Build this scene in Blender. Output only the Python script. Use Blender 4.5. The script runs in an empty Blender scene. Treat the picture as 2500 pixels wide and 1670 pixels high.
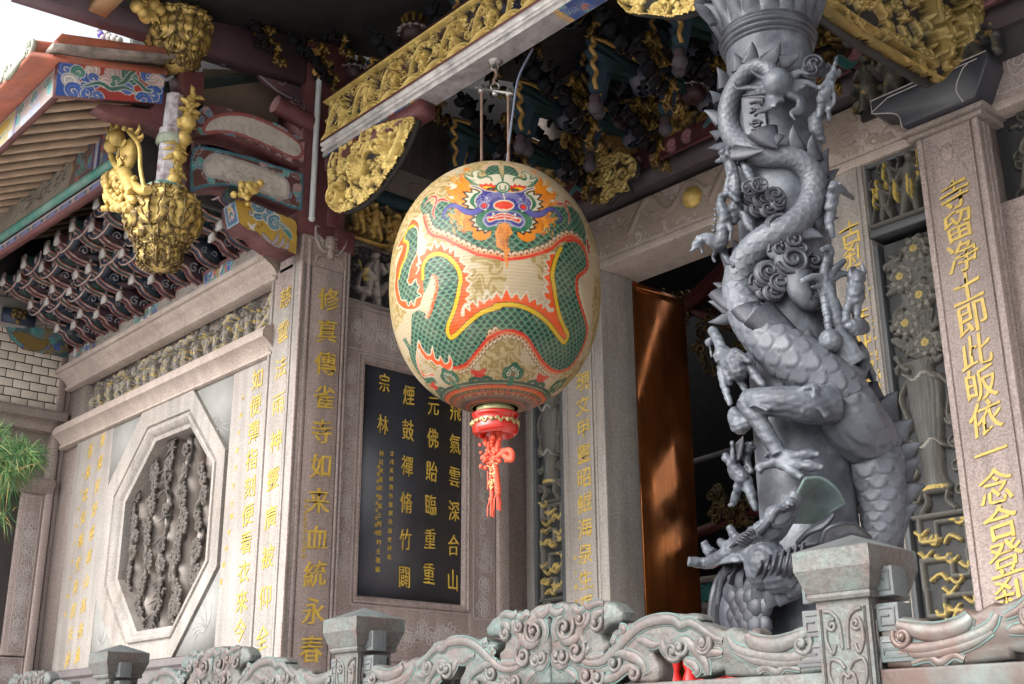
import bpy, math, random
import numpy as np
from mathutils import Vector, Matrix
from mathutils.geometry import tessellate_polygon
S = bpy.context.scene
COL = S.collection
# ------------------------------------------------------------------ camera
H = 1.6                                   # eye height above the courtyard
CXP, CYP, FPX = 1250., 835., 2921.        # the photograph: 2500 x 1670
_v = np.array([-50., -8585., FPX]); _a = np.array([-2770., 1010., FPX])
_Z = _v/np.linalg.norm(_v); _n = _a-(_a@_Z)*_Z; _n /= np.linalg.norm(_n)
_X = -_n; _Y = np.cross(_Z, _X); _Y = _Y if _Y[2] > 0 else -_Y
RC = np.array([_X, _Y, _Z])               # world = RC @ (right, down, forward)
EYE = np.array([0., 0., H])
cam_d = bpy.data.cameras.new('camera'); cam = bpy.data.objects.new('camera', cam_d); COL.objects.link(cam)
cam_d.sensor_width = 36; cam_d.lens = FPX/2500*36; cam_d.clip_end = 500; cam_d.clip_start = .05
_M = Matrix(((RC[0, 0], -RC[0, 1], -RC[0, 2], 0), (RC[1, 0], -RC[1, 1], -RC[1, 2], 0), (RC[2, 0], -RC[2, 1], -RC[2, 2], H), (0, 0, 0, 1)))
cam.matrix_world = _M
S.camera = cam
# ------------------------------------------------------------------ sky, sun, exposure
SUN_EL, SUN_AZ = math.radians(36), math.radians(-10)     # azimuth from -Y towards +X
w = bpy.data.worlds.new('World'); S.world = w; w.use_nodes = True
nt = w.node_tree; sk = nt.nodes.new('ShaderNodeTexSky'); sk.sky_type = 'NISHITA'; sk.sun_disc = False
sk.sun_elevation = SUN_EL; sk.sun_rotation = math.radians(180)-SUN_AZ; sk.altitude = 50; sk.air_density = 1.2; sk.dust_density = 6; sk.ozone_density = .6
hs = nt.nodes.new('ShaderNodeHueSaturation'); hs.inputs['Saturation'].default_value = .22; hs.inputs['Value'].default_value = 1.; nt.links.new(sk.outputs[0], hs.inputs['Color'])
bg = nt.nodes['Background']; nt.links.new(hs.outputs[0], bg.inputs[0]); bg.inputs[1].default_value = .15
sl = bpy.data.lights.new('sun', 'SUN'); so = bpy.data.objects.new('sun', sl); COL.objects.link(so)
sl.energy = .5; sl.angle = math.radians(75); sl.color = (1, .97, .93)
_sd = Vector((math.sin(SUN_AZ)*math.cos(SUN_EL), -math.cos(SUN_AZ)*math.cos(SUN_EL), math.sin(SUN_EL)))
so.rotation_euler = _sd.to_track_quat('Z', 'Y').to_euler(); so.location = _sd*30
S.view_settings.view_transform = 'Standard'; S.view_settings.look = 'None'; S.view_settings.gamma = 1
S.view_settings.exposure = 1.47
S.cycles.max_bounces = 8; S.cycles.diffuse_bounces = 4; S.cycles.caustics_reflective = False; S.cycles.caustics_refractive = False
S.cycles.use_denoising = True
# ------------------------------------------------------------------ rays and planes
def ray(px, py): return RC@np.array([px-CXP, py-CYP, FPX])
class Plane:
    def __init__(s, axis, c):             # 'Y': faces -Y (u=X,v=Z);  'X': faces +X (u=Y,v=Z);  'Z': faces down (u=X, v=-Y)
        s.axis, s.c = axis, c
        if axis == 'Y': s.U, s.V, s.N, s.O = np.array([1., 0, 0]), np.array([0, 0, 1.]), np.array([0, -1., 0]), np.array([0, c, 0.])
        if axis == 'X': s.U, s.V, s.N, s.O = np.array([0, 1., 0]), np.array([0, 0, 1.]), np.array([1., 0, 0]), np.array([c, 0, 0.])
        if axis == 'Z': s.U, s.V, s.N, s.O = np.array([1., 0, 0]), np.array([0, -1., 0]), np.array([0, 0, -1.]), np.array([0, 0, c])
    def at(s, n): return Plane(s.axis, s.c+{'Y': -n, 'X': n, 'Z': -n}[s.axis])
    def px(s, x, y):
        d = ray(x, y); i = 'XYZ'.index(s.axis); return EYE+d*((s.c-EYE[i])/d[i])
    def uv(s, x, y):
        p = s.px(x, y)-s.O; return np.array([p@s.U, p@s.V])
    def uvs(s, pts): return np.array([s.uv(*p) for p in pts])
    def pt(s, u, v, n=0): return s.O+np.multiply.outer(np.asarray(u, float), s.U)+np.multiply.outer(np.asarray(v, float), s.V)+np.multiply.outer(np.asarray(n, float), s.N)
class FPlane(Plane):                      # a free plane: origin and two axes
    def __init__(s, O, U, V):
        s.O = np.array(O, float); s.U = np.array(U, float); s.U /= np.linalg.norm(s.U)
        V = np.array(V, float); V -= (V@s.U)*s.U; s.V = V/np.linalg.norm(V); s.N = np.cross(s.U, s.V)
    def at(s, n): return FPlane(s.O+s.N*n, s.U, s.V)
    def px(s, x, y):
        d = ray(x, y); return EYE+d*(((s.O-EYE)@s.N)/(d@s.N))
def proj(P):
    c = RC.T@(np.asarray(P, float)-EYE); return CXP+FPX*c[0]/c[2], CYP+FPX*c[1]/c[2]
def cr(pts, n=6, closed=False):           # Catmull-Rom through the points
    P = np.asarray(pts, float); N = len(P)
    if closed: P = np.vstack([P[-1], P, P[0], P[1]])
    else: P = np.vstack([2*P[0]-P[1], P, 2*P[-1]-P[-2]])
    out = []; t = np.linspace(0, 1, n, endpoint=False)[:, None]
    for i in range(1, len(P)-2):
        a, b, c, d = P[i-1], P[i], P[i+1], P[i+2]
        out.append(.5*((2*b)+(c-a)*t+(2*a-5*b+4*c-d)*t*t+(3*b-a-3*c+d)*t**3))
    out = np.vstack(out)
    return out if closed else np.vstack([out, P[-2]])
def spiral(c, r, turns=1.4, a0=0, sgn=1, n=22, r1=.12):
    t = np.linspace(0, 1, n); a = a0+sgn*t*turns*2*math.pi; rr = r*(1-t*(1-r1))
    return np.stack([c[0]+rr*np.cos(a), c[1]+rr*np.sin(a)], 1)
# ------------------------------------------------------------------ mesh builder
class MB:
    def __init__(s): s.V, s.I, s.T, s.C, s.n, s.hc = [], [], [], [], 0, False
    def add(s, v, f, col=None):
        v = np.asarray(v, float).reshape(-1, 3)
        if isinstance(f, np.ndarray):
            s.I.append((f+s.n).ravel()); s.T.append(np.full(len(f), f.shape[1]))
        else:
            s.I.append(np.array([i for q in f for i in q], int)+s.n); s.T.append(np.array([len(q) for q in f], int))
        s.V.append(v); s.n += len(v)
        if col is None: col = np.ones((len(v), 3))
        else: s.hc = True; col = np.broadcast_to(np.asarray(col, float), (len(v), 3))
        s.C.append(col); return s
    def grid(s, P, col=None, wu=False, wv=False, keep=None):   # P: (m,n,3)
        m, n = P.shape[:2]; i = np.arange(m*n).reshape(m, n)
        a = i if not wu else np.vstack([i, i[:1]])
        if wv: a = np.hstack([a, a[:, :1]])
        f = np.stack([a[:-1, :-1], a[1:, :-1], a[1:, 1:], a[:-1, 1:]], -1).reshape(-1, 4)
        if keep is not None:
            f = f[keep.ravel()]
        return s.add(P.reshape(-1, 3), f, None if col is None else np.asarray(col).reshape(-1, 3) if np.ndim(col) > 1 else col)
    def box(s, c, d, ax=None, col=None):
        c = np.asarray(c, float); A = np.eye(3) if ax is None else np.asarray(ax, float)
        q = np.array([[x, y, z] for x in (-1, 1) for y in (-1, 1) for z in (-1, 1)])*.5*np.asarray(d, float)
        return s.add(c+q@A, [[0, 1, 3, 2], [4, 6, 7, 5], [0, 4, 5, 1], [2, 3, 7, 6], [0, 2, 6, 4], [1, 5, 7, 3]], col)
    def box2(s, a, b, col=None): a = np.asarray(a, float); b = np.asarray(b, float); return s.box((a+b)/2, np.abs(b-a), None, col)
    def pbox(s, p, u0, u1, v0, v1, n0, n1, bev=0, col=None):   # a block lying on plane p
        return s.prism(p, [(u0, v0), (u1, v0), (u1, v1), (u0, v1)], n0, n1, bev, col)
    def prism(s, p, q, n0, n1, bev=0, col=None, back=True, bev2=None):
        q = np.asarray(q, float); k = len(q)
        x, y = q[:, 0], q[:, 1]
        if (x*np.roll(y, -1)-np.roll(x, -1)*y).sum() < 0: q = q[::-1]
        rings = [(q, n0)]
        if bev:
            e = np.roll(q, -1, 0)-q; e /= np.maximum(np.linalg.norm(e, axis=1), 1e-9)[:, None]
            nr = np.stack([-e[:, 1], e[:, 0]], 1); b = nr+np.roll(nr, 1, 0); b /= np.maximum((b*b).sum(1), .6)[:, None]/2
            bz = bev2 or bev
            for t in (0, .5, 1): rings.append((q+b*bev*(1-math.cos(t*math.pi/2)), n1-bz*(1-math.sin(t*math.pi/2))))
        else: rings.append((q, n1))
        P = np.array([p.pt(r[:, 0], r[:, 1], np.full(k, n)) for r, n in rings])
        m = len(rings); i = np.arange(m*k).reshape(m, k); f = []
        for a in range(m-1):
            for b in range(k): f.append([i[a, b], i[a, (b+1) % k], i[a+1, (b+1) % k], i[a+1, b]])
        base = 0
        for rr, fl in ((m-1, 0), (0, 1)):
            if fl and not back: continue
            for t in tessellate_polygon([[Vector((float(a), float(b), 0)) for a, b in rings[rr][0]]]):
                t = [int(i[rr, z]) for z in t]; A, B, C = [rings[rr][0][z-rr*k] for z in t]
                cz = (B[0]-A[0])*(C[1]-A[1])-(B[1]-A[1])*(C[0]-A[0])
                if (cz > 0) == bool(fl): t = t[::-1]
                f.append(t)
        return s.add(P.reshape(-1, 3), f, col)
    def tube(s, P, r, k=8, col=None, flat=1., up=None, caps=True):
        P = np.asarray(P, float); n = len(P); r = np.broadcast_to(np.asarray(r, float), (n,))
        T = np.gradient(P, axis=0); T /= np.maximum(np.linalg.norm(T, axis=1), 1e-9)[:, None]
        u = np.asarray(up if up is not None else (0.31, -.52, .8), float); A = np.zeros_like(P)
        for i in range(n):
            b = u-(u@T[i])*T[i]; L = np.linalg.norm(b)
            if L < 1e-4: b = np.cross(T[i], (1, 0, 0.)); L = np.linalg.norm(b)
            A[i] = b/L
            if up is None: u = A[i]
        B = np.cross(T, A); t = np.linspace(0, 2*math.pi, k, endpoint=False)
        Q = P[:, None]+r[:, None, None]*(np.cos(t)[None, :, None]*A[:, None]*flat+np.sin(t)[None, :, None]*B[:, None])
        s.grid(Q, col, wv=True)
        if caps:
            for e in (0, n-1):
                if r[e] > 1e-4: s.add(Q[e], [list(range(k))[::(-1 if e else 1)]], col)
        return s
    def lathe(s, c, prof, k=32, ax=None, col=None, a0=0, a1=None):      # prof: (radius, height)
        pr = np.asarray(prof, float); A = np.eye(3) if ax is None else np.asarray(ax, float)
        t = np.linspace(0, 2*math.pi, k, endpoint=False)
        Q = np.stack([pr[:, :1]*np.cos(t), pr[:, :1]*np.sin(t), np.repeat(pr[:, 1:], k, 1)], -1)@A+np.asarray(c, float)
        return s.grid(Q, col, wv=True)
    def ball(s, c, r, k=10, ax=None, col=None):
        t = np.linspace(-math.pi/2, math.pi/2, max(5, k*2//3)); p = np.stack([np.cos(t), np.sin(t)], 1); p[0, 0] = p[-1, 0] = 1e-3
        q = np.linspace(0, 2*math.pi, k, endpoint=False)
        Q = np.stack([p[:, :1]*np.cos(q), p[:, :1]*np.sin(q), np.repeat(p[:, 1:], k, 1)], -1)*np.asarray(r, float)
        if ax is not None: Q = Q@np.asarray(ax, float)
        return s.grid(Q+np.asarray(c, float), col, wv=True)
    def mould(s, p, u0, u1, prof, col=None):                            # prof: (n, v) polyline swept along u, closed behind
        pr = np.asarray(prof, float)
        Q = np.array([p.pt(np.full(len(pr), u), pr[:, 1], pr[:, 0]) for u in (u0, u1)]); k = len(pr)
        i = np.arange(2*k).reshape(2, k); f = [[i[0, b], i[1, b], i[1, (b+1) % k], i[0, (b+1) % k]] for b in range(k)]
        for e, fl in ((0, 0), (1, 1)):
            for t in tessellate_polygon([[Vector((float(a), float(b), 0)) for a, b in pr]]): f.append([int(i[e, z]) for z in (t if fl else t[::-1])])
        return s.add(Q.reshape(-1, 3), f, col)
    def build(s, name, mat, parent=None, smooth=False, org=None, ang=None):
        V = np.vstack(s.V); o0 = np.zeros(3)
        me = bpy.data.meshes.new(name)
        if parent is not None: o0 = np.array(WLOC.get(parent.name, (0, 0, 0)))
        elif org is not None: o0 = np.asarray(org, float)
        else: o0 = np.array([V[:, 0].mean(), V[:, 1].mean(), V[:, 2].min()])
        V = V-o0; I = np.concatenate(s.I); T = np.concatenate(s.T)
        me.vertices.add(len(V)); me.vertices.foreach_set('co', V.ravel())
        me.loops.add(len(I)); me.loops.foreach_set('vertex_index', I.astype(np.int32))
        me.polygons.add(len(T)); me.polygons.foreach_set('loop_start', np.concatenate([[0], np.cumsum(T)[:-1]]).astype(np.int32))
        me.polygons.foreach_set('loop_total', T.astype(np.int32))
        me.update(calc_edges=True); me.validate()
        if s.hc:
            a = me.color_attributes.new('Col', 'FLOAT_COLOR', 'POINT'); C = np.vstack(s.C); a.data.foreach_set('color', np.hstack([C, np.ones((len(C), 1))]).ravel())
        if smooth: me.polygons.foreach_set('use_smooth', np.ones(len(me.polygons), bool))
        if ang is not None:
            me.polygons.foreach_set('use_smooth', np.ones(len(me.polygons), bool)); me.set_sharp_from_angle(angle=math.radians(ang))
        me.materials.append(mat)
        o = bpy.data.objects.new(name, me); COL.objects.link(o)
        if parent is not None: o.parent = parent; WLOC[o.name] = o0
        else: o.location = o0; WLOC[o.name] = o0
        return o
WLOC = {}
def tag(o, label=None, cat=None, group=None, kind=None):
    if label: o['label'] = label
    if cat: o['category'] = cat
    if group: o['group'] = group
    if kind: o['kind'] = kind
    return o
def thing(name, loc, label, cat, group=None):
    o = bpy.data.objects.new(name, None); COL.objects.link(o); o.location = [float(x) for x in loc]; o.empty_display_size = .1
    WLOC[o.name] = np.array(loc, float); return tag(o, label, cat, group)
def clone(o, loc, label=None, parent=None):
    c = o.copy(); COL.objects.link(c)
    if parent is None: c.location = [float(x) for x in loc]
    else: c.parent = parent
    if label: c['label'] = label
    for ch in list(o.children): clone(ch, None, None, c)
    return c
def fuse(o, vox=.006, it=2):               # melt a sculpture's pieces into one skin
    m = o.modifiers.new('r', 'REMESH'); m.mode = 'VOXEL'; m.voxel_size = vox; m.use_smooth_shade = True
    if it: q = o.modifiers.new('s', 'SMOOTH'); q.iterations = it; q.factor = .5
    dg = bpy.context.evaluated_depsgraph_get(); dg.update(); me = bpy.data.meshes.new_from_object(o.evaluated_get(dg))
    o.modifiers.clear(); old = o.data; nm = old.name; o.data = me; bpy.data.meshes.remove(old); me.name = nm
    return o
# ------------------------------------------------------------------ materials
def mat(name, col=None, rough=.6, metal=0., var=.15, vs=3., speck=0., sps=180., bump=.1, bs=40., attr=False, tint=None, tamt=.5, ts=2., spec=.5, crev=None, streak=0., coat=0., bd=.01):
    m = bpy.data.materials.new(name); m.use_nodes = True; nt = m.node_tree; N, L = nt.nodes, nt.links
    b = N['Principled BSDF']; b.inputs['Roughness'].default_value = rough; b.inputs['Metallic'].default_value = metal; b.inputs['Specular IOR Level'].default_value = spec
    if coat: b.inputs['Coat Weight'].default_value = coat; b.inputs['Coat Roughness'].default_value = .12
    tc = N.new('ShaderNodeTexCoord').outputs['Object']
    def noise(sc, det=4, rg=.6, vec=tc):
        n = N.new('ShaderNodeTexNoise'); n.inputs['Scale'].default_value = sc; n.inputs['Detail'].default_value = det; n.inputs['Roughness'].default_value = rg; L.new(vec, n.inputs['Vector']); return n.outputs['Fac']
    def ramp(fac, a, c, lo=0., hi=1.):
        r = N.new('ShaderNodeMapRange'); r.inputs[1].default_value = lo; r.inputs[2].default_value = hi; r.inputs[3].default_value = a; r.inputs[4].default_value = c; L.new(fac, r.inputs[0]); return r.outputs[0]
    def mix(a, c, fac, mode='MIX'):
        x = N.new('ShaderNodeMix'); x.data_type = 'RGBA'; x.blend_type = mode
        for s, val in ((0, fac), (6, a), (7, c)):
            if hasattr(val, 'is_linked') or isinstance(val, bpy.types.NodeSocket): L.new(val, x.inputs[s])
            else: x.inputs[s].default_value = val if s == 0 else (*val, 1) if len(val) == 3 else val
        return x.outputs[2]
    if attr:
        at = N.new('ShaderNodeAttribute'); at.attribute_name = 'Col'; c = at.outputs['Color']
        if col is not None: c = mix(c, col, 1., 'MULTIPLY')
    else: c = mix(col, col, 0.)
    if tint is not None: c = mix(c, tint, ramp(noise(ts, 6, .65), 0, tamt, .42, .68))
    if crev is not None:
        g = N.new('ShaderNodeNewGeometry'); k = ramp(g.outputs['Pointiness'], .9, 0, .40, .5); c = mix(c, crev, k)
    if var:
        n = noise(vs, 5); v = N.new('ShaderNodeCombineColor'); q = ramp(n, 1-var, 1+var, .3, .7)
        for i in range(3): L.new(q, v.inputs[i])
        c = mix(c, v.outputs[0], 1., 'MULTIPLY')
    if streak:
        mp = N.new('ShaderNodeMapping'); mp.inputs['Scale'].default_value = (1, 1, .06); L.new(tc, mp.inputs[0])
        q = ramp(noise(9., 4, .6, mp.outputs[0]), 1-streak, 1+streak*.4, .35, .6); v = N.new('ShaderNodeCombineColor')
        for i in range(3): L.new(q, v.inputs[i])
        c = mix(c, v.outputs[0], 1., 'MULTIPLY')
    if speck:
        q = ramp(noise(sps, 2, .5), 1-speck, 1+speck, .35, .65); v = N.new('ShaderNodeCombineColor')
        for i in range(3): L.new(q, v.inputs[i])
        c = mix(c, v.outputs[0], 1., 'MULTIPLY')
    L.new(c, b.inputs['Base Color'])
    if bump:
        bp = N.new('ShaderNodeBump'); bp.inputs['Strength'].default_value = bump; bp.inputs['Distance'].default_value = bd; L.new(noise(bs, 5), bp.inputs['Height']); L.new(bp.outputs[0], b.inputs['Normal'])
    rr = ramp(noise(vs*2.3, 3), max(0, rough-.08), min(1, rough+.1), .3, .7); L.new(rr, b.inputs['Roughness'])
    return m
M = {}
M['granite'] = mat('pale granite', (.29, .27, .253), .75, var=.15, vs=1.6, speck=.16, sps=75, bump=.15, bs=110, tint=(.27, .22, .19), tamt=.55, ts=1.2, streak=.2)
M['pink'] = mat('pink granite', (.325, .265, .25), .7, var=.17, vs=1.3, speck=.24, sps=80, bump=.12, bs=160, tint=(.24, .19, .17), tamt=.7, ts=1.1, streak=.2)
M['tan'] = mat('tan granite', (.40, .335, .30), .75, var=.12, vs=1.6, speck=.17, sps=75, bump=.12, bs=140, tint=(.25, .19, .16), tamt=.55, ts=2., streak=.1)
M['brown'] = mat('brown granite', (.24, .20, .185), .7, var=.12, vs=1.5, speck=.24, sps=80, bump=.12, bs=150, tint=(.16, .12, .1), tamt=.6, ts=1.5, streak=.1)
M['slate'] = mat('grey green stone', (.255, .255, .245), .7, var=.12, vs=4, speck=.06, bump=.1, bs=120)
M['relief'] = mat('carved stone', None, .6, var=.1, vs=6, bump=.12, bs=150, attr=True)
M['black'] = mat('black stone', (.034, .036, .046), .4, var=.2, vs=2, speck=.12, bump=.02, bs=120)
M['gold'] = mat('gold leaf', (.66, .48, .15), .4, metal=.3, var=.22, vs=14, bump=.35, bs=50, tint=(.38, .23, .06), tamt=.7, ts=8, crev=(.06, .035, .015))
M['gold2'] = mat('gilt leafwork', (.58, .42, .13), .42, metal=.25, var=.25, vs=14, bump=.3, bs=50, tint=(.30, .18, .05), tamt=.7, ts=9)
M['goldpaint'] = mat('gold paint', (.56, .385, .07), .45, metal=.0, var=.15, vs=20, bump=.05)
M['goldcol'] = mat('carved gold', None, .38, metal=.28, var=.2, vs=14, bump=.22, bs=70, attr=True, tint=(.38, .23, .06), tamt=.5, ts=6)
M['maroon'] = mat('maroon lacquer', (.105, .032, .036), .55, var=.22, vs=3, bump=.12, bs=30, tint=(.17, .085, .08), tamt=.4, ts=9)
M['paint'] = mat('painted wood', None, .6, var=.14, vs=5, bump=.08, bs=60, attr=True, tint=(.10, .085, .08), tamt=.35, ts=7)
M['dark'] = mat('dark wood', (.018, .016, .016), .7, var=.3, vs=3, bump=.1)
M['white'] = mat('weathered white', (.55, .53, .52), .7, var=.2, vs=5, bump=.08, tint=(.2, .19, .2), tamt=.7, ts=8)
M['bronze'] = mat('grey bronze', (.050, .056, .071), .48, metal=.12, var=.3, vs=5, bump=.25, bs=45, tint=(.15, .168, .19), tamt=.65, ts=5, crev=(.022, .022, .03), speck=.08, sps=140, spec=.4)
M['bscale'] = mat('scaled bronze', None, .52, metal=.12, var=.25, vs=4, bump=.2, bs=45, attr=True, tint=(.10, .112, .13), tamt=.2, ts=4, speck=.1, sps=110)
M['verd'] = mat('verdigris bronze', (.098, .078, .072), .55, metal=.1, var=.25, vs=6, bump=.45, bs=60, speck=.16, sps=85, tint=(.095, .135, .128), tamt=1., ts=5)
M['verdg'] = mat('green patina', (.095, .115, .117), .6, metal=.1, var=.2, vs=7, bump=.3, bs=50, tint=(.12, .105, .11), tamt=.9, ts=5)
HB = (4.03, 4.45, 5.1, 5.95)                # heights of added, unseen rear-wall slots, set for bright bands on the door
# ------------------------------------------------------------------ canvas: painted colour and carved height
class Cv:
    def __init__(s, u0, u1, v0, v1, res, bg=(1, 1, 1)):
        s.u0, s.v0, s.res = u0, v0, res; s.W = max(2, int(round((u1-u0)/res))); s.Hh = max(2, int(round((v1-v0)/res))); s.u1 = u0+s.W*res; s.v1 = v0+s.Hh*res
        s.c = np.ones((s.Hh, s.W, 3))*np.asarray(bg, float); s.h = np.zeros((s.Hh, s.W))
        s.X = u0+(np.arange(s.W)+.5)*res; s.Y = v0+(np.arange(s.Hh)+.5)*res
    def bb(s, lo, hi, pad=0):
        i0 = max(0, int((lo[0]-pad-s.u0)/s.res)); i1 = min(s.W, int((hi[0]+pad-s.u0)/s.res)+2)
        j0 = max(0, int((lo[1]-pad-s.v0)/s.res)); j1 = min(s.Hh, int((hi[1]+pad-s.v0)/s.res)+2)
        return (i0, i1, j0, j1) if i1 > i0 and j1 > j0 else None
    def mask(s, q):
        q = np.asarray(q, float); b = s.bb(q.min(0), q.max(0))
        if b is None: return None
        i0, i1, j0, j1 = b; X = s.X[i0:i1][None]; m = np.zeros((j1-j0, i1-i0), bool); Y = s.Y[j0:j1][:, None]
        for (x0, y0), (x1, y1) in zip(q, np.roll(q, -1, 0)):
            if y0 == y1: continue
            r = ((Y > min(y0, y1)) & (Y <= max(y0, y1)))[:, 0]
            if not r.any(): continue
            xs = x0+(Y[r]-y0)*(x1-x0)/(y1-y0); m[r] ^= X < xs
        return b, m
    def poly(s, q, col=None, h=None, edge=None, ec=None):
        r = s.mask(q)
        if r:
            (i0, i1, j0, j1), m = r
            if col is not None: s.c[j0:j1, i0:i1][m] = col
            if h is not None: s.h[j0:j1, i0:i1][m] = np.maximum(s.h[j0:j1, i0:i1][m], h) if h > 0 else h
        if edge: s.stroke(np.vstack([q, q[:1]]), edge, ec)
    def stroke(s, P, wd, col=None, h=None, mode='max'):      # wd: half width, scalar or per point
        P = np.asarray(P, float); n = len(P); wd = np.broadcast_to(np.asarray(wd, float), (n,))
        b = s.bb(P.min(0), P.max(0), wd.max())
        if b is None: return
        i0, i1, j0, j1 = b; best = np.full((j1-j0, i1-i0), 9.)
        for a in range(n-1):
            lo = np.minimum(P[a], P[a+1]); hi = np.maximum(P[a], P[a+1]); bb = s.bb(lo, hi, max(wd[a], wd[a+1]))
            if bb is None: continue
            k0, k1, l0, l1 = bb; X = s.X[k0:k1][None]-P[a, 0]; Y = s.Y[l0:l1][:, None]-P[a, 1]; d = P[a+1]-P[a]; L2 = max(d@d, 1e-12)
            t = np.clip((X*d[0]+Y*d[1])/L2, 0, 1); D = np.hypot(X-t*d[0], Y-t*d[1])/np.maximum(wd[a]+(wd[a+1]-wd[a])*t, 1e-6)
            v = best[l0-j0:l1-j0, k0-i0:k1-i0]; np.minimum(v, D, out=v)
        m = best < 1
        if col is not None: s.c[j0:j1, i0:i1][m] = col
        if h is not None:
            hh = h*np.sqrt(np.clip(1-best**2, 0, 1)); v = s.h[j0:j1, i0:i1]
            if mode == 'max': np.maximum(v, np.where(m, hh, -9), out=v)
            else: v += np.where(m, hh, 0)
    def dot(s, x, y, r, col=None, h=None): s.stroke(np.array([[x, y], [x+1e-5, y]]), r, col, h)
    def at(s, U, V, A):
        i = np.clip(((U-s.u0)/s.res).astype(int), 0, s.W-1); j = np.clip(((V-s.v0)/s.res).astype(int), 0, s.Hh-1); return A[j, i]
    def blur(s, A, k=1):
        for _ in range(k):
            B = np.pad(A, [(1, 1), (1, 1)]+[(0, 0)]*(A.ndim-2), mode='edge'); A = (B[:-2, 1:-1]+B[2:, 1:-1]+B[1:-1, :-2]+B[1:-1, 2:]+2*B[1:-1, 1:-1])/6
        return A
    def sheet(s, mb, p, step, n0=0, amp=1., clip=None, colfn=None, soft=1, hole=None):   # lay the canvas on plane p as a dense sheet
        nu = max(2, int((s.u1-s.u0)/step)+1); nv = max(2, int((s.v1-s.v0)/step)+1)
        U, V = np.meshgrid(np.linspace(s.u0, s.u1, nu), np.linspace(s.v0, s.v1, nv)); hh = s.at(U, V, s.blur(s.h, soft)); cc = s.at(U, V, s.blur(s.c, soft))
        if colfn is not None: cc = colfn(hh, cc)
        P = p.pt(U, V, n0+hh*amp); keep = None
        if clip is not None:
            m = np.zeros(s.h.shape, bool); r = s.mask(clip)
            if r: (i0, i1, j0, j1), q = r; m[j0:j1, i0:i1] = q
            k = s.at(U, V, m); keep = k[:-1, :-1] | k[1:, 1:] | k[1:, :-1] | k[:-1, 1:]
        if hole is not None:
            k = s.at(U, V, s.h) < hole; kk = ~(k[:-1, :-1] & k[1:, 1:]); keep = kk if keep is None else keep & kk
        mb.grid(P, cc, keep=keep); return mb
def carve(cv, rnd, n, size, kinds='sflfbc', hmax=.03, region=None):   # fill with scrolls, leaves, flowers, figures, birds, clouds
    W = cv.u1-cv.u0; Hh = cv.v1-cv.v0
    for i in range(n):
        x = cv.u0+rnd.random()*W; y = cv.v0+rnd.random()*Hh; k = rnd.choice(kinds); z = size*rnd.uniform(.6, 1.2); a = rnd.uniform(0, 6.28); h = hmax*rnd.uniform(.55, 1)
        if region is not None and not region(x, y): continue
        if k == 's': cv.stroke(spiral((x, y), z*.55, 1.5, a, rnd.choice((-1, 1)), 18), np.linspace(z*.13, z*.06, 18), h=h)
        elif k == 'l':
            for q in range(3):
                b = a+(q-1)*.7; P = np.array([[x, y], [x+z*.45*math.cos(b), y+z*.45*math.sin(b)], [x+z*.8*math.cos(b+.3), y+z*.8*math.sin(b+.3)]]); cv.stroke(cr(P, 4), np.concatenate([np.linspace(z*.06, z*.17, 4), np.linspace(z*.16, .001, 5)]), h=h*.8)
        elif k == 'f':
            for q in range(6): cv.dot(x+z*.3*math.cos(q*1.047+a), y+z*.3*math.sin(q*1.047+a), z*.22, h=h*.75)
            cv.dot(x, y, z*.17, h=h)
        elif k == 'b':
            t = np.linspace(0, 1, 7); P = np.stack([x+z*(t-.5)*1.6*math.cos(a)+z*.35*np.sin(t*6)*math.sin(a), y+z*(t-.5)*1.6*math.sin(a)-z*.35*np.sin(t*6)*math.cos(a)], 1); cv.stroke(cr(P, 3), np.concatenate([np.linspace(z*.05, z*.13, 9), np.linspace(z*.12, z*.03, 10)]), h=h)
        elif k == 'c':
            for q in range(4): cv.dot(x+z*.28*(q-1.5), y+z*.12*math.sin(q*2.+a), z*.24, h=h*.7)
        elif k == 'p': person(cv, x, y-z*.5, z*1.5, h*1.15, rnd)
def edges(cv, base, lite, dark, gold=None, lo=.012, k=1.):                        # carved stone: steep flanks blend to a second tone, hollows take a third
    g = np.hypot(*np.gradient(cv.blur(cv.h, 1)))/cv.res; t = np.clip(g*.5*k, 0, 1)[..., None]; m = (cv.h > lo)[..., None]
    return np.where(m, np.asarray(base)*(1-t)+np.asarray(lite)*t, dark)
def person(cv, x, y, z, h, rnd):                                        # a small carved figure in low relief, feet at (x, y)
    l = rnd.uniform(-.12, .12)*z
    cv.stroke([(x-.1*z, y), (x-.05*z+l*.4, y+.42*z)], [.075*z, .1*z], h=h*.8); cv.stroke([(x+.13*z, y), (x+.05*z+l*.4, y+.42*z)], [.075*z, .1*z], h=h*.8)
    cv.stroke([(x+l*.4, y+.38*z), (x+l, y+.72*z)], [.15*z, .12*z], h=h); cv.dot(x+l*1.2, y+.88*z, .095*z, h=h*1.05)
    sx = rnd.choice((-1, 1))
    cv.stroke(cr([(x+l+.1*z*sx, y+.7*z), (x+l+.24*z*sx, y+.55*z), (x+l+.3*z*sx, y+.75*z)], 3), .05*z, h=h)
    cv.stroke(cr([(x+l-.1*z*sx, y+.7*z), (x+l-.22*z*sx, y+.52*z), (x+l-.1*z*sx, y+.4*z)], 3), .05*z, h=h)
    if rnd.random() < .7: cv.stroke([(x+l+.3*z*sx-.2*z*sx, y+.1*z), (x+l+.34*z*sx, y+1.15*z)], .022*z, h=h)
    cv.stroke(cr([(x+l-.1*z, y+.66*z), (x-.3*z*sx, y+.4*z), (x-.36*z*sx, y+.1*z)], 3), [.03*z]*6+[.06*z], h=h*.6)
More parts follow.
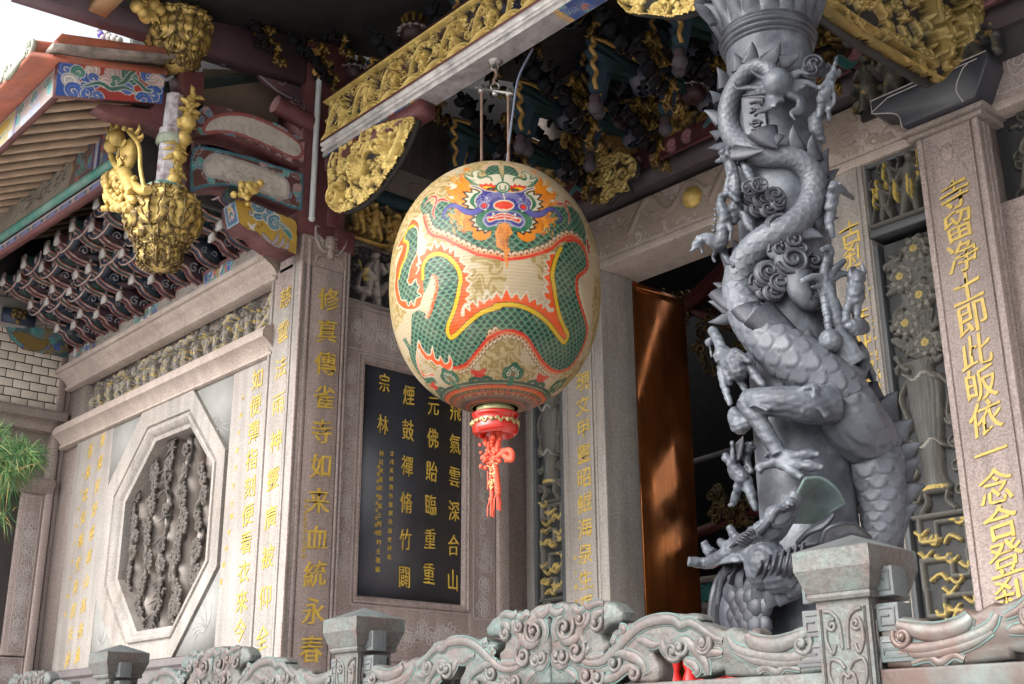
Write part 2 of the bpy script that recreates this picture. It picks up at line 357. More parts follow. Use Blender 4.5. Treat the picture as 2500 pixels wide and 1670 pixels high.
# ------------------------------------------------------------------ writing
_G = {}
_fc = bpy.data.curves.new('glyph', 'FONT'); _fo = bpy.data.objects.new('glyph', _fc); COL.objects.link(_fo)
def glyph(ch, fat=.0):
    k = (ch, fat)
    if k not in _G:
        _fc.body = ch; _fc.size = 1; _fc.extrude = .5; _fc.offset = fat; _fc.resolution_u = 3
        dg = bpy.context.evaluated_depsgraph_get(); dg.update(); me = bpy.data.meshes.new_from_object(_fo.evaluated_get(dg))
        v = np.array([x.co[:] for x in me.vertices]).reshape(-1, 3); f = [list(p.vertices) for p in me.polygons]; bpy.data.meshes.remove(me)
        if len(v): lo, hi = v.min(0), v.max(0); v[:, :2] -= (lo[:2]+hi[:2])/2
        _G[k] = (v, f)
    return _G[k]
def brush(v, s):                                                                    # hand-cut strokes: corners drift a little, so strokes taper
    x, y = v[:, 0], v[:, 1]; return x+.009*np.sin(61*x+37*y+s)+.016*np.sin(4*y+s*2), y+.010*np.sin(43*y-55*x+2*s)+.02*np.sin(5*x+s)
def write(mb, p, text, a, b, size, depth=.006, fat=.012, sx=1., slant=.1, gap=None):   # a vertical line of characters from pixel a to pixel b on plane p
    A, B = p.uv(*a), p.uv(*b); n = len(text)
    for i, ch in enumerate(text):
        if ch == ' ': continue
        c = A+(B-A)*(i/max(1, n-1)); v, f = glyph(ch, 0.)
        if len(v) == 0: continue
        x, y = brush(v, i*1.7+len(text)); y = (y+slant*x)*size; x = x*size*sx
        for q in ((0,) if fat < .003 else (-1, 1)): mb.add(p.pt(c[0]+x+q*fat*size*1.1, c[1]+y+q*fat*size*.5, (depth+.0007*q)*(v[:, 2]+.5)), f)
YF, XC, YD, XW = 4.2, -6.869, 6.379, -11.04
PF, PC, PD, PW = Plane('Y', YF), Plane('X', XC), Plane('Y', YD), Plane('X', XW)
rnd = random.Random(7)
FLOOR = 1.1
# ground and podium
g = MB(); g.add([(-80, -80, 0), (80, -80, 0), (80, 80, 0), (-80, 80, 0)], [[0, 1, 2, 3]]); M['paving'] = mat('courtyard paving', (.50, .48, .46), .8, var=.15, vs=1.5, speck=.1, bump=.1)
tag(g.build('ground', M['paving']), kind='structure')
g = MB(); g.box2((-11.3, 2.3, .004), (6, 13, FLOOR)); tag(g.build('porch_floor', M['paving']), kind='structure')
# ------------------------------------------------------------------ W1: octagon-window wall
fw = thing('octagon_window_wall', (-8.9, YF, FLOOR), 'pale granite wall with an octagonal carved window, gilt verse panels and a figure frieze', 'wall')
b = MB(); b.pbox(PF, -11.0, -6.92, FLOOR, 2.25, -.3, -.02); b.pbox(PF, -11.0, -6.92, 4.25, 5.3, -.3, -.08)
b.pbox(PF, -11.04, -10.62, 2.2, 5.0, -.3, -.02); b.build('backing', M['brown'], fw)
b = MB(); b.mould(PF, -11.0, -7.2, [(-.05, 4.86), (.035, 4.86), (.05, 4.868), (.05, 4.885), (.035, 4.9), (.05, 4.93), (.085, 4.965), (.13, 4.99), (.135, 5.0), (.16, 5.005), (.16, 5.05), (.14, 5.06), (-.05, 5.09)])
o = b.build('upper_cornice', M['tan'], fw, ang=35)
b = MB(); b.mould(PF, -11.0, -7.2, [(-.05, 4.285), (.03, 4.285), (.045, 4.292), (.045, 4.31), (.03, 4.318), (.035, 4.33), (.05, 4.36), (.095, 4.395), (.12, 4.41), (.12, 4.455), (.1, 4.49), (.03, 4.52), (-.05, 4.525)])
b.build('lower_cornice', M['tan'], fw, ang=35)
b = MB(); b.mould(PF, -11.0, -7.2, [(-.1, 2.0), (.03, 2.0), (.03, 2.17), (.06, 2.19), (.06, 2.24), (.02, 2.248), (-.1, 2.248)]); b.mould(PF, -11.0, -7.2, [(-.1, FLOOR), (.05, FLOOR), (.05, 1.98), (-.1, 1.98)])
b.build('dado', mat('dark dado stone', (.14, .125, .13), .6, speck=.12, bump=.06), fw, ang=30)
b = MB(); b.pbox(PF, -10.635, -9.872, 2.25, 4.285, -.2, .012, .006); b.pbox(PF, -7.783, -7.262, 2.25, 4.285, -.2, .012, .006); b.build('verse_panel', M['granite'], fw)
# octagon frame: lofted rings, then the recess
oc = PF.uvs([(357, 1007), (482, 953.6), (557.7, 1096), (534, 1386.8), (425, 1607), (284, 1588), (237, 1448.7), (267, 1201)])
oc = np.array([(-9.276, 4.285), (-8.384, 4.285), (-7.8, 3.7), (-7.8, 2.845), (-8.38, 2.25), (-9.29, 2.25), (-9.87, 2.85), (-9.865, 3.705)])
ih = np.array([(-9.045, 4.005), (-8.45, 4.005), (-8.02, 3.6), (-8.02, 2.93), (-8.46, 2.485), (-9.075, 2.485), (-9.52, 2.935), (-9.52, 3.57)])
b = MB(); rings = [(0, -.2), (0, .03), (.52, .03), (.55, .012), (.6, .012), (.64, .034), (.72, .04), (.78, .03), (.84, .012), (.88, -.004), (1, -.008), (1, -.235)]
R = np.array([PF.pt(*(oc+(ih-oc)*t).T, n) for t, n in rings]); b.grid(R, wv=True); b.build('window_frame', M['granite'], fw, ang=25)
b = MB()
for q in ([(-9.868, 4.284), (-9.868, 3.72), (-9.285, 4.284)], [(-7.788, 4.284), (-8.37, 4.284), (-7.788, 3.71)], [(-9.868, 2.252), (-9.3, 2.252), (-9.868, 2.84)], [(-7.788, 2.252), (-7.788, 2.835), (-8.37, 2.252)]): b.prism(PF, q, -.2, .008)
b.build('spandrel', M['slate'], fw)
b = MB(); sp = FPlane(PF.O, PF.U, PF.V)
for q in range(9):                                                                  # shallow plants cut into the spandrels
    for (x, y, a0) in ((-9.72, 3.95, 5.), (-7.93, 3.98, 4.2), (-9.72, 2.42, 1.2), (-7.95, 2.4, 2.)):
        a = a0+(q-4)*.3; L = .1+.12*abs(math.sin(q*1.7+x)); P = cr([(x, y), (x+L*.5*math.cos(a), y+L*.5*math.sin(a)), (x+L*math.cos(a+.4), y+L*math.sin(a+.4))], 4)
        b.tube(PF.pt(P[:, 0], P[:, 1], .008), np.linspace(.004, .010, len(P))*np.linspace(1, .2, len(P)), 5)
b.build('plant_relief', M['slate'], fw, True)
b = MB(); b.pbox(PF, -10.4, -7.7, 2.26, 4.24, -.30, -.24); b.build('recess', M['pink'], fw)
M['vine'] = mat('weathered carved stone', (.25, .222, .20), .75, var=.25, vs=7, bump=.3, bs=60, crev=(.05, .043, .038))
M['pole'] = mat('stone cane', (.30, .265, .24), .75, var=.15, vs=5, bump=.15)
PFd = PF.at(-.13)
for i, u in enumerate(PFd.uv(x_, 1300)[0] for x_ in (338, 375, 413, 452, 497)):
    uc = abs(u+9.02); top = 4.04 if uc < .3 else 4.04-(uc-.3)*.9; bot = 2.46 if uc < .3 else 2.46+(uc-.3)*.9
    b = MB(); z = np.linspace(bot, top, 30); P = PF.pt(np.full(30, u-.03), z, np.full(30, -.19)); b.tube(P, .078+.010*np.cos(z*2*math.pi/.42)**12, 14); pole = b.build('window_cane', M['pole'], fw, True)
    b = MB(); n = int((top-bot)/.07); P = []
    for k in range(n*3+1):
        f = k/(n*3); P.append((u+.03*math.sin(f*16+i*2), bot+(top-bot)*f, -.095+.02*math.cos(f*13+i)))
    P = np.array(P); b.tube(PF.pt(P[:, 0], P[:, 1], P[:, 2]), .022+.009*np.sin(np.arange(len(P))*1.7), 6)
    for k in range(int(n*1.6)):
        f = rnd.random(); x, y = u+.035*math.sin(f*16+i*2), bot+(top-bot)*f; c = PF.pt(x+rnd.uniform(-.05, .05), y, -.085)
        if i == 2 and k % 2 == 0:
            for q in range(4):
                a = rnd.uniform(0, 6.28); L = rnd.uniform(.08, .14); d = np.array([math.cos(a), -.3, -.2-.6*abs(math.sin(a))]); b.tube([c, c+d*L*.5, c+d*L], [.006, .017, .002], 5, flat=.5)
        else:
            for q in range(5): a = q*1.257+k; b.ball(c+np.array([math.cos(a)*.033, -.004, math.sin(a)*.033]), (.026, .015, .026), 6)
            b.ball(c+np.array([0, -.012, 0]), .014, 6)
    b.build('vine_carving', M['vine'], fw, True)
# frieze of figures
cv = Cv(-10.63, -7.27, 4.525, 4.86, .005); r7 = random.Random(3)
carve(cv, r7, 260, .06, 'slc', .035)
x = -10.5
while x < -7.35:
    y = 4.535; person(cv, x, y, r7.uniform(.2, .26), .06, r7); x += r7.uniform(.09, .19)
    if r7.random() < .3: cv.stroke([(x-.05, 4.78), (x+.02, 4.82), (x+.1, 4.8)], .03, h=.04)
    if r7.random() < .25: cv.stroke([(x, 4.54), (x+.01, 4.7)], .045, h=.035); x += .05
cv.stroke([(-10.63, 4.53), (-7.27, 4.53)], .014, h=.05)
cv.poly([(-7.55, 4.56), (-7.3, 4.72), (-7.3, 4.68), (-7.5, 4.54)], h=.06); cv.poly([(-7.46, 4.7), (-7.36, 4.83), (-7.32, 4.7), (-7.36, 4.7), (-7.38, 4.76), (-7.43, 4.7)], h=.055)
nz = np.random.RandomState(1).rand(*cv.h.shape); gl = cv.blur((np.random.RandomState(2).rand(*cv.h.shape) > .955)*1., 3) > .1
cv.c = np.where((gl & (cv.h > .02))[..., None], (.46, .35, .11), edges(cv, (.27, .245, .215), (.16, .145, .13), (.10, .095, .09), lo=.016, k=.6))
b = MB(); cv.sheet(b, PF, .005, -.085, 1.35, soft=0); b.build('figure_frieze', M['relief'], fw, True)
# verses on the wall
b = MB(); write(b, PF.at(.012), '如便彈指刻便看衣來今', (629, 925), (586, 1540), .165, .004, fat=.004, slant=.05)
write(b, PF.at(.012), '辛酉年春月吉旦', (593, 972), (566, 1230), .045, .002, fat=.0); write(b, PF.at(.012), '陳奉祀敬書', (566, 1260), (540, 1420), .045, .002, fat=.0)
write(b, PF.at(.012), '慈雲法雨', (655, 905), (645, 1060), .05, .002, fat=.0)
write(b, PF.at(.012), '東閣官舒經看山高遠遙', (251, 1075), (190, 1600), .13, .003, fat=.0, slant=.25, sx=.8)
write(b, PF.at(.012), '蒼風吹知錦空身居天詩', (221, 1100), (166, 1610), .13, .003, fat=.0, slant=.25, sx=.8)
write(b, PF.at(.012), '乙未年秋月吉日敬書', (203, 1160), (160, 1500), .045, .002, fat=0.)
b.build('gilt_verse', M['goldpaint'], fw)
# ------------------------------------------------------------------ corner pillar
cp = thing('corner_pillar', (-7.05, 4.4, FLOOR), 'square granite corner pillar with gilt verses on two faces and a bat carved at its top', 'pillar')
b = MB(); b.pbox(PF, -7.262, XC-.004, FLOOR, 4.93, -.37, .03, .006)                    # core
b.build('core', M['pink'], cp)
b = MB(); q = .035
b.pbox(PF, -7.215, -6.985, 1.2, 4.62, 0, .036, .004)
for u0, u1 in ((-7.258, -7.225), (-6.975, -6.945), (-6.935, -6.872)): b.pbox(PF, u0, u1, FLOOR, 4.92, 0, .045, .012)
b.build('front_face', M['granite'], cp, ang=30)
PCf = PC.at(.0)
yl, yr = YF-.03, 4.575
b = MB()
b.pbox(PC, yl+.085, yr-.06, 1.2, 4.896, -.01, .008, .003)
for u0, u1 in ((yl-.012, yl+.01), (yl+.045, yl+.07), (yr-.05, yr-.03), (yr-.022, yr)): b.pbox(PC, u0, u1, FLOOR, 5.1, -.02, .016, .008)
b.pbox(PC, yl, yr, 4.9, 5.12, -.3, .004)
b.build('side_face', M['pink'], cp, ang=30)
b = MB(); c = PC.uv(805, 600); bat = [(0, .0, .05, .075), (.0, -.07, .035, .04)]
for du, dv, a, h in bat: b.ball(PC.pt(c[0]+du, c[1]+dv, .01), (.035, a, h), 12)
for s_ in (-1, 1):
    P = cr([(c[0], c[1]-.03), (c[0]+s_*.06, c[1]-.06), (c[0]+s_*.12, c[1]+.02), (c[0]+s_*.13, c[1]+.11), (c[0]+s_*.1, c[1]+.12)], 5); b.tube(PC.pt(P[:, 0], P[:, 1], .01), np.linspace(.02, .006, len(P)), 6)
    for k in range(4): P = np.array([(c[0]+s_*.05, c[1]-.05), (c[0]+s_*(.06+.02*k), c[1]+.03+.012*k)]); b.tube(PC.pt(P[:, 0], P[:, 1], .008), .009, 5)
    P = cr([(c[0]+s_*.03, c[1]-.09), (c[0]+s_*.09, c[1]-.1), (c[0]+s_*.12, c[1]-.15)], 5); b.tube(PC.pt(P[:, 0], P[:, 1], .01), .008, 6)
for k in range(5): P = np.array([(c[0]-.045, c[1]+.05-.03*k), (c[0]+.045, c[1]+.05-.03*k)]); b.tube(PC.pt(P[:, 0], P[:, 1], .033-.004*abs(k-2)), .006, 5)
b.build('bat_carving', M['pink'], cp, True)
b = MB(); write(b, PF.at(.036), '慈雲法雨神靈廣被仰全', (698, 725), (641, 1557), .165, .004, fat=.002, slant=.12)
write(b, PC.at(.008), '修真傳雀寺如来血統永春', (802, 730), (760, 1585), .185, .006, fat=.010, slant=.12)
write(b, PC.at(.008), '林烈秋敬賦和沐恩敬獻', (748, 1222), (741, 1358), .035, .002, fat=0., slant=.1)
b.build('gilt_verse', M['goldpaint'], cp)
# maroon post above, with the white pipe
mp = thing('corner_post', (-7.05, 4.4, 5.1), 'maroon lacquered post standing on the granite corner pillar', 'post')
b = MB(); b.pbox(PC, 4.125, 4.50, 5.12, 7.0, -.4, -.01, .006); b.build('shaft', M['maroon'], mp)
b = MB(); b.pbox(PC, 4.42, 4.60, 5.07, 5.24, -.3, .02, .006); b.pbox(PC, 4.36, 4.5, 5.24, 5.5, -.3, .012, .006); b.build('peg_block', M['maroon'], mp)
M['pvc'] = mat('grey white plastic', (.52, .54, .55), .4, var=.08, bump=.02)
b = MB(); a0, a1 = PC.at(.03).px(761, 533), PC.at(.03).px(779, 195); b.tube(np.linspace(a0, a1, 6), .022, 12); b.ball(a0, .028, 8); tag(b.build('drain_pipe', M['pvc'], None, True), 'thin white plastic pipe running down the edge of the maroon corner post', 'pipe')
# ------------------------------------------------------------------ return wall with the black board
rw = thing('inscription_wall', (XC, 5.5, FLOOR), 'granite return wall holding a framed black inscription board', 'wall')
yb0, yb1, zb0, zb1 = 4.79, 5.725, 2.61, 4.285
PB = PC.at(-.05); f0, f1 = 4.585, 6.045
b = MB(); b.pbox(PC, 4.5, 6.6, FLOOR, 6.6, -.5, -.12); b.pbox(PB, f0, yb0-.05, 2.17, 4.72, -.1, 0, .004); b.pbox(PB, yb1+.05, f1, 2.17, 4.72, -.1, 0, .004); b.pbox(PB, yb0-.05, yb1+.05, 2.17, zb0-.05, -.1, 0, .004); b.pbox(PB, yb0-.05, yb1+.05, zb1+.05, 4.72, -.1, 0, .004)
b.pbox(PB, f0, f1, 2.08, 2.165, -.1, .03, .01); b.pbox(PB, f1+.004, 6.16, FLOOR, 5.2, -.1, .035, .012); b.build('frame', M['pink'], rw)
b = MB(); b.pbox(PB, f0, f1, FLOOR, 2.075, -.1, -.01); b.build('dado', mat('dark dado slab', (.10, .095, .105), .5, bump=.05), rw)
b = MB(); rg = np.array([PB.pt(np.array([yb0-.05+t, yb1+.05-t, yb1+.05-t, yb0-.05+t]), np.array([zb0-.05+t, zb0-.05+t, zb1+.05-t, zb1+.05-t]), n) for t, n in ((0, -.02), (0, .014), (.012, .018), (.02, .008), (.035, .004), (.05, -.025), (.05, -.05))]); b.grid(rg, wv=True); b.build('board_moulding', M['pink'], rw, ang=30)
b = MB(); b.pbox(PB, yb0, yb1, zb0, zb1, -.08, -.03); bd = b.build('inscription_board', M['black'], rw)
b = MB(); P3 = PB.at(-.03)
for t, a, z in (('宗林', (938, 935), (934, 1036)), ('煙鼓禪脩竹闢', (998, 965), (987, 1410)), ('元佛貽臨重重', (1058, 992), (1047, 1400)), ('飛氣雲深合山', (1112, 1005), (1105, 1417))): write(b, P3, t, a, z, .165 if t != '宗林' else .15, .006, fat=.002, slant=0, sx=.68)
write(b, P3, '壬戌孟秋寶秀慧撰洪逸史拜篆', (957, 1107), (950, 1360), .04, .003, fat=.004, slant=.05); write(b, P3, '林以祥漢翠金成士明趙灼仝敬獻', (931, 1107), (922, 1390), .042, .003, fat=.004, slant=.05); write(b, P3, '禮源德菀地建文昌振政', (924, 1140), (917, 1300), .03, .003, fat=.003)
b.build('gilt_characters', M['goldpaint'], bd)
M['incised'] = mat('pale incised line', (.44, .40, .39), .8, var=.1, bump=0)
b = MB(); r5 = random.Random(5)
def engrave(p, u0, u1, v0, v1, s, n, r, mb, wd=.0032, kinds='sslf'):
    for i in range(n):
        x, y, z, a = r.uniform(u0+s*.6, u1-s*.6) if u1-u0 > 1.2*s else (u0+u1)/2, r.uniform(v0+s*.6, v1-s*.6) if v1-v0 > 1.2*s else (v0+v1)/2, s*r.uniform(.5, 1), r.uniform(0, 6.28); k = r.choice(kinds)
        L = []
        if k == 's': L = [spiral((x, y), z*.5, 1.6, a, r.choice((-1, 1)), 16), cr([(x+z*.5*math.cos(a), y+z*.5*math.sin(a)), (x+z*.7*math.cos(a+.8), y+z*.7*math.sin(a+.8)), (x+z*.6*math.cos(a+1.8), y+z*.6*math.sin(a+1.8))], 4)]
        elif k == 'l':
            for q in range(3):
                c = a+q*.7; t = (x+z*.7*math.cos(c), y+z*.7*math.sin(c)); L += [cr([(x, y), (x+z*.4*math.cos(c-.35), y+z*.4*math.sin(c-.35)), t], 3), cr([(x, y), (x+z*.4*math.cos(c+.35), y+z*.4*math.sin(c+.35)), t], 3)]
        else:
            for q in range(5): L.append(spiral((x+z*.25*math.cos(q*1.257+a), y+z*.25*math.sin(q*1.257+a)), z*.17, 1, 0, 1, 9, 1))
        for P in L:
            P = np.asarray(P); P[:, 0] = np.clip(P[:, 0], u0, u1); P[:, 1] = np.clip(P[:, 1], v0, v1); mb.tube(p.pt(P[:, 0], P[:, 1], .0), wd, 4, caps=False)
def rect_line(p, u0, u1, v0, v1, mb, wd=.004):
    for A in ([(u0, v0), (u1, v0)], [(u1, v0), (u1, v1)], [(u1, v1), (u0, v1)], [(u0, v1), (u0, v0)]):
        A = np.array(A); mb.tube(p.pt(A[:, 0], A[:, 1], .0), wd, 4, caps=False)
engrave(PB, f0+.02, yb0-.075, 2.65, 4.3, .11, 60, r5, b); engrave(PB, yb1+.13, f1-.03, 2.45, 4.3, .12, 60, r5, b); engrave(PB, f0+.03, f1-.03, 4.40, 4.66, .12, 60, r5, b); engrave(PB, f0+.03, f1-.02, 2.22, 2.48, .13, 60, r5, b)
rect_line(PB, f0+.012, f1-.012, 2.19, 4.69, b); rect_line(PB, yb0-.066, yb1+.066, zb0-.066, zb1+.066, b); rect_line(PB, yb1+.1, f1-.012, 2.52, 4.36, b); rect_line(PB, f0+.012, yb1+.09, 4.375, 4.69, b)
b.build('engraved_ornament', M['incised'], rw)
# warrior relief and gilt relief above
cv = Cv(f0, f1, 4.74, 5.22, .004); r8 = random.Random(12); carve(cv, r8, 130, .08, 'slc', .03)
for x, z in ((4.84, .36), (5.2, .3), (5.5, .36), (5.8, .3)):
    person(cv, x, 4.84, z, .09, r8); cv.stroke([(x-.1, 4.86), (x+.08, 4.9), (x+.14, 4.96)], [.03, .05, .03], h=.06); cv.stroke([(x-.08, 4.78), (x-.05, 4.88)], .02, h=.05); cv.stroke([(x+.07, 4.78), (x+.06, 4.88)], .02, h=.05)
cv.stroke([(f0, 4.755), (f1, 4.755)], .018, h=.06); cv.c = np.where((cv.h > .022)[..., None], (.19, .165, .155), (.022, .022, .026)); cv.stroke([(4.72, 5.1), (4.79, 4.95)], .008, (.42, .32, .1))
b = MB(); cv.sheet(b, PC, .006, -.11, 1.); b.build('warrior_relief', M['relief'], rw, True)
cv = Cv(f0, f1, 5.235, 5.85, .004); carve(cv, r8, 170, .09, 'slfcb', .045)
for x in np.arange(4.7, 6, .16): person(cv, x, 5.28+.1*r8.random(), .3, .08, r8)
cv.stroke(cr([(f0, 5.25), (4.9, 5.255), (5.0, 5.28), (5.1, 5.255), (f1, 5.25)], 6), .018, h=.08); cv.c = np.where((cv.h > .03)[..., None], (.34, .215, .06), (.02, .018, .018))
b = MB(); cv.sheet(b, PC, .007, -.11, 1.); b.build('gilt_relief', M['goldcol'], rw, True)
# ------------------------------------------------------------------ door wall
dw = thing('doorway_wall', (-5, YD, FLOOR), 'granite doorway wall with carved lintel, vase relief strip and gilt verse pilaster', 'wall')
U = lambda x, y: PD.uv(x, y)[0]
uA, uB, uT, uJ = PD.uv(1304, 1400)[0], PD.uv(1383, 1400)[0], PD.uv(1476, 1400)[0], PD.uv(1498, 1400)[0]
zl = PD.uv(1475, 655)[1]; xr = -4.33                                                # right jamb of the door, hidden by the column
b = MB(); b.pbox(PD, -7.0, uJ-.015, FLOOR, zl-.02, -.315, -.05)
b.pbox(PD, uB+.004, uT, FLOOR, 5.2, -.06, .015, .006); b.pbox(PD, uT-.075, uT-.05, FLOOR, 5.2, 0, .03, .01); b.pbox(PD, uT-.035, uT-.005, FLOOR, 5.2, 0, .036, .012); b.pbox(PD, uT, uJ, FLOOR, 5.16, -.32, .045, .014)
b.pbox(PD, xr, -4.21, FLOOR, 5.16, -.32, .045, .014); b.pbox(PD, -4.21, -3.66, FLOOR, 5.2, -.3, .015, .006)
b.pbox(PD, uB+.05, uB+.065, FLOOR, 5.0, 0, .022, .006); b.build('jamb', M['granite'], dw, ang=30)
b = MB(); b.pbox(PD.at(-.32), -8.5, uJ-.008, FLOOR, 7.5, -.1, -.002); b.pbox(PD.at(-.32), xr+.05, 3, FLOOR, 7.5, -.1, -.002); b.pbox(PD.at(-.32), uJ, xr+.05, zl, 7.5, -.1, -.002)
b.build('backing', M['brown'], dw)
# reveal faces (the stone inside the opening)
b = MB(); b.pbox(PD, uJ-.12, uJ-.003, FLOOR, zl-.004, -.40, -.02); b.build('reveal', M['pink'], dw)
zt = PD.uv(1480, 522)[1]
b = MB(); b.pbox(PD, uB+.01, -2.0, zl, zt-.02, -.4, .02, .01); b.pbox(PD, uJ-.1, -2.0, zl-.012, zl+.05, -.4, .04, .012); b.pbox(PD, uJ-.02, -2.0, zl+.06, zl+.075, 0, .03, .006); b.build('lintel', M['tan'], dw, ang=30)
cv = Cv(uJ-.12, -3.3, zl+.09, zt-.03, .005); carve(cv, r8, 330, .12, 'ssslc', .02)
for s in (-6.5, -5.4, -4.6): cv.stroke(cr([(s-.3, zl+.2), (s-.1, zl+.42), (s+.1, zl+.25), (s+.3, zl+.4), (s+.45, zl+.3)], 8), [.03]*33, h=.035)
cv.c = edges(cv, (.27, .215, .18), (.21, .165, .14), (.30, .245, .21), lo=.002)
b = MB(); cv.sheet(b, PD, .007, .015, .55); b.build('cloud_relief', M['relief'], dw, True)
b = MB(); b.ball(PD.at(.03).px(1690, 482), (.085, .06, .085), 18); b.build('gilt_pearl', M['gold2'], dw, True)
b = MB(); write(b, PD.at(.015), '現文甲靈昭鯤海泉生春', (1423, 932), (1432, 1478), .16, .004, fat=.004, slant=.1); write(b, PD.at(.015), '信士敬獻', (1404, 1362), (1408, 1470), .04, .002, fat=0)
b.build('gilt_verse', M['goldpaint'], dw)
# ---- relief strips with a vase and lattice (left of the door, and by the right pillar)
def vase_strip(p, u0, u1, v0, v1, parent, seed, sh=1.):
    r = random.Random(seed); w = u1-u0; fr = w*.1
    b = MB(); b.pbox(p, u0, u1, v0, v1, -.25, -.05)
    b.pbox(p, u0, u0+fr*.75, v0, v1, -.2, .008, .004); b.pbox(p, u1-fr*1.1, u1, v0, v1, -.2, .008, .004); b.build('dark_frame', mat('dark slate frame', (.062, .068, .075), .55, speck=.1, bump=.05), parent)
    a0, a1 = u0+fr, u1-fr*1.2; cx = (a0+a1)/2; ww = a1-a0
    cv = Cv(a0, a1, v0, v1, .0035); dark, stone, gold = (.014, .016, .018), (.062, .062, .059), (.40, .29, .065); cv.c[:] = dark
    lat0, lat1 = v0+(v1-v0)*.17, v0+(v1-v0)*.44; va0, va1 = lat1+.02, v0+(v1-v0)*.735
    def bar(A, wd=.016, h=.05, c=stone): cv.stroke(np.array(A), wd, c, h)
    # lattice with gilt brackets
    for y in (lat0, lat1): bar([(a0, y), (a1, y)])
    for k in range(4):
        y = lat0+(lat1-lat0)*(k+.5)/4; d = (lat1-lat0)/8; s = (-1)**k
        bar([(cx-s*ww*.42, y-d), (cx-s*ww*.42, y+d*.6), (cx+s*ww*.1, y+d*.6), (cx+s*ww*.1, y-d*.4), (cx+s*ww*.4, y-d*.4), (cx+s*ww*.4, y+d)])
        for q in range(5): x = cx+r.uniform(-.4, .4)*ww; yy = y+r.uniform(-.9, .9)*d; cv.stroke(cr([(x-.04, yy+.02), (x, yy-.01), (x+.04, yy+.02)], 4), .012, gold, .035)
        cv.stroke(cr([(cx-s*ww*.3, y-d*.5), (cx-s*ww*.12, y-d*.2), (cx-s*ww*.02, y-d*.55)], 4), .014, gold, .04)
    # vase on a stand
    pr = [(0, .28), (.02, .3), (.06, .2), (.2, .17), (.5, .28), (.75, .36), (.86, .34), (.9, .22), (.95, .2), (1, .3)]
    zz = np.array([va0+.12+(va1-va0-.12)*t for t, _ in pr]); rr = np.array([q for _, q in pr])*ww*.8
    P = cr(np.stack([rr, zz], 1), 5); poly = np.vstack([np.stack([cx+P[:, 0], P[:, 1]], 1), np.stack([cx-P[::-1, 0], P[::-1, 1]], 1)])
    for t in np.linspace(-.9, .9, 9): cv.stroke(np.stack([cx+P[:, 0]*t, P[:, 1]], 1), .02, (.055, .057, .056), .075*math.sqrt(1-t*t)+.03)
    for k in (.88, .35): y = va0+.12+(va1-va0-.12)*k; cv.stroke(cr([(cx-ww*.28, y+.03), (cx-.1*ww, y-.02), (cx+.1*ww, y+.02), (cx+ww*.28, y-.03)], 5), .008, (.34, .33, .3), .115)
    cv.stroke([(cx-ww*.2, va0+.13), (cx+ww*.2, va0+.13)], .012, gold, .08)
    for s in (-1, 1):
        cv.stroke(cr([(cx+s*ww*.2, va0+.1), (cx+s*ww*.18, va0+.05), (cx+s*ww*.3, va0)], 4), .014, stone, .07)
        cv.stroke(cr([(cx+s*ww*.3, va1-.1), (cx+s*ww*.46, va1-.2), (cx+s*ww*.36, va1-.34), (cx+s*ww*.44, va1-.42)], 5), .013, stone, .06)
        for q in range(4): cv.stroke(spiral((cx+s*ww*.42, va0+.1+.14*q), .04, 1.3, q, s), .011, stone, .05)
    # flowers above
    for k in range(34):
        x, y = cx+r.uniform(-.42, .42)*ww, va1+r.uniform(.02, .98)*(v1-va1-.06); cv.stroke(cr([(cx, va1), ((x+cx)/2+.02, (va1+y)/2), (x, y)], 4), .008, stone, .03)
        for q in range(3): a = r.uniform(0, 6.28); cv.stroke(cr([(x, y), (x+.05*math.cos(a), y+.05*math.sin(a)), (x+.09*math.cos(a+.4), y+.09*math.sin(a+.4))], 3), [.008, .012, .018, .022, .018, .01, .003], stone, .045)
    for k in range(5):
        x, y = cx+((-1)**k)*.16*ww, va1+(k+.7)/5.4*(v1-va1); R_ = .085*sh
        for ring, cc in ((1, stone), (.68, (.19, .18, .165)), (.4, stone)):
            for q in range(8): a = q*.785+ring*2; cv.stroke(spiral((x+R_*ring*.72*math.cos(a), y+R_*ring*.72*math.sin(a)), R_*.24, .9, a, 1, 9), R_*.085, cc, .06+.04*(1-ring)); cv.dot(x+R_*ring*.7*math.cos(a), y+R_*ring*.7*math.sin(a), R_*.26, cc, .05+.04*(1-ring))
        cv.dot(x, y, R_*.24, gold, .1)
    # foot panel
    for k in range(26): x, y = a0+r.random()*ww, v0+r.random()*(lat0-v0-.05); cv.stroke(spiral((x, y), .06, 1.2, r.random()*6, r.choice((-1, 1))), .014, stone, .045)
    g_ = np.hypot(*np.gradient(cv.blur(cv.h, 1)))/cv.res; t_ = np.clip(g_*.35-.1, 0, .8)[..., None]; cv.c = cv.c*(1-t_)+np.where(cv.h[..., None] > .02, (.15, .142, .118), cv.c)*t_
    b = MB(); cv.sheet(b, p, .0045, -.045, .8, soft=0); return b.build('vase_relief', M['relief'], parent, True)
vase_strip(PD, uA+.01, uB, 2.2, 5.0, dw, 21)
# dark door leaf folded back inside, and the far bits of the hall
leaf = thing('door_leaf', (-5.99, 7.0, FLOOR), 'tall glossy copper brown door leaf standing open inside the doorway', 'door')
md = mat('polished copper', (.50, .15, .036), .11, metal=.8, var=.15, vs=1.2, bump=.02, bs=5, tint=(.22, .09, .035), tamt=.8, ts=1.6, streak=.3)
PL = Plane('X', -6.0); yl0, yl1 = PL.uv(1563, 1400)[0], PL.uv(1709, 1400)[0]
b = MB(); b.pbox(PL, YD+.33, yl1, FLOOR+.05, zl-.02, -.06, 0, .006); b.build('panel', md, leaf)
for z in (FLOOR+.06, zl-.09): b = MB(); b.pbox(PL, YD+.36, yl1-.03, z, z+.05, 0, .008, .003); b.build('rail', md, leaf)
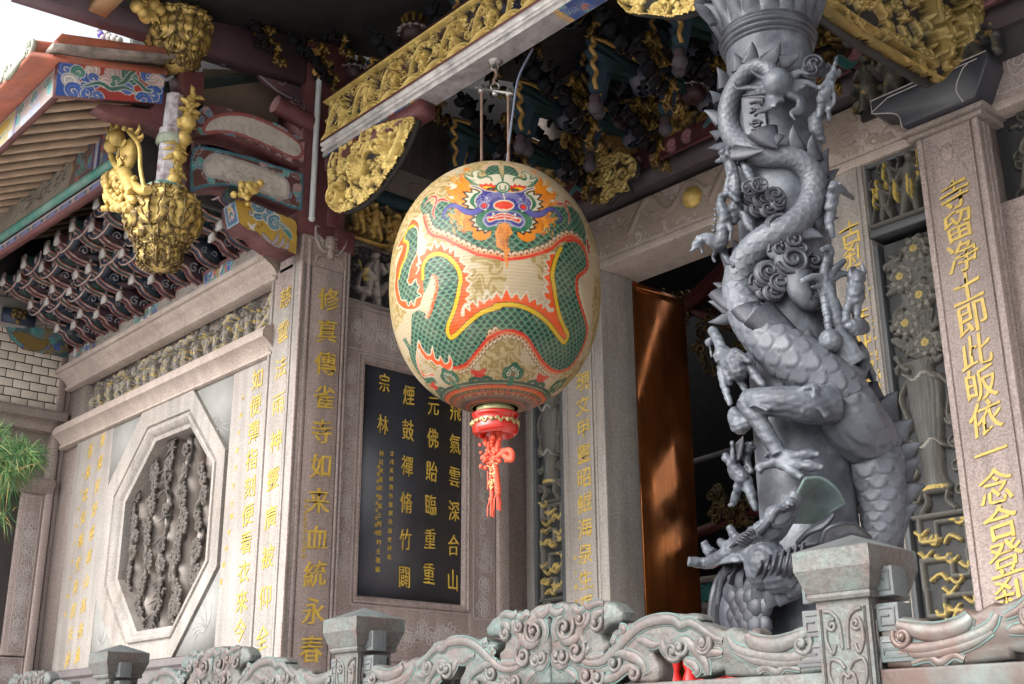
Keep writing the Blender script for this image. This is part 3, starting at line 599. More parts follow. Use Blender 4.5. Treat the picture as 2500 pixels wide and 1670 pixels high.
# ------------------------------------------------------------------ pillars at the right
def right_pillar(name, u0, u1, zt, label, verse, a, z_, size, n=.14, vs=True):
    t = thing(name, ((u0+u1)/2, YD, FLOOR), label, 'pillar')
    b = MB(); b.pbox(PD, u0, u1, FLOOR, zt, -.4, n, .006); b.build('shaft', M['pink'], t)
    b = MB(); w = u1-u0
    for q0, q1 in ((.0, .1), (.86, .9), (.93, 1.)): b.pbox(PD, u0+w*q0, u0+w*q1, FLOOR, zt-.005, n-.02, n+.016, .008)
    P2 = Plane('X', u1)
    for y0, y1 in ((YD-n-.014, YD-n+.03), (YD-n+.06, YD-n+.09), (YD-.03, YD+.0)): b.pbox(P2, y0, y1, FLOOR, zt-.005, -.02, .012, .006)
    b.build('edge_moulding', M['pink'], t, ang=30)
    if verse:
        b = MB(); write(b, PD.at(n+.002), verse, a, z_, size, .006, fat=.012, slant=.16); b.build('gilt_verse', M['goldpaint'], t)
    return t
rp = right_pillar('verse_pillar', PD.at(.14).uv(2245, 400)[0], PD.at(.14).uv(2400, 400)[0], PD.at(.14).uv(2300, 320)[1], 'tall pink granite pillar at right with large gilt verse under a black capital', '寺留净土即此皈依一念合登刹', (2330, 476), (2470, 1452), .205)
n = .14; ru0, ru1 = PD.at(.14).uv(2245, 400)[0], PD.at(.14).uv(2400, 400)[0]; rz = PD.at(.14).uv(2300, 320)[1]
b = MB(); b.pbox(PD, ru0-.05, ru1+.05, rz, rz+.035, -.3, n+.03, .012); b.pbox(PD, ru0-.07, ru1+.07, rz+.036, rz+.075, -.3, n+.055, .02); b.build('collar', M['brown'], rp, ang=30)
b = MB(); zc = rz+.076
P = cr([(ru0-.03, zc), (ru0-.06, zc+.1), (ru0-.22, zc+.17)], 5); q = np.vstack([P, [(ru0-.22, zc+.26)], [(ru1+.16, zc+.26)], [(ru1+.16, zc+.2)], [(ru1+.05, zc)]]); b.prism(PD, q, -.3, n+.1, .01)
b.build('capital', M['black'], rp)
b = MB(); A = np.vstack([P, [(ru0-.22, zc+.26), (ru1+.16, zc+.26)]]); b.tube(PD.pt(A[:, 0], A[:, 1], n+.1), .004, 5); A = np.array([(ru0-.22, zc+.18), (ru0-.1, zc+.235), (ru1+.1, zc+.235)]); b.tube(PD.pt(A[:, 0], A[:, 1], n+.1), .0035, 5)
A = cr([(ru1-.02, zc), (ru1-.05, zc+.1), (ru1-.0, zc+.2), (ru1+.04, zc+.23)], 5); b.tube(PD.pt(A[:, 0], A[:, 1], n+.1), .004, 5); b.build('incised_line', M['incised'], rp)
b = MB(); c = PD.at(n).uv(2312, 372)                                                   # bat carved under the collar
for s_ in (-1, 1):
    P = cr([(c[0], c[1]-.03), (c[0]+s_*.07, c[1]-.07), (c[0]+s_*.15, c[1]-.02), (c[0]+s_*.14, c[1]+.08), (c[0]+s_*.06, c[1]+.05), (c[0]+s_*.03, c[1])], 5); b.tube(PD.pt(P[:, 0], P[:, 1], n), .008, 6)
    P = cr([(c[0]+s_*.02, c[1]-.06), (c[0]+s_*.08, c[1]-.1), (c[0]+s_*.11, c[1]-.16)], 5); b.tube(PD.pt(P[:, 0], P[:, 1], n), .007, 6)
b.ball(PD.pt(c[0], c[1], n), (.045, .02, .06), 10); b.build('bat_carving', M['pink'], rp, True)
vase_wall = thing('relief_pilaster', (-3.75, YD, FLOOR), 'granite pilaster and dark vase relief, half hidden by the dragon column', 'pilaster')
su0, su1 = PD.uv(2150, 800)[0]+.01, ru0-.002
b = MB(); b.pbox(PD, -4.2, su0-.002, FLOOR, 5.21, -.2, .02, .006); b.pbox(PD, su0-.07, su0-.045, FLOOR, 5.2, 0, .03, .008); b.pbox(PD, su0-.03, su0-.004, FLOOR, 5.2, 0, .034, .01); b.build('face', M['granite'], vase_wall, ang=30)
b = MB(); write(b, PD.at(.02), '古刹日示年平安賞', (2078, 570), (2128, 945), .175, .006, fat=.012, slant=.14); b.build('gilt_verse', M['goldpaint'], vase_wall)
vase_strip(PD, su0, su1, 1.5, PD.uv(2180, 585)[1], vase_wall, 33, 1.2)
# niche relief above the vase strip: an old man and a child in gilt
nz0, nz1 = PD.uv(2185, 545)[1], PD.uv(2190, 385)[1]
cv = Cv(su0, su1, nz0, nz1, .0035, (.02, .022, .026)); r9 = random.Random(4); st, gd = (.085, .08, .07), (.45, .33, .07)
def fig(cv, x, y, z, r):
    k = cv.h.copy(); person(cv, x, y, z, .09, r); m = cv.h > k; cv.c[m] = st
for k in range(12): x, y = r9.uniform(su0+.03, su1-.03), nz0+(nz1-nz0)*r9.uniform(.55, .95); cv.stroke(spiral((x, y), .04, 1.2, k, 1), .012, gd if k % 3 == 0 else st, .05)
fig(cv, (su0+su1)/2+.05, nz0+.04, .42, r9); fig(cv, su0+.12, nz0+.04, .27, r9); fig(cv, su0+.2, nz0+.2, .24, r9)
for k in range(9): x = su0+.05+r9.random()*(su1-su0-.1); y = nz0+.06+r9.random()*.3; cv.stroke([(x, y), (x+.01, y+.12)], .007, gd, .1)
cv.stroke([(su0+.02, nz0+.015), (su1-.02, nz0+.015)], .018, st, .1); cv.stroke([(su0+.01, nz0), (su0+.01, nz1)], .014, (.05, .055, .06), .05)
b = MB(); cv.sheet(b, PD, .005, -.04, .9); b.build('figure_niche', M['relief'], vase_wall, True)
ms_ = mat('dark slate sill', (.05, .055, .06), .5, bump=.05); b = MB(); b.pbox(PD, su0, su1, nz0-.06, nz0-.003, -.2, .03, .008); b.build('niche_sill', ms_, vase_wall); b = MB(); b.pbox(PD, su0, su1, nz1+.002, nz1+.1, -.2, -.0, .006); b.build('niche_head', ms_, vase_wall)
# far right bay
fr = thing('far_right_wall', (-2.6, YD, FLOOR), 'granite wall at the right edge with dark gilt relief above a carved panel', 'wall')
fu0 = ru1+.004; zf = PD.uv(2470, 490)[1]; zf2 = PD.uv(2460, 250)[1]
b = MB(); b.pbox(PD, fu0, 0, FLOOR, zf, -.3, .02, .006); b.pbox(PD, fu0+.16, 0, FLOOR, zf-.05, 0, .035, .008); b.pbox(PD, fu0+.02, 0, zf2, 6.2, -.3, .04, .01); b.build('granite_face', M['pink'], fr)
b = MB(); engrave(PD.at(.035), fu0+.2, fu0+.8, zf-.9, zf-.1, .2, 24, r5, b, .004); rect_line(PD.at(.035), fu0+.19, fu0+.9, zf-1.6, zf-.07, b); engrave(PD.at(.04), fu0+.12, fu0+.7, zf2+.08, zf2+.45, .2, 16, r5, b, .004); rect_line(PD.at(.04), fu0+.1, fu0+.9, zf2+.05, zf2+.6, b); b.build('engraved_ornament', M['incised'], fr)
cv = Cv(fu0, fu0+.7, zf, zf2, .004, (.02, .022, .024)); carve(cv, r9, 50, .1, 'slc', .05); cv.c[cv.h > .02] = (.07, .066, .056)
fig(cv, fu0+.3, zf+.05, .5, r9); fig(cv, fu0+.55, zf+.1, .45, r9)
for k in range(8): x = fu0+.2+r9.random()*.4; y = zf+.1+r9.random()*.4; cv.stroke([(x, y), (x+.03*r9.uniform(-1, 1), y+.14)], .009, gd, .1)
b = MB(); cv.sheet(b, PD, .006, -.1, .9); b.build('gilt_relief', M['relief'], fr, True)
# colours of the painted timber
BLU, RED, WHT, GRN, OCH, PNK, TEA, MAR, YEL, LAV = (.025, .075, .28), (.36, .035, .03), (.58, .57, .55), (.03, .13, .10), (.36, .21, .05), (.36, .15, .17), (.04, .20, .20), (.10, .035, .036), (.50, .34, .06), (.30, .31, .52)
def swirl(cv, x, y, r, a, sg, col, line=WHT, lw=.006):
    P = spiral((x, y), r, 1.25, a, sg, 18); w = np.linspace(r*.42, r*.16, 18)
    if line is not None: cv.stroke(P, w+lw, line)
    cv.stroke(P, w, col)
    cv.stroke(P, np.full(18, lw*.5), tuple(min(1, c*2.2+.05) for c in col))
def tendril(cv, pts, w, col, line=WHT, lw=.006):
    P = cr(pts, 8); W = w*np.sin(np.linspace(.25, 3.0, len(P)))+.002
    cv.stroke(P, W+lw, line); cv.stroke(P, W, col)
def painted(p, u0, u1, v0, v1, bg, fn, name, parent, n=.0, step=.006, clip=None, res=.003, thick=None):
    cv = Cv(u0, u1, v0, v1, res, bg); fn(cv); b = MB(); cv.sheet(b, p, step, n, clip=clip, soft=1); return b.build(name, M['paint'], parent, True)
# ------------------------------------------------------------------ main roof over the porch
mr = thing('main_roof', (-2.5, 3.5, 6.1), 'dark wooden soffit of the big temple roof, above everything', 'roof')
def rz_(y): return 6.22+.25*(y-2.15)
b = MB()
for z0, z1, y0, y1 in ((0, .25, 2.0, 12.4),):
    V = [(x, y, rz_(y)+dz) for x in (-6.98, 6) for y in (y0, y1) for dz in (0, .25)]
    b.add(V, [[0, 1, 3, 2], [4, 6, 7, 5], [0, 4, 5, 1], [2, 3, 7, 6], [0, 2, 6, 4], [1, 5, 7, 3]])
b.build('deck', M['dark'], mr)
b = MB(); V = [(x, y, 6.16+.09*(y-2.15)+dz) for x in (-7.0, -6.86) for y in (2.0, 4.1) for dz in (.0, .5)]; b.add(V, [[0, 1, 3, 2], [4, 6, 7, 5], [0, 4, 5, 1], [2, 3, 7, 6], [0, 2, 6, 4], [1, 5, 7, 3]]); b.build('gable_board', mat('dusky maroon', (.055, .028, .036), .6), mr)
M['tanwood'] = mat('tan wood', (.40, .26, .14), .6, var=.25, vs=6, bump=.1)
for y in (2.5,):
    b = MB(); b.box((-6.55, y, rz_(y)-.06), (.6, .12, .1)); b.build('rafter_end', M['tanwood'], mr)
HOLES = [((-9, 12.4, FLOOR), (-2.4, 12.6, 8.5)), ((1.2, 12.4, FLOOR), (4, 12.6, 8.5)), ((-2.4, 12.4, FLOOR), (1.2, 12.6, HB[0])), ((-2.4, 12.4, HB[1]), (1.2, 12.6, HB[2])), ((-2.4, 12.4, HB[3]), (1.2, 12.6, 8.5))]
# dark hall behind the doorway, rear wall cut by two unseen slots, added to reflect on the door leaf
hi = thing('hall_interior', (-4.5, 10.5, FLOOR), 'dim hall seen through the doorway, back wall and side walls of dark wood', 'room')
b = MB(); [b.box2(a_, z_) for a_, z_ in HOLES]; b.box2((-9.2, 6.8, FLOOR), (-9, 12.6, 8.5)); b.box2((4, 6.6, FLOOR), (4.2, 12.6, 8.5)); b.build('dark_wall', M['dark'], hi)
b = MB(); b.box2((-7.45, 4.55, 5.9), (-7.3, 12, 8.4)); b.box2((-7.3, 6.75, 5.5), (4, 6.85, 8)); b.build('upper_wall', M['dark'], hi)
# ------------------------------------------------------------------ the long gilt beam with white underside
zb = 5.687; yb = 4.366; bu0, bu1 = -6.72, -2.9
bm = thing('gilt_beam', (-4.9, YF, zb), 'long horizontal beam faced with openwork gilt carving over a white moulding', 'beam')
zt1 = PF.uv(793, 250)[1]
b = MB(); b.pbox(PF, bu0, bu1, zb+.003, zt1+.1, -.166, -.055); b.build('core', M['maroon'], bm)
b = MB(); b.pbox(PF, bu0, bu1, zb, zb+.035, -.166, .0); b.mould(PF, bu0, bu1, [(-.05, zb+.04), (.0, zb+.04), (.014, zb+.045), (.014, zb+.06), (.0, zb+.065), (.0, zb+.075), (.02, zb+.08), (.025, zb+.092), (.02, zb+.104), (-.05, zb+.106)]); b.build('white_moulding', M['white'], bm)
b = MB(); b.pbox(PF, bu0, bu1, zb+.107, zb+.118, -.06, .026); b.build('red_fillet', M['maroon'], bm)
cv = Cv(bu0, bu1, zb+.12, zt1, .0032); r = random.Random(11); hv = zt1-zb-.12
carve(cv, r, 300, .075, 'sslfb', .035)
for x in np.arange(bu0+.2, bu1, .33):
    person(cv, x+r.uniform(-.05, .05), zb+.17, r.uniform(.17, .23), .06, r)
    cv.stroke(cr([(x-.16, zb+.15), (x-.12, zb+.3), (x-.03, zb+.38), (x+.08, zb+.36)], 6), np.linspace(.017, .008, 19), h=.045)
    for q in range(3): cv.dot(x-.02+r.uniform(-.1, .1), zb+.36+r.uniform(-.03, .04), .03, h=.035)
for q in np.arange(bu0, bu1, .24):
    cv.stroke(cr([(q, zb+.13), (q+.06, zb+.165), (q+.12, zb+.175), (q+.18, zb+.165), (q+.24, zb+.13)], 5), .018, h=.05); cv.stroke(cr([(q+.04, zb+.13), (q+.12, zb+.15), (q+.2, zb+.13)], 5), .010, h=.06)
cv.stroke([(bu0, zt1-.006), (bu1, zt1-.006)], .011, h=.05); cv.stroke([(bu0, zb+.125), (bu1, zb+.125)], .012, h=.05)
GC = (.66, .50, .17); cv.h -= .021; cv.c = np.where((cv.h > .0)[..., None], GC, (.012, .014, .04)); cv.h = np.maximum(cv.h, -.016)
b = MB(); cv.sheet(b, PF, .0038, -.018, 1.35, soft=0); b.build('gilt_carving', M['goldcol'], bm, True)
PU = Plane('Z', zb-.003); v0_, v1_ = -yb, -YF
cv = Cv(bu0, bu1, -4.36, -4.205, .003, (.33, .31, .32)); r = random.Random(2)
ue = PU.uv(1035, 262)[0]; ur = PU.uv(1395, 50)[0]
for a0, a1, s in ((bu0, ue, 1), (ur, bu1, -1)):
    cv.poly([(a0, -4.37), (a1, -4.37), (a1, -4.2), (a0, -4.2)], BLU)
    for k in range(60): swirl(cv, r.uniform(a0, a1), r.uniform(-4.37, -4.2), .025, r.random()*6, r.choice((-1, 1)), r.choice((TEA, BLU, GRN, RED, BLU)), line=(.45, .5, .52), lw=.003)
    e = a1 if s > 0 else a0
    for k in range(5): swirl(cv, e, -4.35+.035*k, .02, 1+k, 1, OCH, line=(.42, .3, .2), lw=.006)
b = MB(); cv.sheet(b, PU, .0045, 0); b.build('painted_soffit', mat('aged painted soffit', None, .7, var=.25, vs=9, attr=True, tint=(.14, .13, .14), tamt=.7, ts=7), bm, True)
# ------------------------------------------------------------------ gilt corner brackets
def gilt_bracket(name, poly_px, label, cat, p, depth, seed, n, sz, kinds='slfcp', extra=None, amp=1., dim=1., res=.0035):
    q = p.uvs(poly_px); lo, hi = q.min(0), q.max(0); t = thing(name, p.pt(q[:, 0].mean(), lo[1], -.05), label, cat)
    b = MB(); b.prism(p, q, -.075, -.045); b.build('backboard', M['dark'], t)
    cv = Cv(lo[0], hi[0], lo[1], hi[1], res); r = random.Random(seed); carve(cv, r, n, sz, kinds, depth)
    if extra: extra(cv)
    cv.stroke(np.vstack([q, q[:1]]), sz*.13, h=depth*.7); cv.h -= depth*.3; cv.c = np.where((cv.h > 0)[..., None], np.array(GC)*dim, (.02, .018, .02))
    b = MB(); cv.sheet(b, p, .005, -.03, amp, clip=q); b.build('gilt_carving', M['goldcol'], t, True)
    return t
qp = [(800, 393), (822, 352), (880, 320), (998, 284), (1000, 310), (975, 370), (946, 418), (910, 465), (871, 500), (835, 515), (821, 516), (800, 500), (798, 440)]
qp = [(px_, py_) for px_, py_ in cr(qp, 3, True)]
def ex(cv):
    c = PF.uv(872, 400); cv.dot(c[0], c[1], .06, h=.05)
    for k in range(5): cv.stroke(spiral((c[0]+.02, c[1]-.02), .11-.02*k, .6, 2.2, 1, 14, .8), .008, h=.09+.012*k)
    c = PF.uv(822, 480); cv.stroke(spiral(c, .085, 1.8, 1, 1, 24), np.linspace(.018, .012, 24), h=.1)
    c = PF.uv(935, 350)
    for q in range(5): cv.dot(c[0]+.045*math.cos(q*1.257), c[1]+.045*math.sin(q*1.257), .035, h=.1)
    for a, bb in (((985, 305), (955, 390)),):
        A, B = PF.uv(*a), PF.uv(*bb); m = (A+B)/2+np.array([.05, .03]); cv.stroke(cr([A, m, B], 6), np.linspace(.015, .025, 13), h=.085)
gilt_bracket('gilt_corner_bracket', qp, 'gilt phoenix and flower bracket under the left end of the gilt beam', 'bracket', PF, .06, 5, 330, .065, 'slfb', ex)
b = MB(); b.pbox(PF, -6.72, PF.uv(1018, 289)[0], 5.58, 5.683, -.15, -.02); tag(b.build('bracket_seat', M['maroon']), 'maroon block between the gilt beam and its gilt corner bracket', 'block')
gilt_bracket('gilt_valance_bracket', [(1505, 3), (1530, 28), (1600, 34), (1640, 38), (1700, 20), (1704, -40), (1500, -40)], 'gilt bracket edge hanging at the top of the picture, left of the dragon column', 'bracket', PF.at(.02), .06, 9, 120, .075, 'slf')
PX = Plane('X', -2.72)
def rim(cv):
    A = PX.uvs([(1975, 4), (2100, 92), (2215, 160), (2270, 190), (2288, 198)]); cv.stroke(A, .02, h=.1); cv.stroke(A+np.array([0, .12]), .012, h=.06)
    r = random.Random(3)
    for k in range(16): person(cv, r.uniform(cv.u0+.5, cv.u1-.1), r.uniform(cv.v0+.25, cv.v0+.8), r.uniform(.22, .34), .13, r)
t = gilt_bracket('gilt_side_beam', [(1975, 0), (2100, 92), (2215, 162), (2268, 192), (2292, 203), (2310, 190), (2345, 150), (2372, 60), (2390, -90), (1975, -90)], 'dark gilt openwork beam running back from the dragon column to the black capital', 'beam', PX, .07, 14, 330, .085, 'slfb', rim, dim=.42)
# little dark carved figures over the black capital
cv = Cv(-3.62, -2.6, rz+.34, rz+.85, .005); r = random.Random(8); carve(cv, r, 40, .1, 'slc', .06)
for x in (-3.5, -3.33, -2.95, -2.8): person(cv, x, rz+.35, .4, .1, r)
cv.c[:] = (.02, .02, .022); cv.c[cv.h > .02] = (.085, .08, .07); cv.c[(cv.h > .02) & (cv.blur((np.random.RandomState(5).rand(*cv.h.shape) > .97)*1., 3) > .1)] = (.4, .26, .06)
b = MB(); cv.sheet(b, PD, .008, .1); b.build('carved_figures', M['relief'], rp, True)
b = MB(); b.pbox(PD, -3.62, -2.0, rz+.34, 7.2, -.3, .05); b.build('timber_backing', M['dark'], rp)
# ------------------------------------------------------------------ lintel timber: purple round beam and red cloud band
lb = thing('lintel_timber', (-4.6, YD, 5.7), 'dark purple beam and red band painted with pink clouds above the doorway lintel', 'beam')
PL2 = PD.at(.16); z0 = PL2.uv(1600, 434)[1]; z1 = PL2.uv(1600, 386)[1]; z2 = PL2.uv(1600, 343)[1]
b = MB(); zz = np.linspace(0, 1, 9); pr = [(-.2, z0), (.1, z0)]+[(.1+.06*math.sin(t*math.pi), z0+(z1-z0)*t) for t in zz]+[(-.2, z1)]; b.mould(PD, -6.9, -2.2, pr); b.build('beam', mat('purple brown beam', (.06, .045, .05), .6, var=.2), lb, ang=50)
def pc(cv):
    r = random.Random(6); x = cv.u0
    while x < cv.u1:
        y = r.uniform(z1+.03, z2-.03); swirl(cv, x, y, .045, r.random()*6, r.choice((-1, 1)), PNK, line=(.42, .25, .26)); x += r.uniform(.1, .2)
        if r.random() < .4: tendril(cv, [(x, y), (x+.1, y+.05), (x+.2, y-.04), (x+.3, y+.02)], .025, TEA, line=(.2, .3, .28)); x += .25
painted(PL2, -6.8, -2.2, z1+.002, z2, (.085, .016, .02), pc, 'cloud_band', lb, -.03)
b = MB(); b.pbox(PD, -6.9, -2.2, z1+.002, z2, -.2, .125); b.build('band_board', M['maroon'], lb)
gb = gilt_bracket('gilt_leaf_boss', cr([(1432, 440), (1440, 400), (1475, 378), (1520, 372), (1548, 392), (1546, 425), (1525, 440), (1532, 462), (1500, 470), (1475, 495), (1458, 485), (1470, 455), (1445, 455)], 3, True), 'gilt openwork leaf boss in front of the purple lintel beam', 'boss', PD.at(.3), .03, 4, 34, .13, 'ss', dim=.7)
# ------------------------------------------------------------------ bracket clusters under the porch ceiling
def fret_drum(c, label):
    t = thing('fret_drum', c-[0, 0, .08], label, 'drum'); c = np.asarray(c, float)
    b = MB(); b.lathe(c, [(.01, -.08), (.05, -.08), (.085, -.07), (.10, -.03), (.10, .03), (.08, .05), (.01, .06)], 18); b.build('drum', M['drum'], t, True)
    b = MB()
    for k in range(14): a = k*.4488; p0 = c+np.array([.101*math.cos(a), .101*math.sin(a), 0]); b.box(p0+np.array([0, 0, .01*(1 if k % 2 else -1)]), (.01, .01, .024)); b.box(p0+np.array([0, 0, .0]), (.045, .045, .007))
    b.build('fret_band', M['fret'], t)
    b = MB()
    for k in range(9): a = k*.7; b.tube([c+np.array([.07*math.cos(a), .07*math.sin(a), .05]), c+np.array([.085*math.cos(a), .085*math.sin(a), .1]), c+np.array([.05*math.cos(a+.4), .05*math.sin(a+.4), .15])], [.014, .018, .003], 5)
    b.build('drum_crown', M['goldd'], t, True)
def ceiling_bracket(loc, label, group):
    x, y, z = loc; t = thing('ceiling_bracket', loc, label, 'bracket', group); PXb = Plane('X', x+.03)
    f = np.array([(y, z), (y+.02, z-.05), (y-.015, z-.09), (y+.03, z-.14), (y-.005, z-.20), (y+.035, z-.25), (y+.01, z-.32), (y+.03, z-.38)])
    F = cr(f, 5); top = np.array([(y+.5, z+.0), (y+.3, z+.012), (y+.12, z+.018)]); T_ = np.vstack([cr(top, 5), F])
    q = np.vstack([T_, [(y+.09, z-.38), (y+.16, z-.16), (y+.5, z-.1)]])
    b = MB(); b.prism(PXb, q, -.06, 0); b.build('arm', M['armgreen'], t)
    b = MB(); b.tube(PXb.pt(T_[:, 0], T_[:, 1], .004), .0155, 6); b.build('ochre_edge', M['ochre'], t, True)
    b = MB(); b.lathe((x, y+.045, z-.5), [(.005, -.04), (.03, -.035), (.05, 0), (.045, .03), (.03, .05), (.04, .08), (.02, .1)], 12); b.build('lotus_bud', M['budgrey'], t, True)
    b = MB(); b.lathe((x, y+.52, z-.1), [(.04, -.06), (.07, -.05), (.09, 0), (.085, .04), (.06, .07), (.075, .1)], 16); b.build('bearing_bowl', M['budblue'], t, True)
    b = MB(); r = random.Random(int(x*100))
    for k in range(11):
        f_ = k/10; c = np.array([x+.27+.05*math.sin(k*2.), y+.3+.22*f_, z+.02-.46*f_]); b.ball(c, (.035, .035, .045), 7)
        for s in range(3): b.tube([c, c+np.array([.03*math.cos(s*2+k), .03*math.sin(s*2+k), -.05]), c+np.array([.055*math.cos(s*2+k), .055*math.sin(s*2+k), -.03])], [.02, .015, .003], 5)
    b.build('gilt_spray', M['goldd'], t, True)
    b = MB(); P = cr([(x+.16, y-.05, z+.1), (x+.2, y+.06, z-.06), (x+.26, y+.22, z-.14), (x+.27, y+.32, z-.3), (x+.3, y+.44, z-.36)], 6)
    for i in range(0, len(P)-2, 3): b.tube(P[i:i+3], [.05, .055, .03], 7)
    r = random.Random(5)
    for i in range(26): q = P[r.randrange(len(P))]+np.array([r.uniform(-.09, .09), r.uniform(-.09, .09), r.uniform(-.06, .06)]); a = r.uniform(0, 6.28); b.tube([q, q+[.04*math.cos(a), .04*math.sin(a), .02], q+[.05*math.cos(a+.8), .05*math.sin(a+.8), .05]], [.012, .022, .004], 5)
    b.build('carved_strut', M['strut'], t, True)
    return t
M['drum'] = mat('dark red drum', (.028, .010, .012), .5, var=.3); M['goldd'] = mat('dimmed gold', (.20, .12, .026), .36, metal=.5, var=.3, vs=12, tint=(.03, .02, .012), tamt=1., ts=9)  # gold colour darkened to stand for the shade under the ceiling and in the hall
M['armgreen'] = mat('dark green arm', (.012, .034, .033), .75, spec=.2, var=.3, vs=6, tint=(.03, .04, .08), tamt=.7, ts=4); M['ochre'] = mat('ochre paint', (.34, .20, .055), .6, var=.2); M['budgrey'] = mat('grey lotus bud', (.05, .05, .06), .8, spec=.15, var=.3, vs=12, tint=(.09, .03, .03), tamt=.6, ts=12)
M['budblue'] = mat('blue bearing bowl', (.035, .06, .09), .6, var=.3, tint=(.16, .08, .08), tamt=.6, ts=9); M['fret'] = mat('cream fret paint', (.17, .15, .14), .6); M['strut'] = mat('dusky painted strut', (.012, .009, .011), .9, spec=.08, var=.4, vs=8, tint=(.009, .015, .019), tamt=.8, ts=8)
gl_ = 'bracket cluster with ochre edged arm and gilt spray in the dark porch ceiling'
cb = ceiling_bracket((0, 0, 0), gl_, 'bracket clusters under the porch ceiling')
pos = []
for Yr, (px_, py_) in ((5.55, (1425, 252)), (4.95, (1436, 95))):
    p0 = Plane('Y', Yr).px(px_, py_); pos += [(p0[0]+k*.72, Yr, p0[2]) for k in range(-4, 5)]
    if Yr == 5.55: z5 = p0[2]
pos += [(-6.55+k*.5, 4.45+.12*(k % 2), 6.52+.06*(k % 3)) for k in range(0, 8)]
for Yr, (px_, py_) in ((5.25, (1275, 215)), (5.85, (1128, 300))): p0 = Plane('Y', Yr).px(px_, py_); pos += [(p0[0]+k*.72, Yr, p0[2]) for k in range(-3, 6)]
first = True
for p_ in pos:
    if p_[0] < -6.6 or p_[0] > -1.8: continue
    if abs(p_[0]+2.85) < .35 and p_[1] < 5: continue
    if first: cb.location = p_; first = False
    else: clone(cb, p_)
for (px_, py_), lab in zip(((862, 175), (1010, 78), (1500, 300), (1690, 220)), ('gilt crowned fret drum just above the left end of the gilt beam', 'gilt crowned fret drum above the middle of the gilt beam', 'dim fret drum above the red cloud band, left of the gilt leaf boss', 'dim fret drum above the red cloud band beside the dragon column')): fret_drum(Plane('Y', 4.55 if py_ < 180 and px_ < 1100 else 5.9).px(px_, py_), lab)
# gilt frieze boards behind the brackets
cv = Cv(-6.8, -2.4, z2+.02, z2+.55, .006); r = random.Random(15); carve(cv, r, 260, .13, 'slfcb', .06); cv.c = np.where((cv.h > .02)[..., None], (.40, .25, .07), (.02, .02, .024))
b = MB(); cv.sheet(b, PD, .009, .02); b.build('gilt_board', M['goldcol'], lb, True)
# hanging painted panel of the return wall's timber
tp = thing('painted_scroll', (-6.9, 5.2, 6.0), 'small pale painted scroll panel with ink bamboo above the gilt relief, left of the lantern', 'panel')
q = PC.uvs([(962, 410), (1065, 448), (1060, 500), (955, 472)])
def ink(cv):
    r = random.Random(2)
    for k in range(22): a = r.uniform(-1, 1); x, y = r.uniform(cv.u0, cv.u1), r.uniform(cv.v0, cv.v1); cv.stroke([(x, y), (x+.05*math.cos(a), y+.05*math.sin(a))], [.006, .001], (.05, .05, .05))
painted(PC, q[:, 0].min()-.1, q[:, 0].max()+.35, q[:, 1].min(), q[:, 1].max(), (.17, .145, .135), ink, 'painted_face', tp, .01)
b = MB(); a0, a1, c0, c1 = q[:, 0].min()-.1, q[:, 0].max()+.35, q[:, 1].min(), q[:, 1].max(); b.pbox(PC, a0, a1, c0, c1, -.2, .006); b.pbox(PC, a0-.1, a1, c0-.08, c0-.02, -.2, .03, .01); b.build('frame', M['armgreen'], tp)
# ------------------------------------------------------------------ the painted lantern
LX, LY, LZ, LR, LB = -4.93, 4.305, 4.165, .618, .75
def lrad(z):                                                                      # profile of the paper body
    t = np.clip(np.abs((np.asarray(z, float)-LZ)/LB), 0, .9995); return LR*(1-t**2.2)**(1/2.15)
ZT = np.linspace(LZ-LB*.999, LZ+LB*.999, 3000); ST = np.concatenate([[0], np.cumsum(np.hypot(np.diff(ZT), np.diff(lrad(ZT))))])
TH0 = math.atan2(EYE[1]-LY, EYE[0]-LX)                                            # towards the viewer
def lan(px_, py_):                                                                # photo point -> (u, s) on the paper
    d = ray(px_, py_); d /= np.linalg.norm(d); t = np.linspace(4.5, 9.5, 2500); P = EYE+np.outer(t, d); r = np.hypot(P[:, 0]-LX, P[:, 1]-LY)
    dz = (P[:, 2]-LZ)/LB; f = (r/LR)**2.2+np.abs(dz)**2.2
    k = np.argmax(f < 1) if (f < 1).any() else int(np.argmin(f)); p = P[k]
    th = (math.atan2(p[1]-LY, p[0]-LX)-TH0+math.pi) % (2*math.pi)-math.pi
    return th*LR, float(np.interp(p[2], ZT, ST))
QO = {1: (920, 380), 2: (1180, 380), 3: (920, 680), 4: (1180, 680)}
def Q(k, *pts): return [lan(QO[k][0]+x/5.2267, QO[k][1]+y/5.2267) for x, y in pts]
UM = math.pi*LR; TOP = ST[-1]
cv = Cv(-UM, UM, 0, TOP, .0022, (.53, .445, .30))
CX = cv.X[None]; CYY = cv.Y[:, None]
rs = np.random.RandomState(4)
def vnoise(sc, seed):                                                             # smooth noise over the canvas
    g = np.random.RandomState(seed).rand(int(TOP/sc)+4, int(2*UM/sc)+4); x = (cv.X+UM)/sc; y = cv.Y/sc; i = x.astype(int); j = y.astype(int); fx = (x-i); fy = (y-j); fx = fx*fx*(3-2*fx); fy = (fy*fy*(3-2*fy))[:, None]
    return (g[j][:, i]*(1-fx)+g[j][:, i+1]*fx)*(1-fy)+(g[j+1][:, i]*(1-fx)+g[j+1][:, i+1]*fx)*fy
nA, nB, nC = vnoise(.16, 1), vnoise(.035, 2), vnoise(.05, 3)
lines = np.sin((CYY/.010)+9*nB+7*nC) ; patch = nA+.25*nB > .60
cv.c[:] = np.where((patch & (lines > -.1))[..., None], (.34, .25, .09), np.where(patch[..., None], (.50, .41, .22), cv.c)); cv.c *= (1-.05*(np.sin(CYY/.004+5*nB) > .6))[..., None]
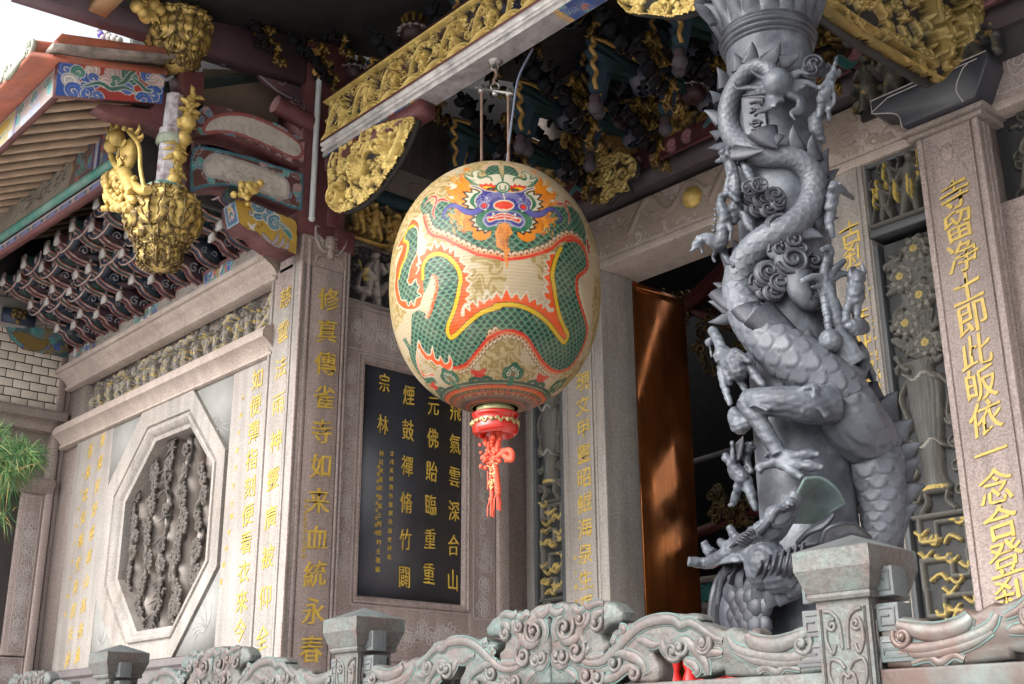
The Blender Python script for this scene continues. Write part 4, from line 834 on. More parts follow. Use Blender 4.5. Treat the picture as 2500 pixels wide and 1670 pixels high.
# fish scales everywhere, to be shown through masks
sw, rh = .047, .0225
SC = np.ones(cv.c.shape)*(.010, .06, .045); done = np.zeros(cv.h.shape, bool); row0 = np.floor(CYY/rh).astype(int); jx = (nC-.5)*.012
for k in (3, 2, 1, 0):
    r = row0+k; off = (r % 2)*sw/2; xx = CX+jx; cx = np.round((xx-off)/sw)*sw+off; D = np.hypot((xx-cx)*1.05, (CYY-r*rh)*.86)/(sw*.60); m = (D <= 1) & ~done & (CYY <= r*rh+.002)
    e = np.where((D > .86)[..., None], (.22, .40, .27), np.where((D > .55)[..., None], (.02, .145, .085), np.where((D < .2)[..., None], (.10, .08, .05), (.006, .042, .042))))
    SC[m] = e[m]; done |= m
def scales(poly, tint=1.):
    r = cv.mask(poly)
    if r: (i0, i1, j0, j1), m = r; cv.c[j0:j1, i0:i1][m] = SC[j0:j1, i0:i1][m]*tint*.85
LRED, LORG, LYEL, LBLK, LCRM, LFLM, LPUR, LGRN, LDRD = (.66, .035, .015), (.82, .10, .01), (.70, .47, .015), (.03, .02, .015), (.62, .58, .45), (.74, .23, .012), (.045, .045, .25), (.02, .15, .08), (.45, .03, .03)
def smooth(P, n=3, closed=True): return cr(P, n, closed)
def border(P, side=-1, w=.0085, sc=.036):                                          # red belly line with scalloped beads below it
    P = np.asarray(P); L = np.concatenate([[0], np.cumsum(np.hypot(*np.diff(P, axis=0).T))]); n = int(L[-1]/sc)
    T = np.gradient(P, axis=0); T /= np.maximum(np.linalg.norm(T, axis=1), 1e-9)[:, None]; Nn = np.stack([T[:, 1], -T[:, 0]], 1)*side
    for q in range(n):
        s = (q+.5)*sc; x = np.interp(s, L, P[:, 0]); y = np.interp(s, L, P[:, 1]); a = np.interp(s, L, Nn[:, 0]); b_ = np.interp(s, L, Nn[:, 1])
        cv.dot(x+a*.026, y+b_*.026, sc*.56, (.05, .04, .03)); cv.dot(x+a*.025, y+b_*.025, sc*.46, (.66, .50, .34))
    cv.stroke(P+Nn*.008, .0125, (.70, .28, .12)); cv.stroke(P, w, LRED)
    for q in range(n):
        s = (q+.5)*sc; x = np.interp(s, L, P[:, 0]); y = np.interp(s, L, P[:, 1]); a = np.interp(s, L, Nn[:, 0]); b_ = np.interp(s, L, Nn[:, 1]); cv.dot(x+a*.02, y+b_*.02, .0065, (.2, .02, .02))
# --- upper coil behind the face
Abot = Q(1, (600, 780), (640, 920), (700, 1010), (850, 1050), (1000, 1130), (1150, 1200), (1300, 1265), (1560, 1310))+Q(2, (250, 1330), (480, 1310), (650, 1270), (850, 1200), (960, 1110), (1080, 1040), (1180, 1060), (1290, 1180))
Atop = Q(2, (1310, 1150), (1290, 900), (1200, 720), (1090, 640), (1040, 645), (900, 650))+Q(1, (1500, 560), (1000, 575), (850, 560), (720, 640), (640, 515), (555, 650))
scales(smooth(Abot+Atop, 4)); border(smooth(Abot, 6, False))
# --- left coil
B_red = Q(1, (545, 880), (500, 815), (455, 805), (400, 900), (350, 1000), (300, 1090), (262, 1185), (330, 1160), (285, 1300), (250, 1420), (238, 1560))+Q(3, (228, 100), (240, 200), (262, 300), (330, 380), (430, 405), (520, 385), (575, 320), (604, 180), (604, 0))+Q(1, (540, 1500), (535, 1300), (540, 1080))
cv.poly(smooth(B_red), LORG, None, .0045, LCRM)
B_in = Q(1, (480, 905), (520, 940), (530, 1080), (510, 1250), (440, 1400), (400, 1568))+Q(3, (390, 30), (430, 85), (500, 10), (515, 70), (545, 110), (515, 170), (570, 220), (500, 260), (480, 345), (440, 290), (405, 350), (370, 280), (310, 265), (275, 100), (275, 0))+Q(1, (290, 1568), (300, 1450), (370, 1280), (390, 1120), (340, 1080), (380, 980), (440, 905))
scales(smooth(B_in)); cv.stroke(smooth(B_in), .0035, LCRM)
cv.stroke(smooth(Q(1, (480, 895), (410, 925), (345, 1070), (400, 1120), (380, 1270), (310, 1440), (285, 1568)), 5, False), .0085, LYEL)
cv.poly(smooth(Q(1, (600, 1050), (650, 1100), (600, 1220), (530, 1300), (520, 1180), (545, 1000), (570, 900))), (.58, .52, .38))
# --- big coil
Cin = Q(1, (588, 1568), (590, 1430), (640, 1320), (740, 1258), (860, 1270), (960, 1340), (1040, 1450), (1070, 1568))+Q(3, (1055, 100), (1030, 240), (980, 420), (905, 620), (910, 710), (950, 755), (1040, 690), (1200, 540), (1350, 430), (1568, 362))+Q(4, (150, 350), (350, 332), (520, 370), (700, 460), (850, 600), (960, 740), (1035, 815), (1082, 730), (1040, 640), (980, 500), (930, 300), (900, 100))+Q(2, (880, 1540), (900, 1400), (950, 1250), (990, 1180))
Cright = Q(2, (1060, 1085), (1160, 1080), (1250, 1140), (1310, 1260), (1325, 1400), (1290, 1480), (1210, 1540))+Q(4, (1190, 60), (1200, 200), (1260, 400), (1310, 550), (1322, 700), (1280, 850), (1210, 1000), (1100, 1140), (980, 1192))
Cbel = Q(4, (980, 1192), (870, 1160), (760, 1060), (650, 900), (560, 760), (470, 700), (350, 668), (200, 690), (60, 770))+Q(3, (1568, 690), (1400, 790), (1280, 930), (1150, 1080), (1050, 1130), (970, 1140))
Cleft = Q(3, (940, 1000), (910, 970), (920, 1060), (860, 1080), (810, 1000), (790, 1040), (735, 1030), (705, 870), (690, 960), (640, 965), (560, 880), (535, 795), (513, 900), (520, 1080), (560, 1200), (640, 1262), (720, 1260), (770, 1340), (640, 1340), (560, 1250), (450, 1080), (400, 900), (330, 780), (370, 750), (430, 870), (440, 700), (450, 450), (540, 400), (600, 430), (660, 480), (700, 370), (768, 150), (762, 0))+Q(1, (720, 1535),)+Q(3, (690, 20), (640, 130), (602, 200))
scales(smooth(Cin, 3, False).tolist()+smooth(Cright, 3, False).tolist()+smooth(Cbel, 3, False).tolist()+Cleft)
border(smooth(Cbel, 6, False)); P = smooth(Cright, 6, False); cv.stroke(P, .0115, (.68, .22, .09)); cv.stroke(P, .008, LRED); cv.stroke(smooth(Q(4, (1195, 50), (1215, 200), (1270, 390), (1322, 560)), 5, False)+[.022, 0], .008, LCRM)
for q in range(0, len(P), 3): cv.dot(P[q, 0]+.012, P[q, 1], .006, (.3, .03, .02))
# fin of flames inside the coil
jag = Q(1, (505, 1510), (545, 1430), (508, 1390), (565, 1375), (538, 1285), (605, 1250), (640, 1165), (695, 1200), (742, 1080), (772, 1180), (830, 1105), (868, 1205), (932, 1150), (935, 1235), (1005, 1175), (1000, 1285), (1085, 1280), (1060, 1340), (1120, 1390), (1160, 1395), (1105, 1480), (1215, 1500), (1140, 1568))+Q(3, (1150, 20), (1212, 60), (1145, 150), (1215, 200), (1135, 265), (1195, 305), (1120, 330), (1100, 400), (1130, 360), (1190, 412), (1180, 330), (1225, 285), (1290, 360), (1285, 250), (1375, 312), (1362, 230), (1402, 145), (1440, 230), (1472, 262), (1530, 175))+Q(4, (0, 310), (42, 148), (108, 268), (167, 168), (230, 258), (300, 100), (330, 190), (360, 247), (430, 173), (475, 272), (555, 160), (590, 292), (672, 247), (690, 330), (762, 298), (757, 378), (805, 330), (860, 395), (810, 345), (852, 290), (790, 270), (758, 170), (832, 178), (780, 100), (830, 68), (770, 0))+Q(2, (760, 1540), (832, 1500), (768, 1440), (835, 1442), (778, 1340), (842, 1330), (832, 1250), (920, 1240), (960, 1200), (990, 1180))
cv.poly(jag+smooth(Cin, 3, False)[::-1].tolist(), LORG); cv.stroke(np.array(jag), .0045, LCRM)
for pts in (Q(3, (1190, 310), (1110, 370), (1095, 455)), Q(4, (800, 330), (830, 400), (880, 400))): cv.stroke(smooth(pts, 5, False), np.linspace(.006, .012, 11), LCRM)
P = smooth(Cin, 6, False); cv.stroke(P, .0155, LBLK); cv.stroke(P, .0115, LYEL)
# strip of belly beads in the big coil, wave tail
S_ = Q(1, (720, 1535),)+Q(3, (762, 0), (768, 150), (700, 370), (660, 480), (630, 470), (640, 400), (560, 330), (602, 200), (640, 130), (690, 20)); cv.poly(smooth(S_), (.56, .49, .34)); P = smooth(Q(1, (715, 1540),)+Q(3, (757, 0), (762, 150), (700, 370), (658, 480)), 6, False); cv.stroke(P, .010, LORG)
for q in range(3, len(P), 3): cv.dot(P[q, 0]-.016, P[q, 1], .012, (.66, .5, .34)); cv.dot(P[q, 0]-.014, P[q, 1], .005, LDRD)
W_ = Q(3, (935, 1160), (870, 1165), (810, 1110), (760, 1110), (690, 1045), (640, 1050), (560, 950), (535, 900), (530, 1080), (570, 1200), (620, 1230), (700, 1205), (735, 1250), (680, 1240), (600, 1265), (545, 1190), (505, 1050), (512, 900), (535, 790), (570, 880), (640, 970), (690, 960), (710, 870), (740, 1020), (790, 1040), (810, 990), (860, 1085), (915, 1060), (920, 980), (965, 1080))
cv.poly(smooth(W_, 2), LORG, None, .0045, LCRM)
# --- the face: right half traced, mirrored about the nose
U0 = Q(2, (262, 640))[0][0]
def mir(P): P = np.asarray(P, float).copy(); P[:, 0] = 2*U0-P[:, 0]; return P
def both(fn, *a, **k):
    for m in (lambda z: np.asarray(z, float), mir): fn(m, *a, **k)
def fpoly(pts, col, n=3, edge=None, ec=None):
    P = smooth(Q(2, *pts), n) if n else np.array(Q(2, *pts))
    for z in (P, mir(P)): cv.poly(z, col, None, edge, ec)
def fstroke(pts, w, col, n=6):
    P = smooth(Q(2, *pts), n, False); w_ = np.interp(np.linspace(0, 1, len(P)), np.linspace(0, 1, len(w)), w) if np.ndim(w) else w
    for z in (P, mir(P)): cv.stroke(z, w_, col)
fpoly([(262, 96), (340, 100), (430, 130), (480, 190), (440, 200), (380, 160), (262, 120)], (.58, .40, .26))
for z in (np.array(Q(2, (262, 122), (330, 128), (400, 158), (452, 225), (440, 262), (380, 250), (300, 238), (262, 236))),): scales(z, .8); scales(mir(z), .8)
fpoly([(640, 400), (720, 290), (690, 240), (600, 190), (560, 200), (640, 180), (700, 230), (745, 300), (770, 340), (752, 390), (825, 375), (805, 450), (925, 455), (915, 520), (905, 560), (965, 600), (900, 640), (830, 652), (760, 682), (690, 705), (640, 560)], LFLM, 2)
fpoly([(700, 740), (820, 712), (870, 740), (845, 800), (935, 780), (930, 815), (830, 880), (855, 915), (745, 940), (805, 1000), (660, 990), (665, 1060), (560, 1105), (448, 1045), (450, 950), (600, 940), (650, 850)], LFLM, 2)
for q in range(70):
    x, y = rs.uniform(640, 900), rs.uniform(300, 700) if q % 2 else rs.uniform(740, 1040)
    fstroke([(x, y), (x+18, y-25), (x+20, y-55)], .0022, (.42, .12, .02) if q % 3 else (.8, .42, .06), 3)
fpoly([(800, 430), (850, 400), (905, 440), (860, 440), (900, 480), (850, 470)], LCRM, 2); fpoly([(850, 570), (920, 570), (880, 600)], LCRM, 2)
# ruffs
fpoly([(540, 490), (590, 462), (655, 452), (642, 500), (745, 500), (690, 560), (765, 585), (712, 618), (765, 655), (692, 678), (725, 708), (580, 722), (610, 620)], LCRM, 0, .005, LBLK)
fpoly([(500, 770), (560, 740), (665, 785), (620, 812), (695, 848), (632, 880), (665, 930), (592, 940), (605, 985), (530, 968), (515, 1010), (440, 960), (380, 940), (480, 890), (540, 830)], LCRM, 0, .005, LBLK)
fstroke([(520, 500), (590, 540), (625, 610), (590, 690)], [.012, .024, .026, .012], LGRN); fstroke([(500, 770), (560, 800), (560, 870), (490, 925), (400, 930)], [.014, .024, .026, .022, .012], LGRN)
# forehead, brows, eyes
fpoly([(262, 236), (380, 250), (450, 275), (500, 300), (545, 280), (530, 235), (490, 225), (500, 205), (560, 212), (610, 250), (600, 300), (680, 275), (692, 320), (600, 405), (540, 388), (450, 405), (340, 410), (262, 420)], LCRM, 2, .0045, LGRN)
fstroke([(380, 330), (400, 290), (460, 285), (520, 310), (560, 290)], [.004, .008, .009, .007, .003], LGRN); fstroke([(690, 300), (640, 350), (580, 390)], .005, LGRN); fstroke([(700, 235), (770, 260)], .012, (.35, .42, .33), 3)
for x in (600, 625, 650): fstroke([(x-15, 335), (x+10, 350)], .003, LGRN, 2)
fpoly([(330, 412), (350, 375), (375, 390), (405, 350), (425, 385), (470, 365), (490, 392), (530, 380), (550, 402), (520, 425), (430, 402)], LRED, 0)
fpoly([(340, 425), (430, 398), (522, 420), (455, 455), (342, 466)], LYEL, 3, .0035, LRED); P = Q(2, (405, 440))[0]
for z in (np.array([P]), mir([P])): cv.stroke(np.vstack([z-[.016, 0], z+[.016, 0]]), .014, (.12, .04, .02)); cv.dot(z[0, 0], z[0, 1], .009, (.01, .01, .01)); cv.dot(z[0, 0], z[0, 1]-.004, .003, LCRM)
# blue mask
fpoly([(262, 470), (340, 472), (480, 462), (560, 420), (650, 408), (660, 420), (560, 450), (525, 490), (590, 540), (618, 620), (585, 690), (510, 705), (262, 700)], LPUR, 2, .003, LCRM)
for k in range(1, 5): fstroke([(262, 560-18*k), (330, 545-18*k), (400+14*k, 575-14*k), (430+22*k, 650)], .0018, (.32, .32, .52), 6)
for q in range(90):
    x, y = rs.uniform(440, 600), rs.uniform(480, 690)
    if (x-520)**2+(y-600)**2 < 95**2: P = Q(2, (x, y))[0]; cv.dot(P[0], P[1], .0024, (.5, .5, .6)); cv.dot(2*U0-P[0], P[1], .0024, (.5, .5, .6))
fpoly([(262, 700), (262, 688), (400, 692), (480, 700), (480, 740), (380, 750), (262, 735)], LGRN, 2)
fpoly([(262, 725), (420, 722), (500, 780), (532, 850), (480, 922), (380, 890), (320, 850), (262, 850)], LPUR, 2, .003, (.3, .3, .45))
fstroke([(300, 880), (400, 905), (470, 915), (520, 850), (480, 790)], .0022, (.4, .4, .55))
fpoly([(262, 738), (330, 745), (420, 790), (475, 810), (470, 845), (440, 858), (360, 820), (262, 805)], LRED, 2, .003, LCRM)
fpoly([(262, 760), (330, 768), (390, 795), (470, 785), (430, 815), (385, 805), (330, 790), (262, 778)], (.72, .70, .62), 0, .0015, LDRD)
for x in (285, 310, 335, 360): fstroke([(x, 760), (x+2, 785)], .0014, LDRD, 2)
fpoly([(380, 742), (420, 740), (410, 775)], (.7, .68, .6), 0)
P = np.array(Q(2, *[(262+128*math.cos(a), 635+66*math.sin(a)*(1 if math.sin(a) > 0 else .95)) for a in np.linspace(0, 6.28, 26)[:-1]])); cv.poly(P, LRED, None, .004, LCRM)
fstroke([(360, 675), (300, 690), (262, 682)], .003, (.75, .5, .35))
fstroke([(520, 665), (570, 715), (650, 755), (740, 745), (830, 688), (910, 690), (975, 760), (992, 830), (955, 852), (920, 830)], [.016, .022, .022, .018, .015, .013, .012, .010, .006, .003], (.035, .035, .16)); fstroke([(520, 665), (570, 712), (650, 752), (740, 742), (830, 685), (910, 690), (970, 760), (985, 820)], [.008, .015, .015, .012, .009, .007, .006, .004], (.07, .07, .36))
for z in (np.array(Q(2, (510, 657))), mir(Q(2, (510, 657)))): cv.dot(z[0, 0], z[0, 1], .026, LCRM); cv.dot(z[0, 0], z[0, 1], .023, LPUR); cv.dot(z[0, 0], z[0, 1], .016, LRED)
P = np.array(Q(2, *[(250+85*math.cos(a), 405+65*math.sin(a)) for a in np.linspace(0, 6.28, 20)[:-1]])); cv.poly(P, LCRM, None, .006, LGRN); cv.stroke(smooth(Q(2, (210, 385), (215, 430), (250, 445), (280, 430), (282, 385)), 5, False), .005, LGRN)
# beard
P = Q(2, (150, 1000), (190, 900), (240, 862), (310, 865), (360, 950), (372, 1000), (300, 1060), (300, 1150), (345, 1200), (300, 1300), (318, 1360), (300, 1445), (270, 1320), (260, 1220), (170, 1160), (165, 1060)); cv.poly(smooth(P), (.68, .26, .05))
for q in range(26): x = rs.uniform(190, 330); y = rs.uniform(900, 1120); cv.stroke(smooth(Q(2, (x, y), (x-8, y+40), (x+4, y+80)), 3, False), .002, (.45, .13, .03))
fstroke([(920, 630), (985, 612), (1040, 640), (1080, 720), (1100, 800), (1080, 870)], [.006, .013, .014, .012, .010, .003], LCRM); fstroke([(920, 630), (985, 612), (1040, 640), (1080, 720), (1100, 800), (1080, 870)], [.003, .009, .010, .008, .007, .001], LDRD)
fstroke([(1060, 680), (1048, 590), (1095, 590), (1140, 650), (1185, 722)], [.010, .012, .012, .010, .002], LCRM); fstroke([(1060, 680), (1048, 590), (1095, 590), (1140, 650), (1185, 722)], [.007, .008, .008, .006, .001], LDRD)
cv.poly(smooth(Q(2, (1310, 1050), (1345, 1070), (1340, 1120), (1372, 1160), (1350, 1200), (1375, 1260), (1330, 1240), (1315, 1150)), 2), LDRD, None, .003, LCRM)
# --- the foot: lotus rings, cloud scrolls and red bats, repeated round the lantern
zs = [lan(1209, 680+y/5.2267)[1] for y in (1292, 1326, 1334, 1352, 1376, 1398, 1404, 1432, 1440, 1450, 1475, 1482, 1500, 1540)]
for (i, j), c in zip(((0, 1), (1, 2), (2, 3), (3, 4), (4, 5), (5, 6), (6, 7), (7, 8), (8, 9), (9, 10), (10, 11), (11, 12), (12, 13)), ((.02, .07, .05), (.55, .50, .30), (.02, .06, .05), (.62, .08, .03), (.62, .17, .03), (.3, .04, .02), (.04, .06, .05), (.3, .04, .02), (.6, .12, .03), (.05, .06, .05), (.5, .07, .03), (.2, .16, .12), (.12, .08, .07))):
    cv.c[(cv.Y <= zs[i]) & (cv.Y >= zs[j])] = c
for k in range(14): cv.c[(cv.Y < zs[-1]-.014*k) & (cv.Y >= zs[-1]-.014*(k+1))] = ((.50, .07, .03), (.06, .10, .07), (.46, .26, .05), (.10, .05, .04))[k % 4]
nr = 44
for q in range(nr):
    u = -UM+2*UM*q/nr; a, b_ = (zs[6]+zs[7])/2, (zs[6]-zs[7])*.33; cv.stroke([(u-.022, a), (u+.022, a)], b_, (.45, .26, .04) if q % 4 else (.45, .3, .22)); cv.stroke([(u-.012, a), (u+.012, a)], b_*.5, (.05, .1, .08) if q % 2 else (.4, .05, .04)); a = (zs[9]+zs[10])/2; cv.stroke([(u-.01, a), (u+.04, a)], (zs[9]-zs[10])*.35, (.42, .3, .16) if q % 3 else (.35, .08, .1))
us = [Q(4, (380, 1210))[0], Q(3, (910, 1275))[0]]; du = us[0][0]-us[1][0]; k = max(5, round(2*UM/du)); du = 2*UM/k; zr = us[0][1]
for q in range(k):
    u = (us[0][0]+q*du+UM) % (2*UM)-UM
    cv.stroke([(u, zr-.012), (u, zs[0]-.01)], [.02, .035], LGRN)
    for dx, dy, r in ((-.062, 0, .042), (.062, 0, .042), (0, .026, .046), (-.035, .018, .034), (.035, .018, .034)): cv.dot(u+dx, zr+dy, r, (.02, .09, .06)); cv.dot(u+dx, zr+dy, r*.8, (.02, .14, .08))
    for s in (-1, 1): cv.stroke(spiral((u+s*.045, zr-.002), .024, 1.2, 1.5, s, 12), .0035, LCRM); cv.stroke(spiral((u+s*.012, zr+.028), .016, 1, 3, s, 10), .003, LCRM)
    cv.stroke([(u-.012, zr-.004), (u+.012, zr-.004)], .013, (.22, .13, .05))
    u2 = u+du/2
    if u2 > UM: u2 -= 2*UM
    cv.stroke([(u2-.03, zr-.006), (u2+.03, zr-.006)], .026, (.6, .05, .03))
    for sx in (-1, 1):
        for sy in (-1, 1): cv.stroke([(u2+sx*.03, zr-.006+sy*.018), (u2+sx*.066, zr-.006+sy*.026)], [.014, .008], (.6, .05, .03)); cv.stroke(spiral((u2+sx*.062, zr-.006+sy*.02), .012, 1, 0, sx*sy, 9), .005, (.6, .06, .03))
    cv.stroke(cr([(u2-.12, zs[0]+.005), (u2-.06, zs[0]+.02), (u2, zs[0]+.008), (u2+.06, zs[0]+.02), (u2+.12, zs[0]+.005)], 5), .013, (.03, .10, .07))
cv.c[(cv.Y > TOP-.16)] *= .98
lt = thing('painted_lantern', (LX, LY, LZ-LB), 'big round paper lantern painted with a green dragon, with a red tassel below', 'lantern')
cB = cv.blur(cv.c, 1); fr_ = np.linspace(-1.75, 1.75, 840); bk = np.linspace(1.75, 2*math.pi-1.75, 200)[1:-1]; th = np.concatenate([fr_, bk]); nv = 460
s_ = np.linspace(TOP*.045, TOP*.965, nv); z_ = np.interp(s_, ST, ZT); r_ = lrad(z_); rib = .0014*np.abs(np.sin(s_/.0185*math.pi))
A, Sg = np.meshgrid(th, s_); U_ = ((A+math.pi) % (2*math.pi)-math.pi)*LR; cc = cv.at(U_, Sg, cB); rr = (r_+rib)[:, None]*np.ones_like(A)
Pz = np.stack([LX+rr*np.cos(A+TH0), LY+rr*np.sin(A+TH0), z_[:, None]*np.ones_like(A)], -1)
M['lpaper'] = mat('varnished painted paper', (.68, .65, .62), .46, var=.07, vs=6, bump=.05, bs=25, attr=True, spec=.3, tint=(.50, .42, .30), tamt=.12, ts=9)
b = MB(); b.grid(Pz, cc, wv=True); b.build('paper_body', M['lpaper'], lt, True)
zt_ = z_[-1]; zl_ = z_[0]; rt, rl = r_[-1], r_[0]
b = MB(); b.lathe((LX, LY, zt_), [(rt+.004, -.01), (rt+.006, .02), (rt*.6, .035), (.01, .035)], 40); b.build('top_rim', M['tanwood'], lt, True)
M['lred'] = mat('vermilion lacquer', (.52, .022, .012), .22, var=.15, vs=5, bump=.03, coat=.6)
zc_ = lan(1209, 986)[1]; c0 = Plane('Y', LY).px(1209, 985)[2]; c1 = Plane('Y', LY).px(1209, 1046)[2]
b = MB(); b.lathe((LX, LY, 0), [(.10, zl_+.01), (.112, zl_-.0), (.112, zl_-.035), (.10, zl_-.036)], 10); b.build('gilt_collar', mat('pale gilt collar', (.42, .42, .22), .4, metal=.3, var=.2), lt)
hh = .17; zq = zl_-.03
b = MB(); b.lathe((LX, LY, zq), [(.10, .004), (.128, .0), (.136, -.010), (.128, -.022), (.12, -.03), (.12, -.044), (.128, -.066), (.132, -.092), (.127, -.112), (.11, -.128), (.10, -.128), (.085, -.105), (.01, -.10)], 48); cup_ = b.build('red_cup', M['lred'], lt, True)
b = MB()
for k in range(9):
    a = k*.698; Pp = np.array([[LX+.131*math.cos(a+t), LY+.131*math.sin(a+t), zq-.062+.012*math.sin(t*22)] for t in np.linspace(0, .42, 14)]); b.tube(Pp, np.linspace(.010, .004, 14), 6); b.ball((LX+.131*math.cos(a+.53), LY+.131*math.sin(a+.53), zq-.06), .014, 8)
b.build('gilt_dragon_trim', mat('dull gilt', (.42, .33, .16), .45, metal=.4, var=.2), cup_, True)
# tassel
M['tass'] = mat('coral silk', (.72, .10, .05), .6, var=.22, vs=25, bump=.2, bs=120)
ts_ = MB(); PT = Plane('Y', LY); zt0 = zq-.12
def tx(x, y): return PT.px(x, y)
def twist(mb, P, r, k=.03, n=60):
    P = cr(P, 12); L = np.concatenate([[0], np.cumsum(np.linalg.norm(np.diff(P, axis=0), axis=1))]); T = np.gradient(P, axis=0); T /= np.linalg.norm(T, axis=1)[:, None]
    s = np.linspace(0, L[-1], int(L[-1]/.005)+2); C = np.stack([np.interp(s, L, P[:, i]) for i in range(3)], 1); Tt = np.stack([np.interp(s, L, T[:, i]) for i in range(3)], 1)
    A = np.cross(Tt, (0.3, 1, .2)); A /= np.linalg.norm(A, axis=1)[:, None]; B = np.cross(Tt, A)
    for q in range(3): f = s/k*2*math.pi+q*2.094; mb.tube(C+r*.55*(np.cos(f)[:, None]*A+np.sin(f)[:, None]*B), r*.62, 6)
b = MB(); twist(b, [tx(1205, 1040), tx(1206, 1075), tx(1208, 1120), tx(1212, 1160), tx(1216, 1200)], .017); twist(b, [tx(1218, 1040), tx(1217, 1075), tx(1212, 1120)], .017)
twist(b, [tx(1215, 1115), tx(1240, 1100), tx(1250, 1108), tx(1248, 1122), tx(1232, 1112), tx(1228, 1098)], .017); tsl = b.build('tassel', M['tass'], lt, True)
b = MB(); r = random.Random(3)
for k in range(70): x, y = r.gauss(1203, 11), r.uniform(1066, 1132); c = tx(x, y)+np.array([0, r.uniform(-.04, .02), 0]); b.ball(c, r.uniform(.008, .017), 7)
for x, y in ((1183, 1072), (1184, 1080), (1178, 1118), (1183, 1126), (1175, 1139), (1186, 1142)): b.ball(tx(x, y), .015, 7)
b.build('silk_knot', M['tass'], tsl, True)
b = MB(); c0_, c1_ = tx(1200, 1130), tx(1201, 1215); b.tube(np.linspace(c0_, c1_, 8), .013, 8); b.tube([tx(1191, 1150), tx(1191, 1195)], .004, 5); b.build('silk_band', M['tass'], tsl, True)
b = MB()
for k in range(60): f = r.random(); b.ball(tx(1203+r.uniform(-9, 16)*(1-.6*f), 1122+75*f)+np.array([0, -.014, 0]), .0055, 6)
b.build('gilt_beads', mat('pale gilt bead', (.65, .45, .22), .3, metal=.4), tsl, True)
for (x, y) in ((1216, 1204), (1200, 1220)):
    b = MB(); c = tx(x, y); b.ball(c, .018, 9)
    for k in range(34): a = k*.9; q = .022*math.sqrt((k % 7+1)/7); e = np.array([1.25*q*math.cos(a), 1.25*q*math.sin(a), -.085-.012*math.sin(k)]); b.tube([c+np.array([.3*e[0], .3*e[1], 0]), c+np.array([e[0], e[1], -.04]), c+e], .004, 4)
    b.build('tassel_fringe', M['tass'], tsl, True)
# ------------------------------------------------------------------ hook, bar and rods
M['steel'] = mat('dull steel', (.34, .33, .32), .38, metal=.8, var=.25, vs=12); M['rust'] = mat('rusty rod', (.20, .13, .10), .7, metal=.2, var=.3, vs=14)
hg = thing('lantern_hanger', (LX, LY, 5.2), 'steel hook, flat bar and two rusty rods hanging the painted lantern', 'hanger')
def hp(x, y): return PT.px(x, y)
b = MB(); c = hp(1209, 146); c[2] = zb; b.lathe(c, [(.001, -.03), (.03, -.03), (.045, -.012), (.05, -.001)], 16); b.build('ceiling_plate', M['steel'], hg, True)
b = MB()
def ring(mb, c, R_, r, ax): t = np.linspace(0, 2*math.pi, 19); mb.tube(np.array([c+R_*(math.cos(a)*ax[0]+math.sin(a)*ax[1]) for a in t]), r, 7, caps=False)
vx = np.array([RC[0, 0], RC[1, 0], 0]); vx /= np.linalg.norm(vx); vz = np.array([0, 0, 1.])
ring(b, hp(1208, 165), .022, .0055, (vx, vz)); b.build('upper_ring', M['steel'], hg, True)
b = MB(); ring(b, hp(1209, 212), .026, .006, (vx, vz)); b.build('lower_ring', M['steel'], hg, True)
b = MB(); a0, a1 = hp(1210, 170), hp(1208, 206); b.tube(cr([a0, a0*.6+a1*.4+.008*vx, a0*.3+a1*.7-.006*vx, a1], 5), .011, 7); b.build('chain_link', M['rust'], hg, True)
b = MB(); a0, a1 = hp(1164, 216), hp(1254, 230); d = a1-a0; d /= np.linalg.norm(d); up = vz-(vz@d)*d; up /= np.linalg.norm(up); b.box((a0+a1)/2, (np.linalg.norm(a1-a0), .04, .014), (d, np.cross(up, d), up))
b.build('flat_bar', M['steel'], hg)
for x0, y0, x1 in ((1176, 214, 1176), (1241, 222, 1242)):
    b = MB(); a0 = hp(x0, y0); a1 = hp(x1, 425); a1[2] = zt_-.03; b.tube([a0, a1], .0095, 8); b.build('hanging_rod', M['rust'], hg, True)
for x, y in ((1176, 216), (1209, 224), (1242, 226)):
    b = MB(); c = hp(x, y); b.lathe(c, [(.001, .022), (.016, .022), (.016, .008), (.02, .008), (.02, -.022), (.014, -.03), (.001, -.03)], 8); b.build('bolt', M['steel'], hg)
b = MB(); b.tube(cr([hp(1203, 150), hp(1190, 172), hp(1180, 196), hp(1176, 214), hp(1168, 218), hp(1170, 228), hp(1180, 224), hp(1172, 236)], 6), .003, 5); b.build('string', M['fret'], hg, True)
b = MB(); P0 = hp(1272, 135); P0[1] += .1; P0[2] = zb+.02; b.tube(cr([P0, hp(1266, 190), hp(1253, 270), hp(1243, 350), hp(1235, 402)+np.array([0, 0, -.06])], 8), .0075, 7); tag(b.build('power_cable', mat('blue grey cable', (.15, .17, .24), .5, bump=0), None, True), 'thin blue grey cable running from the beam down to the painted lantern', 'cable')
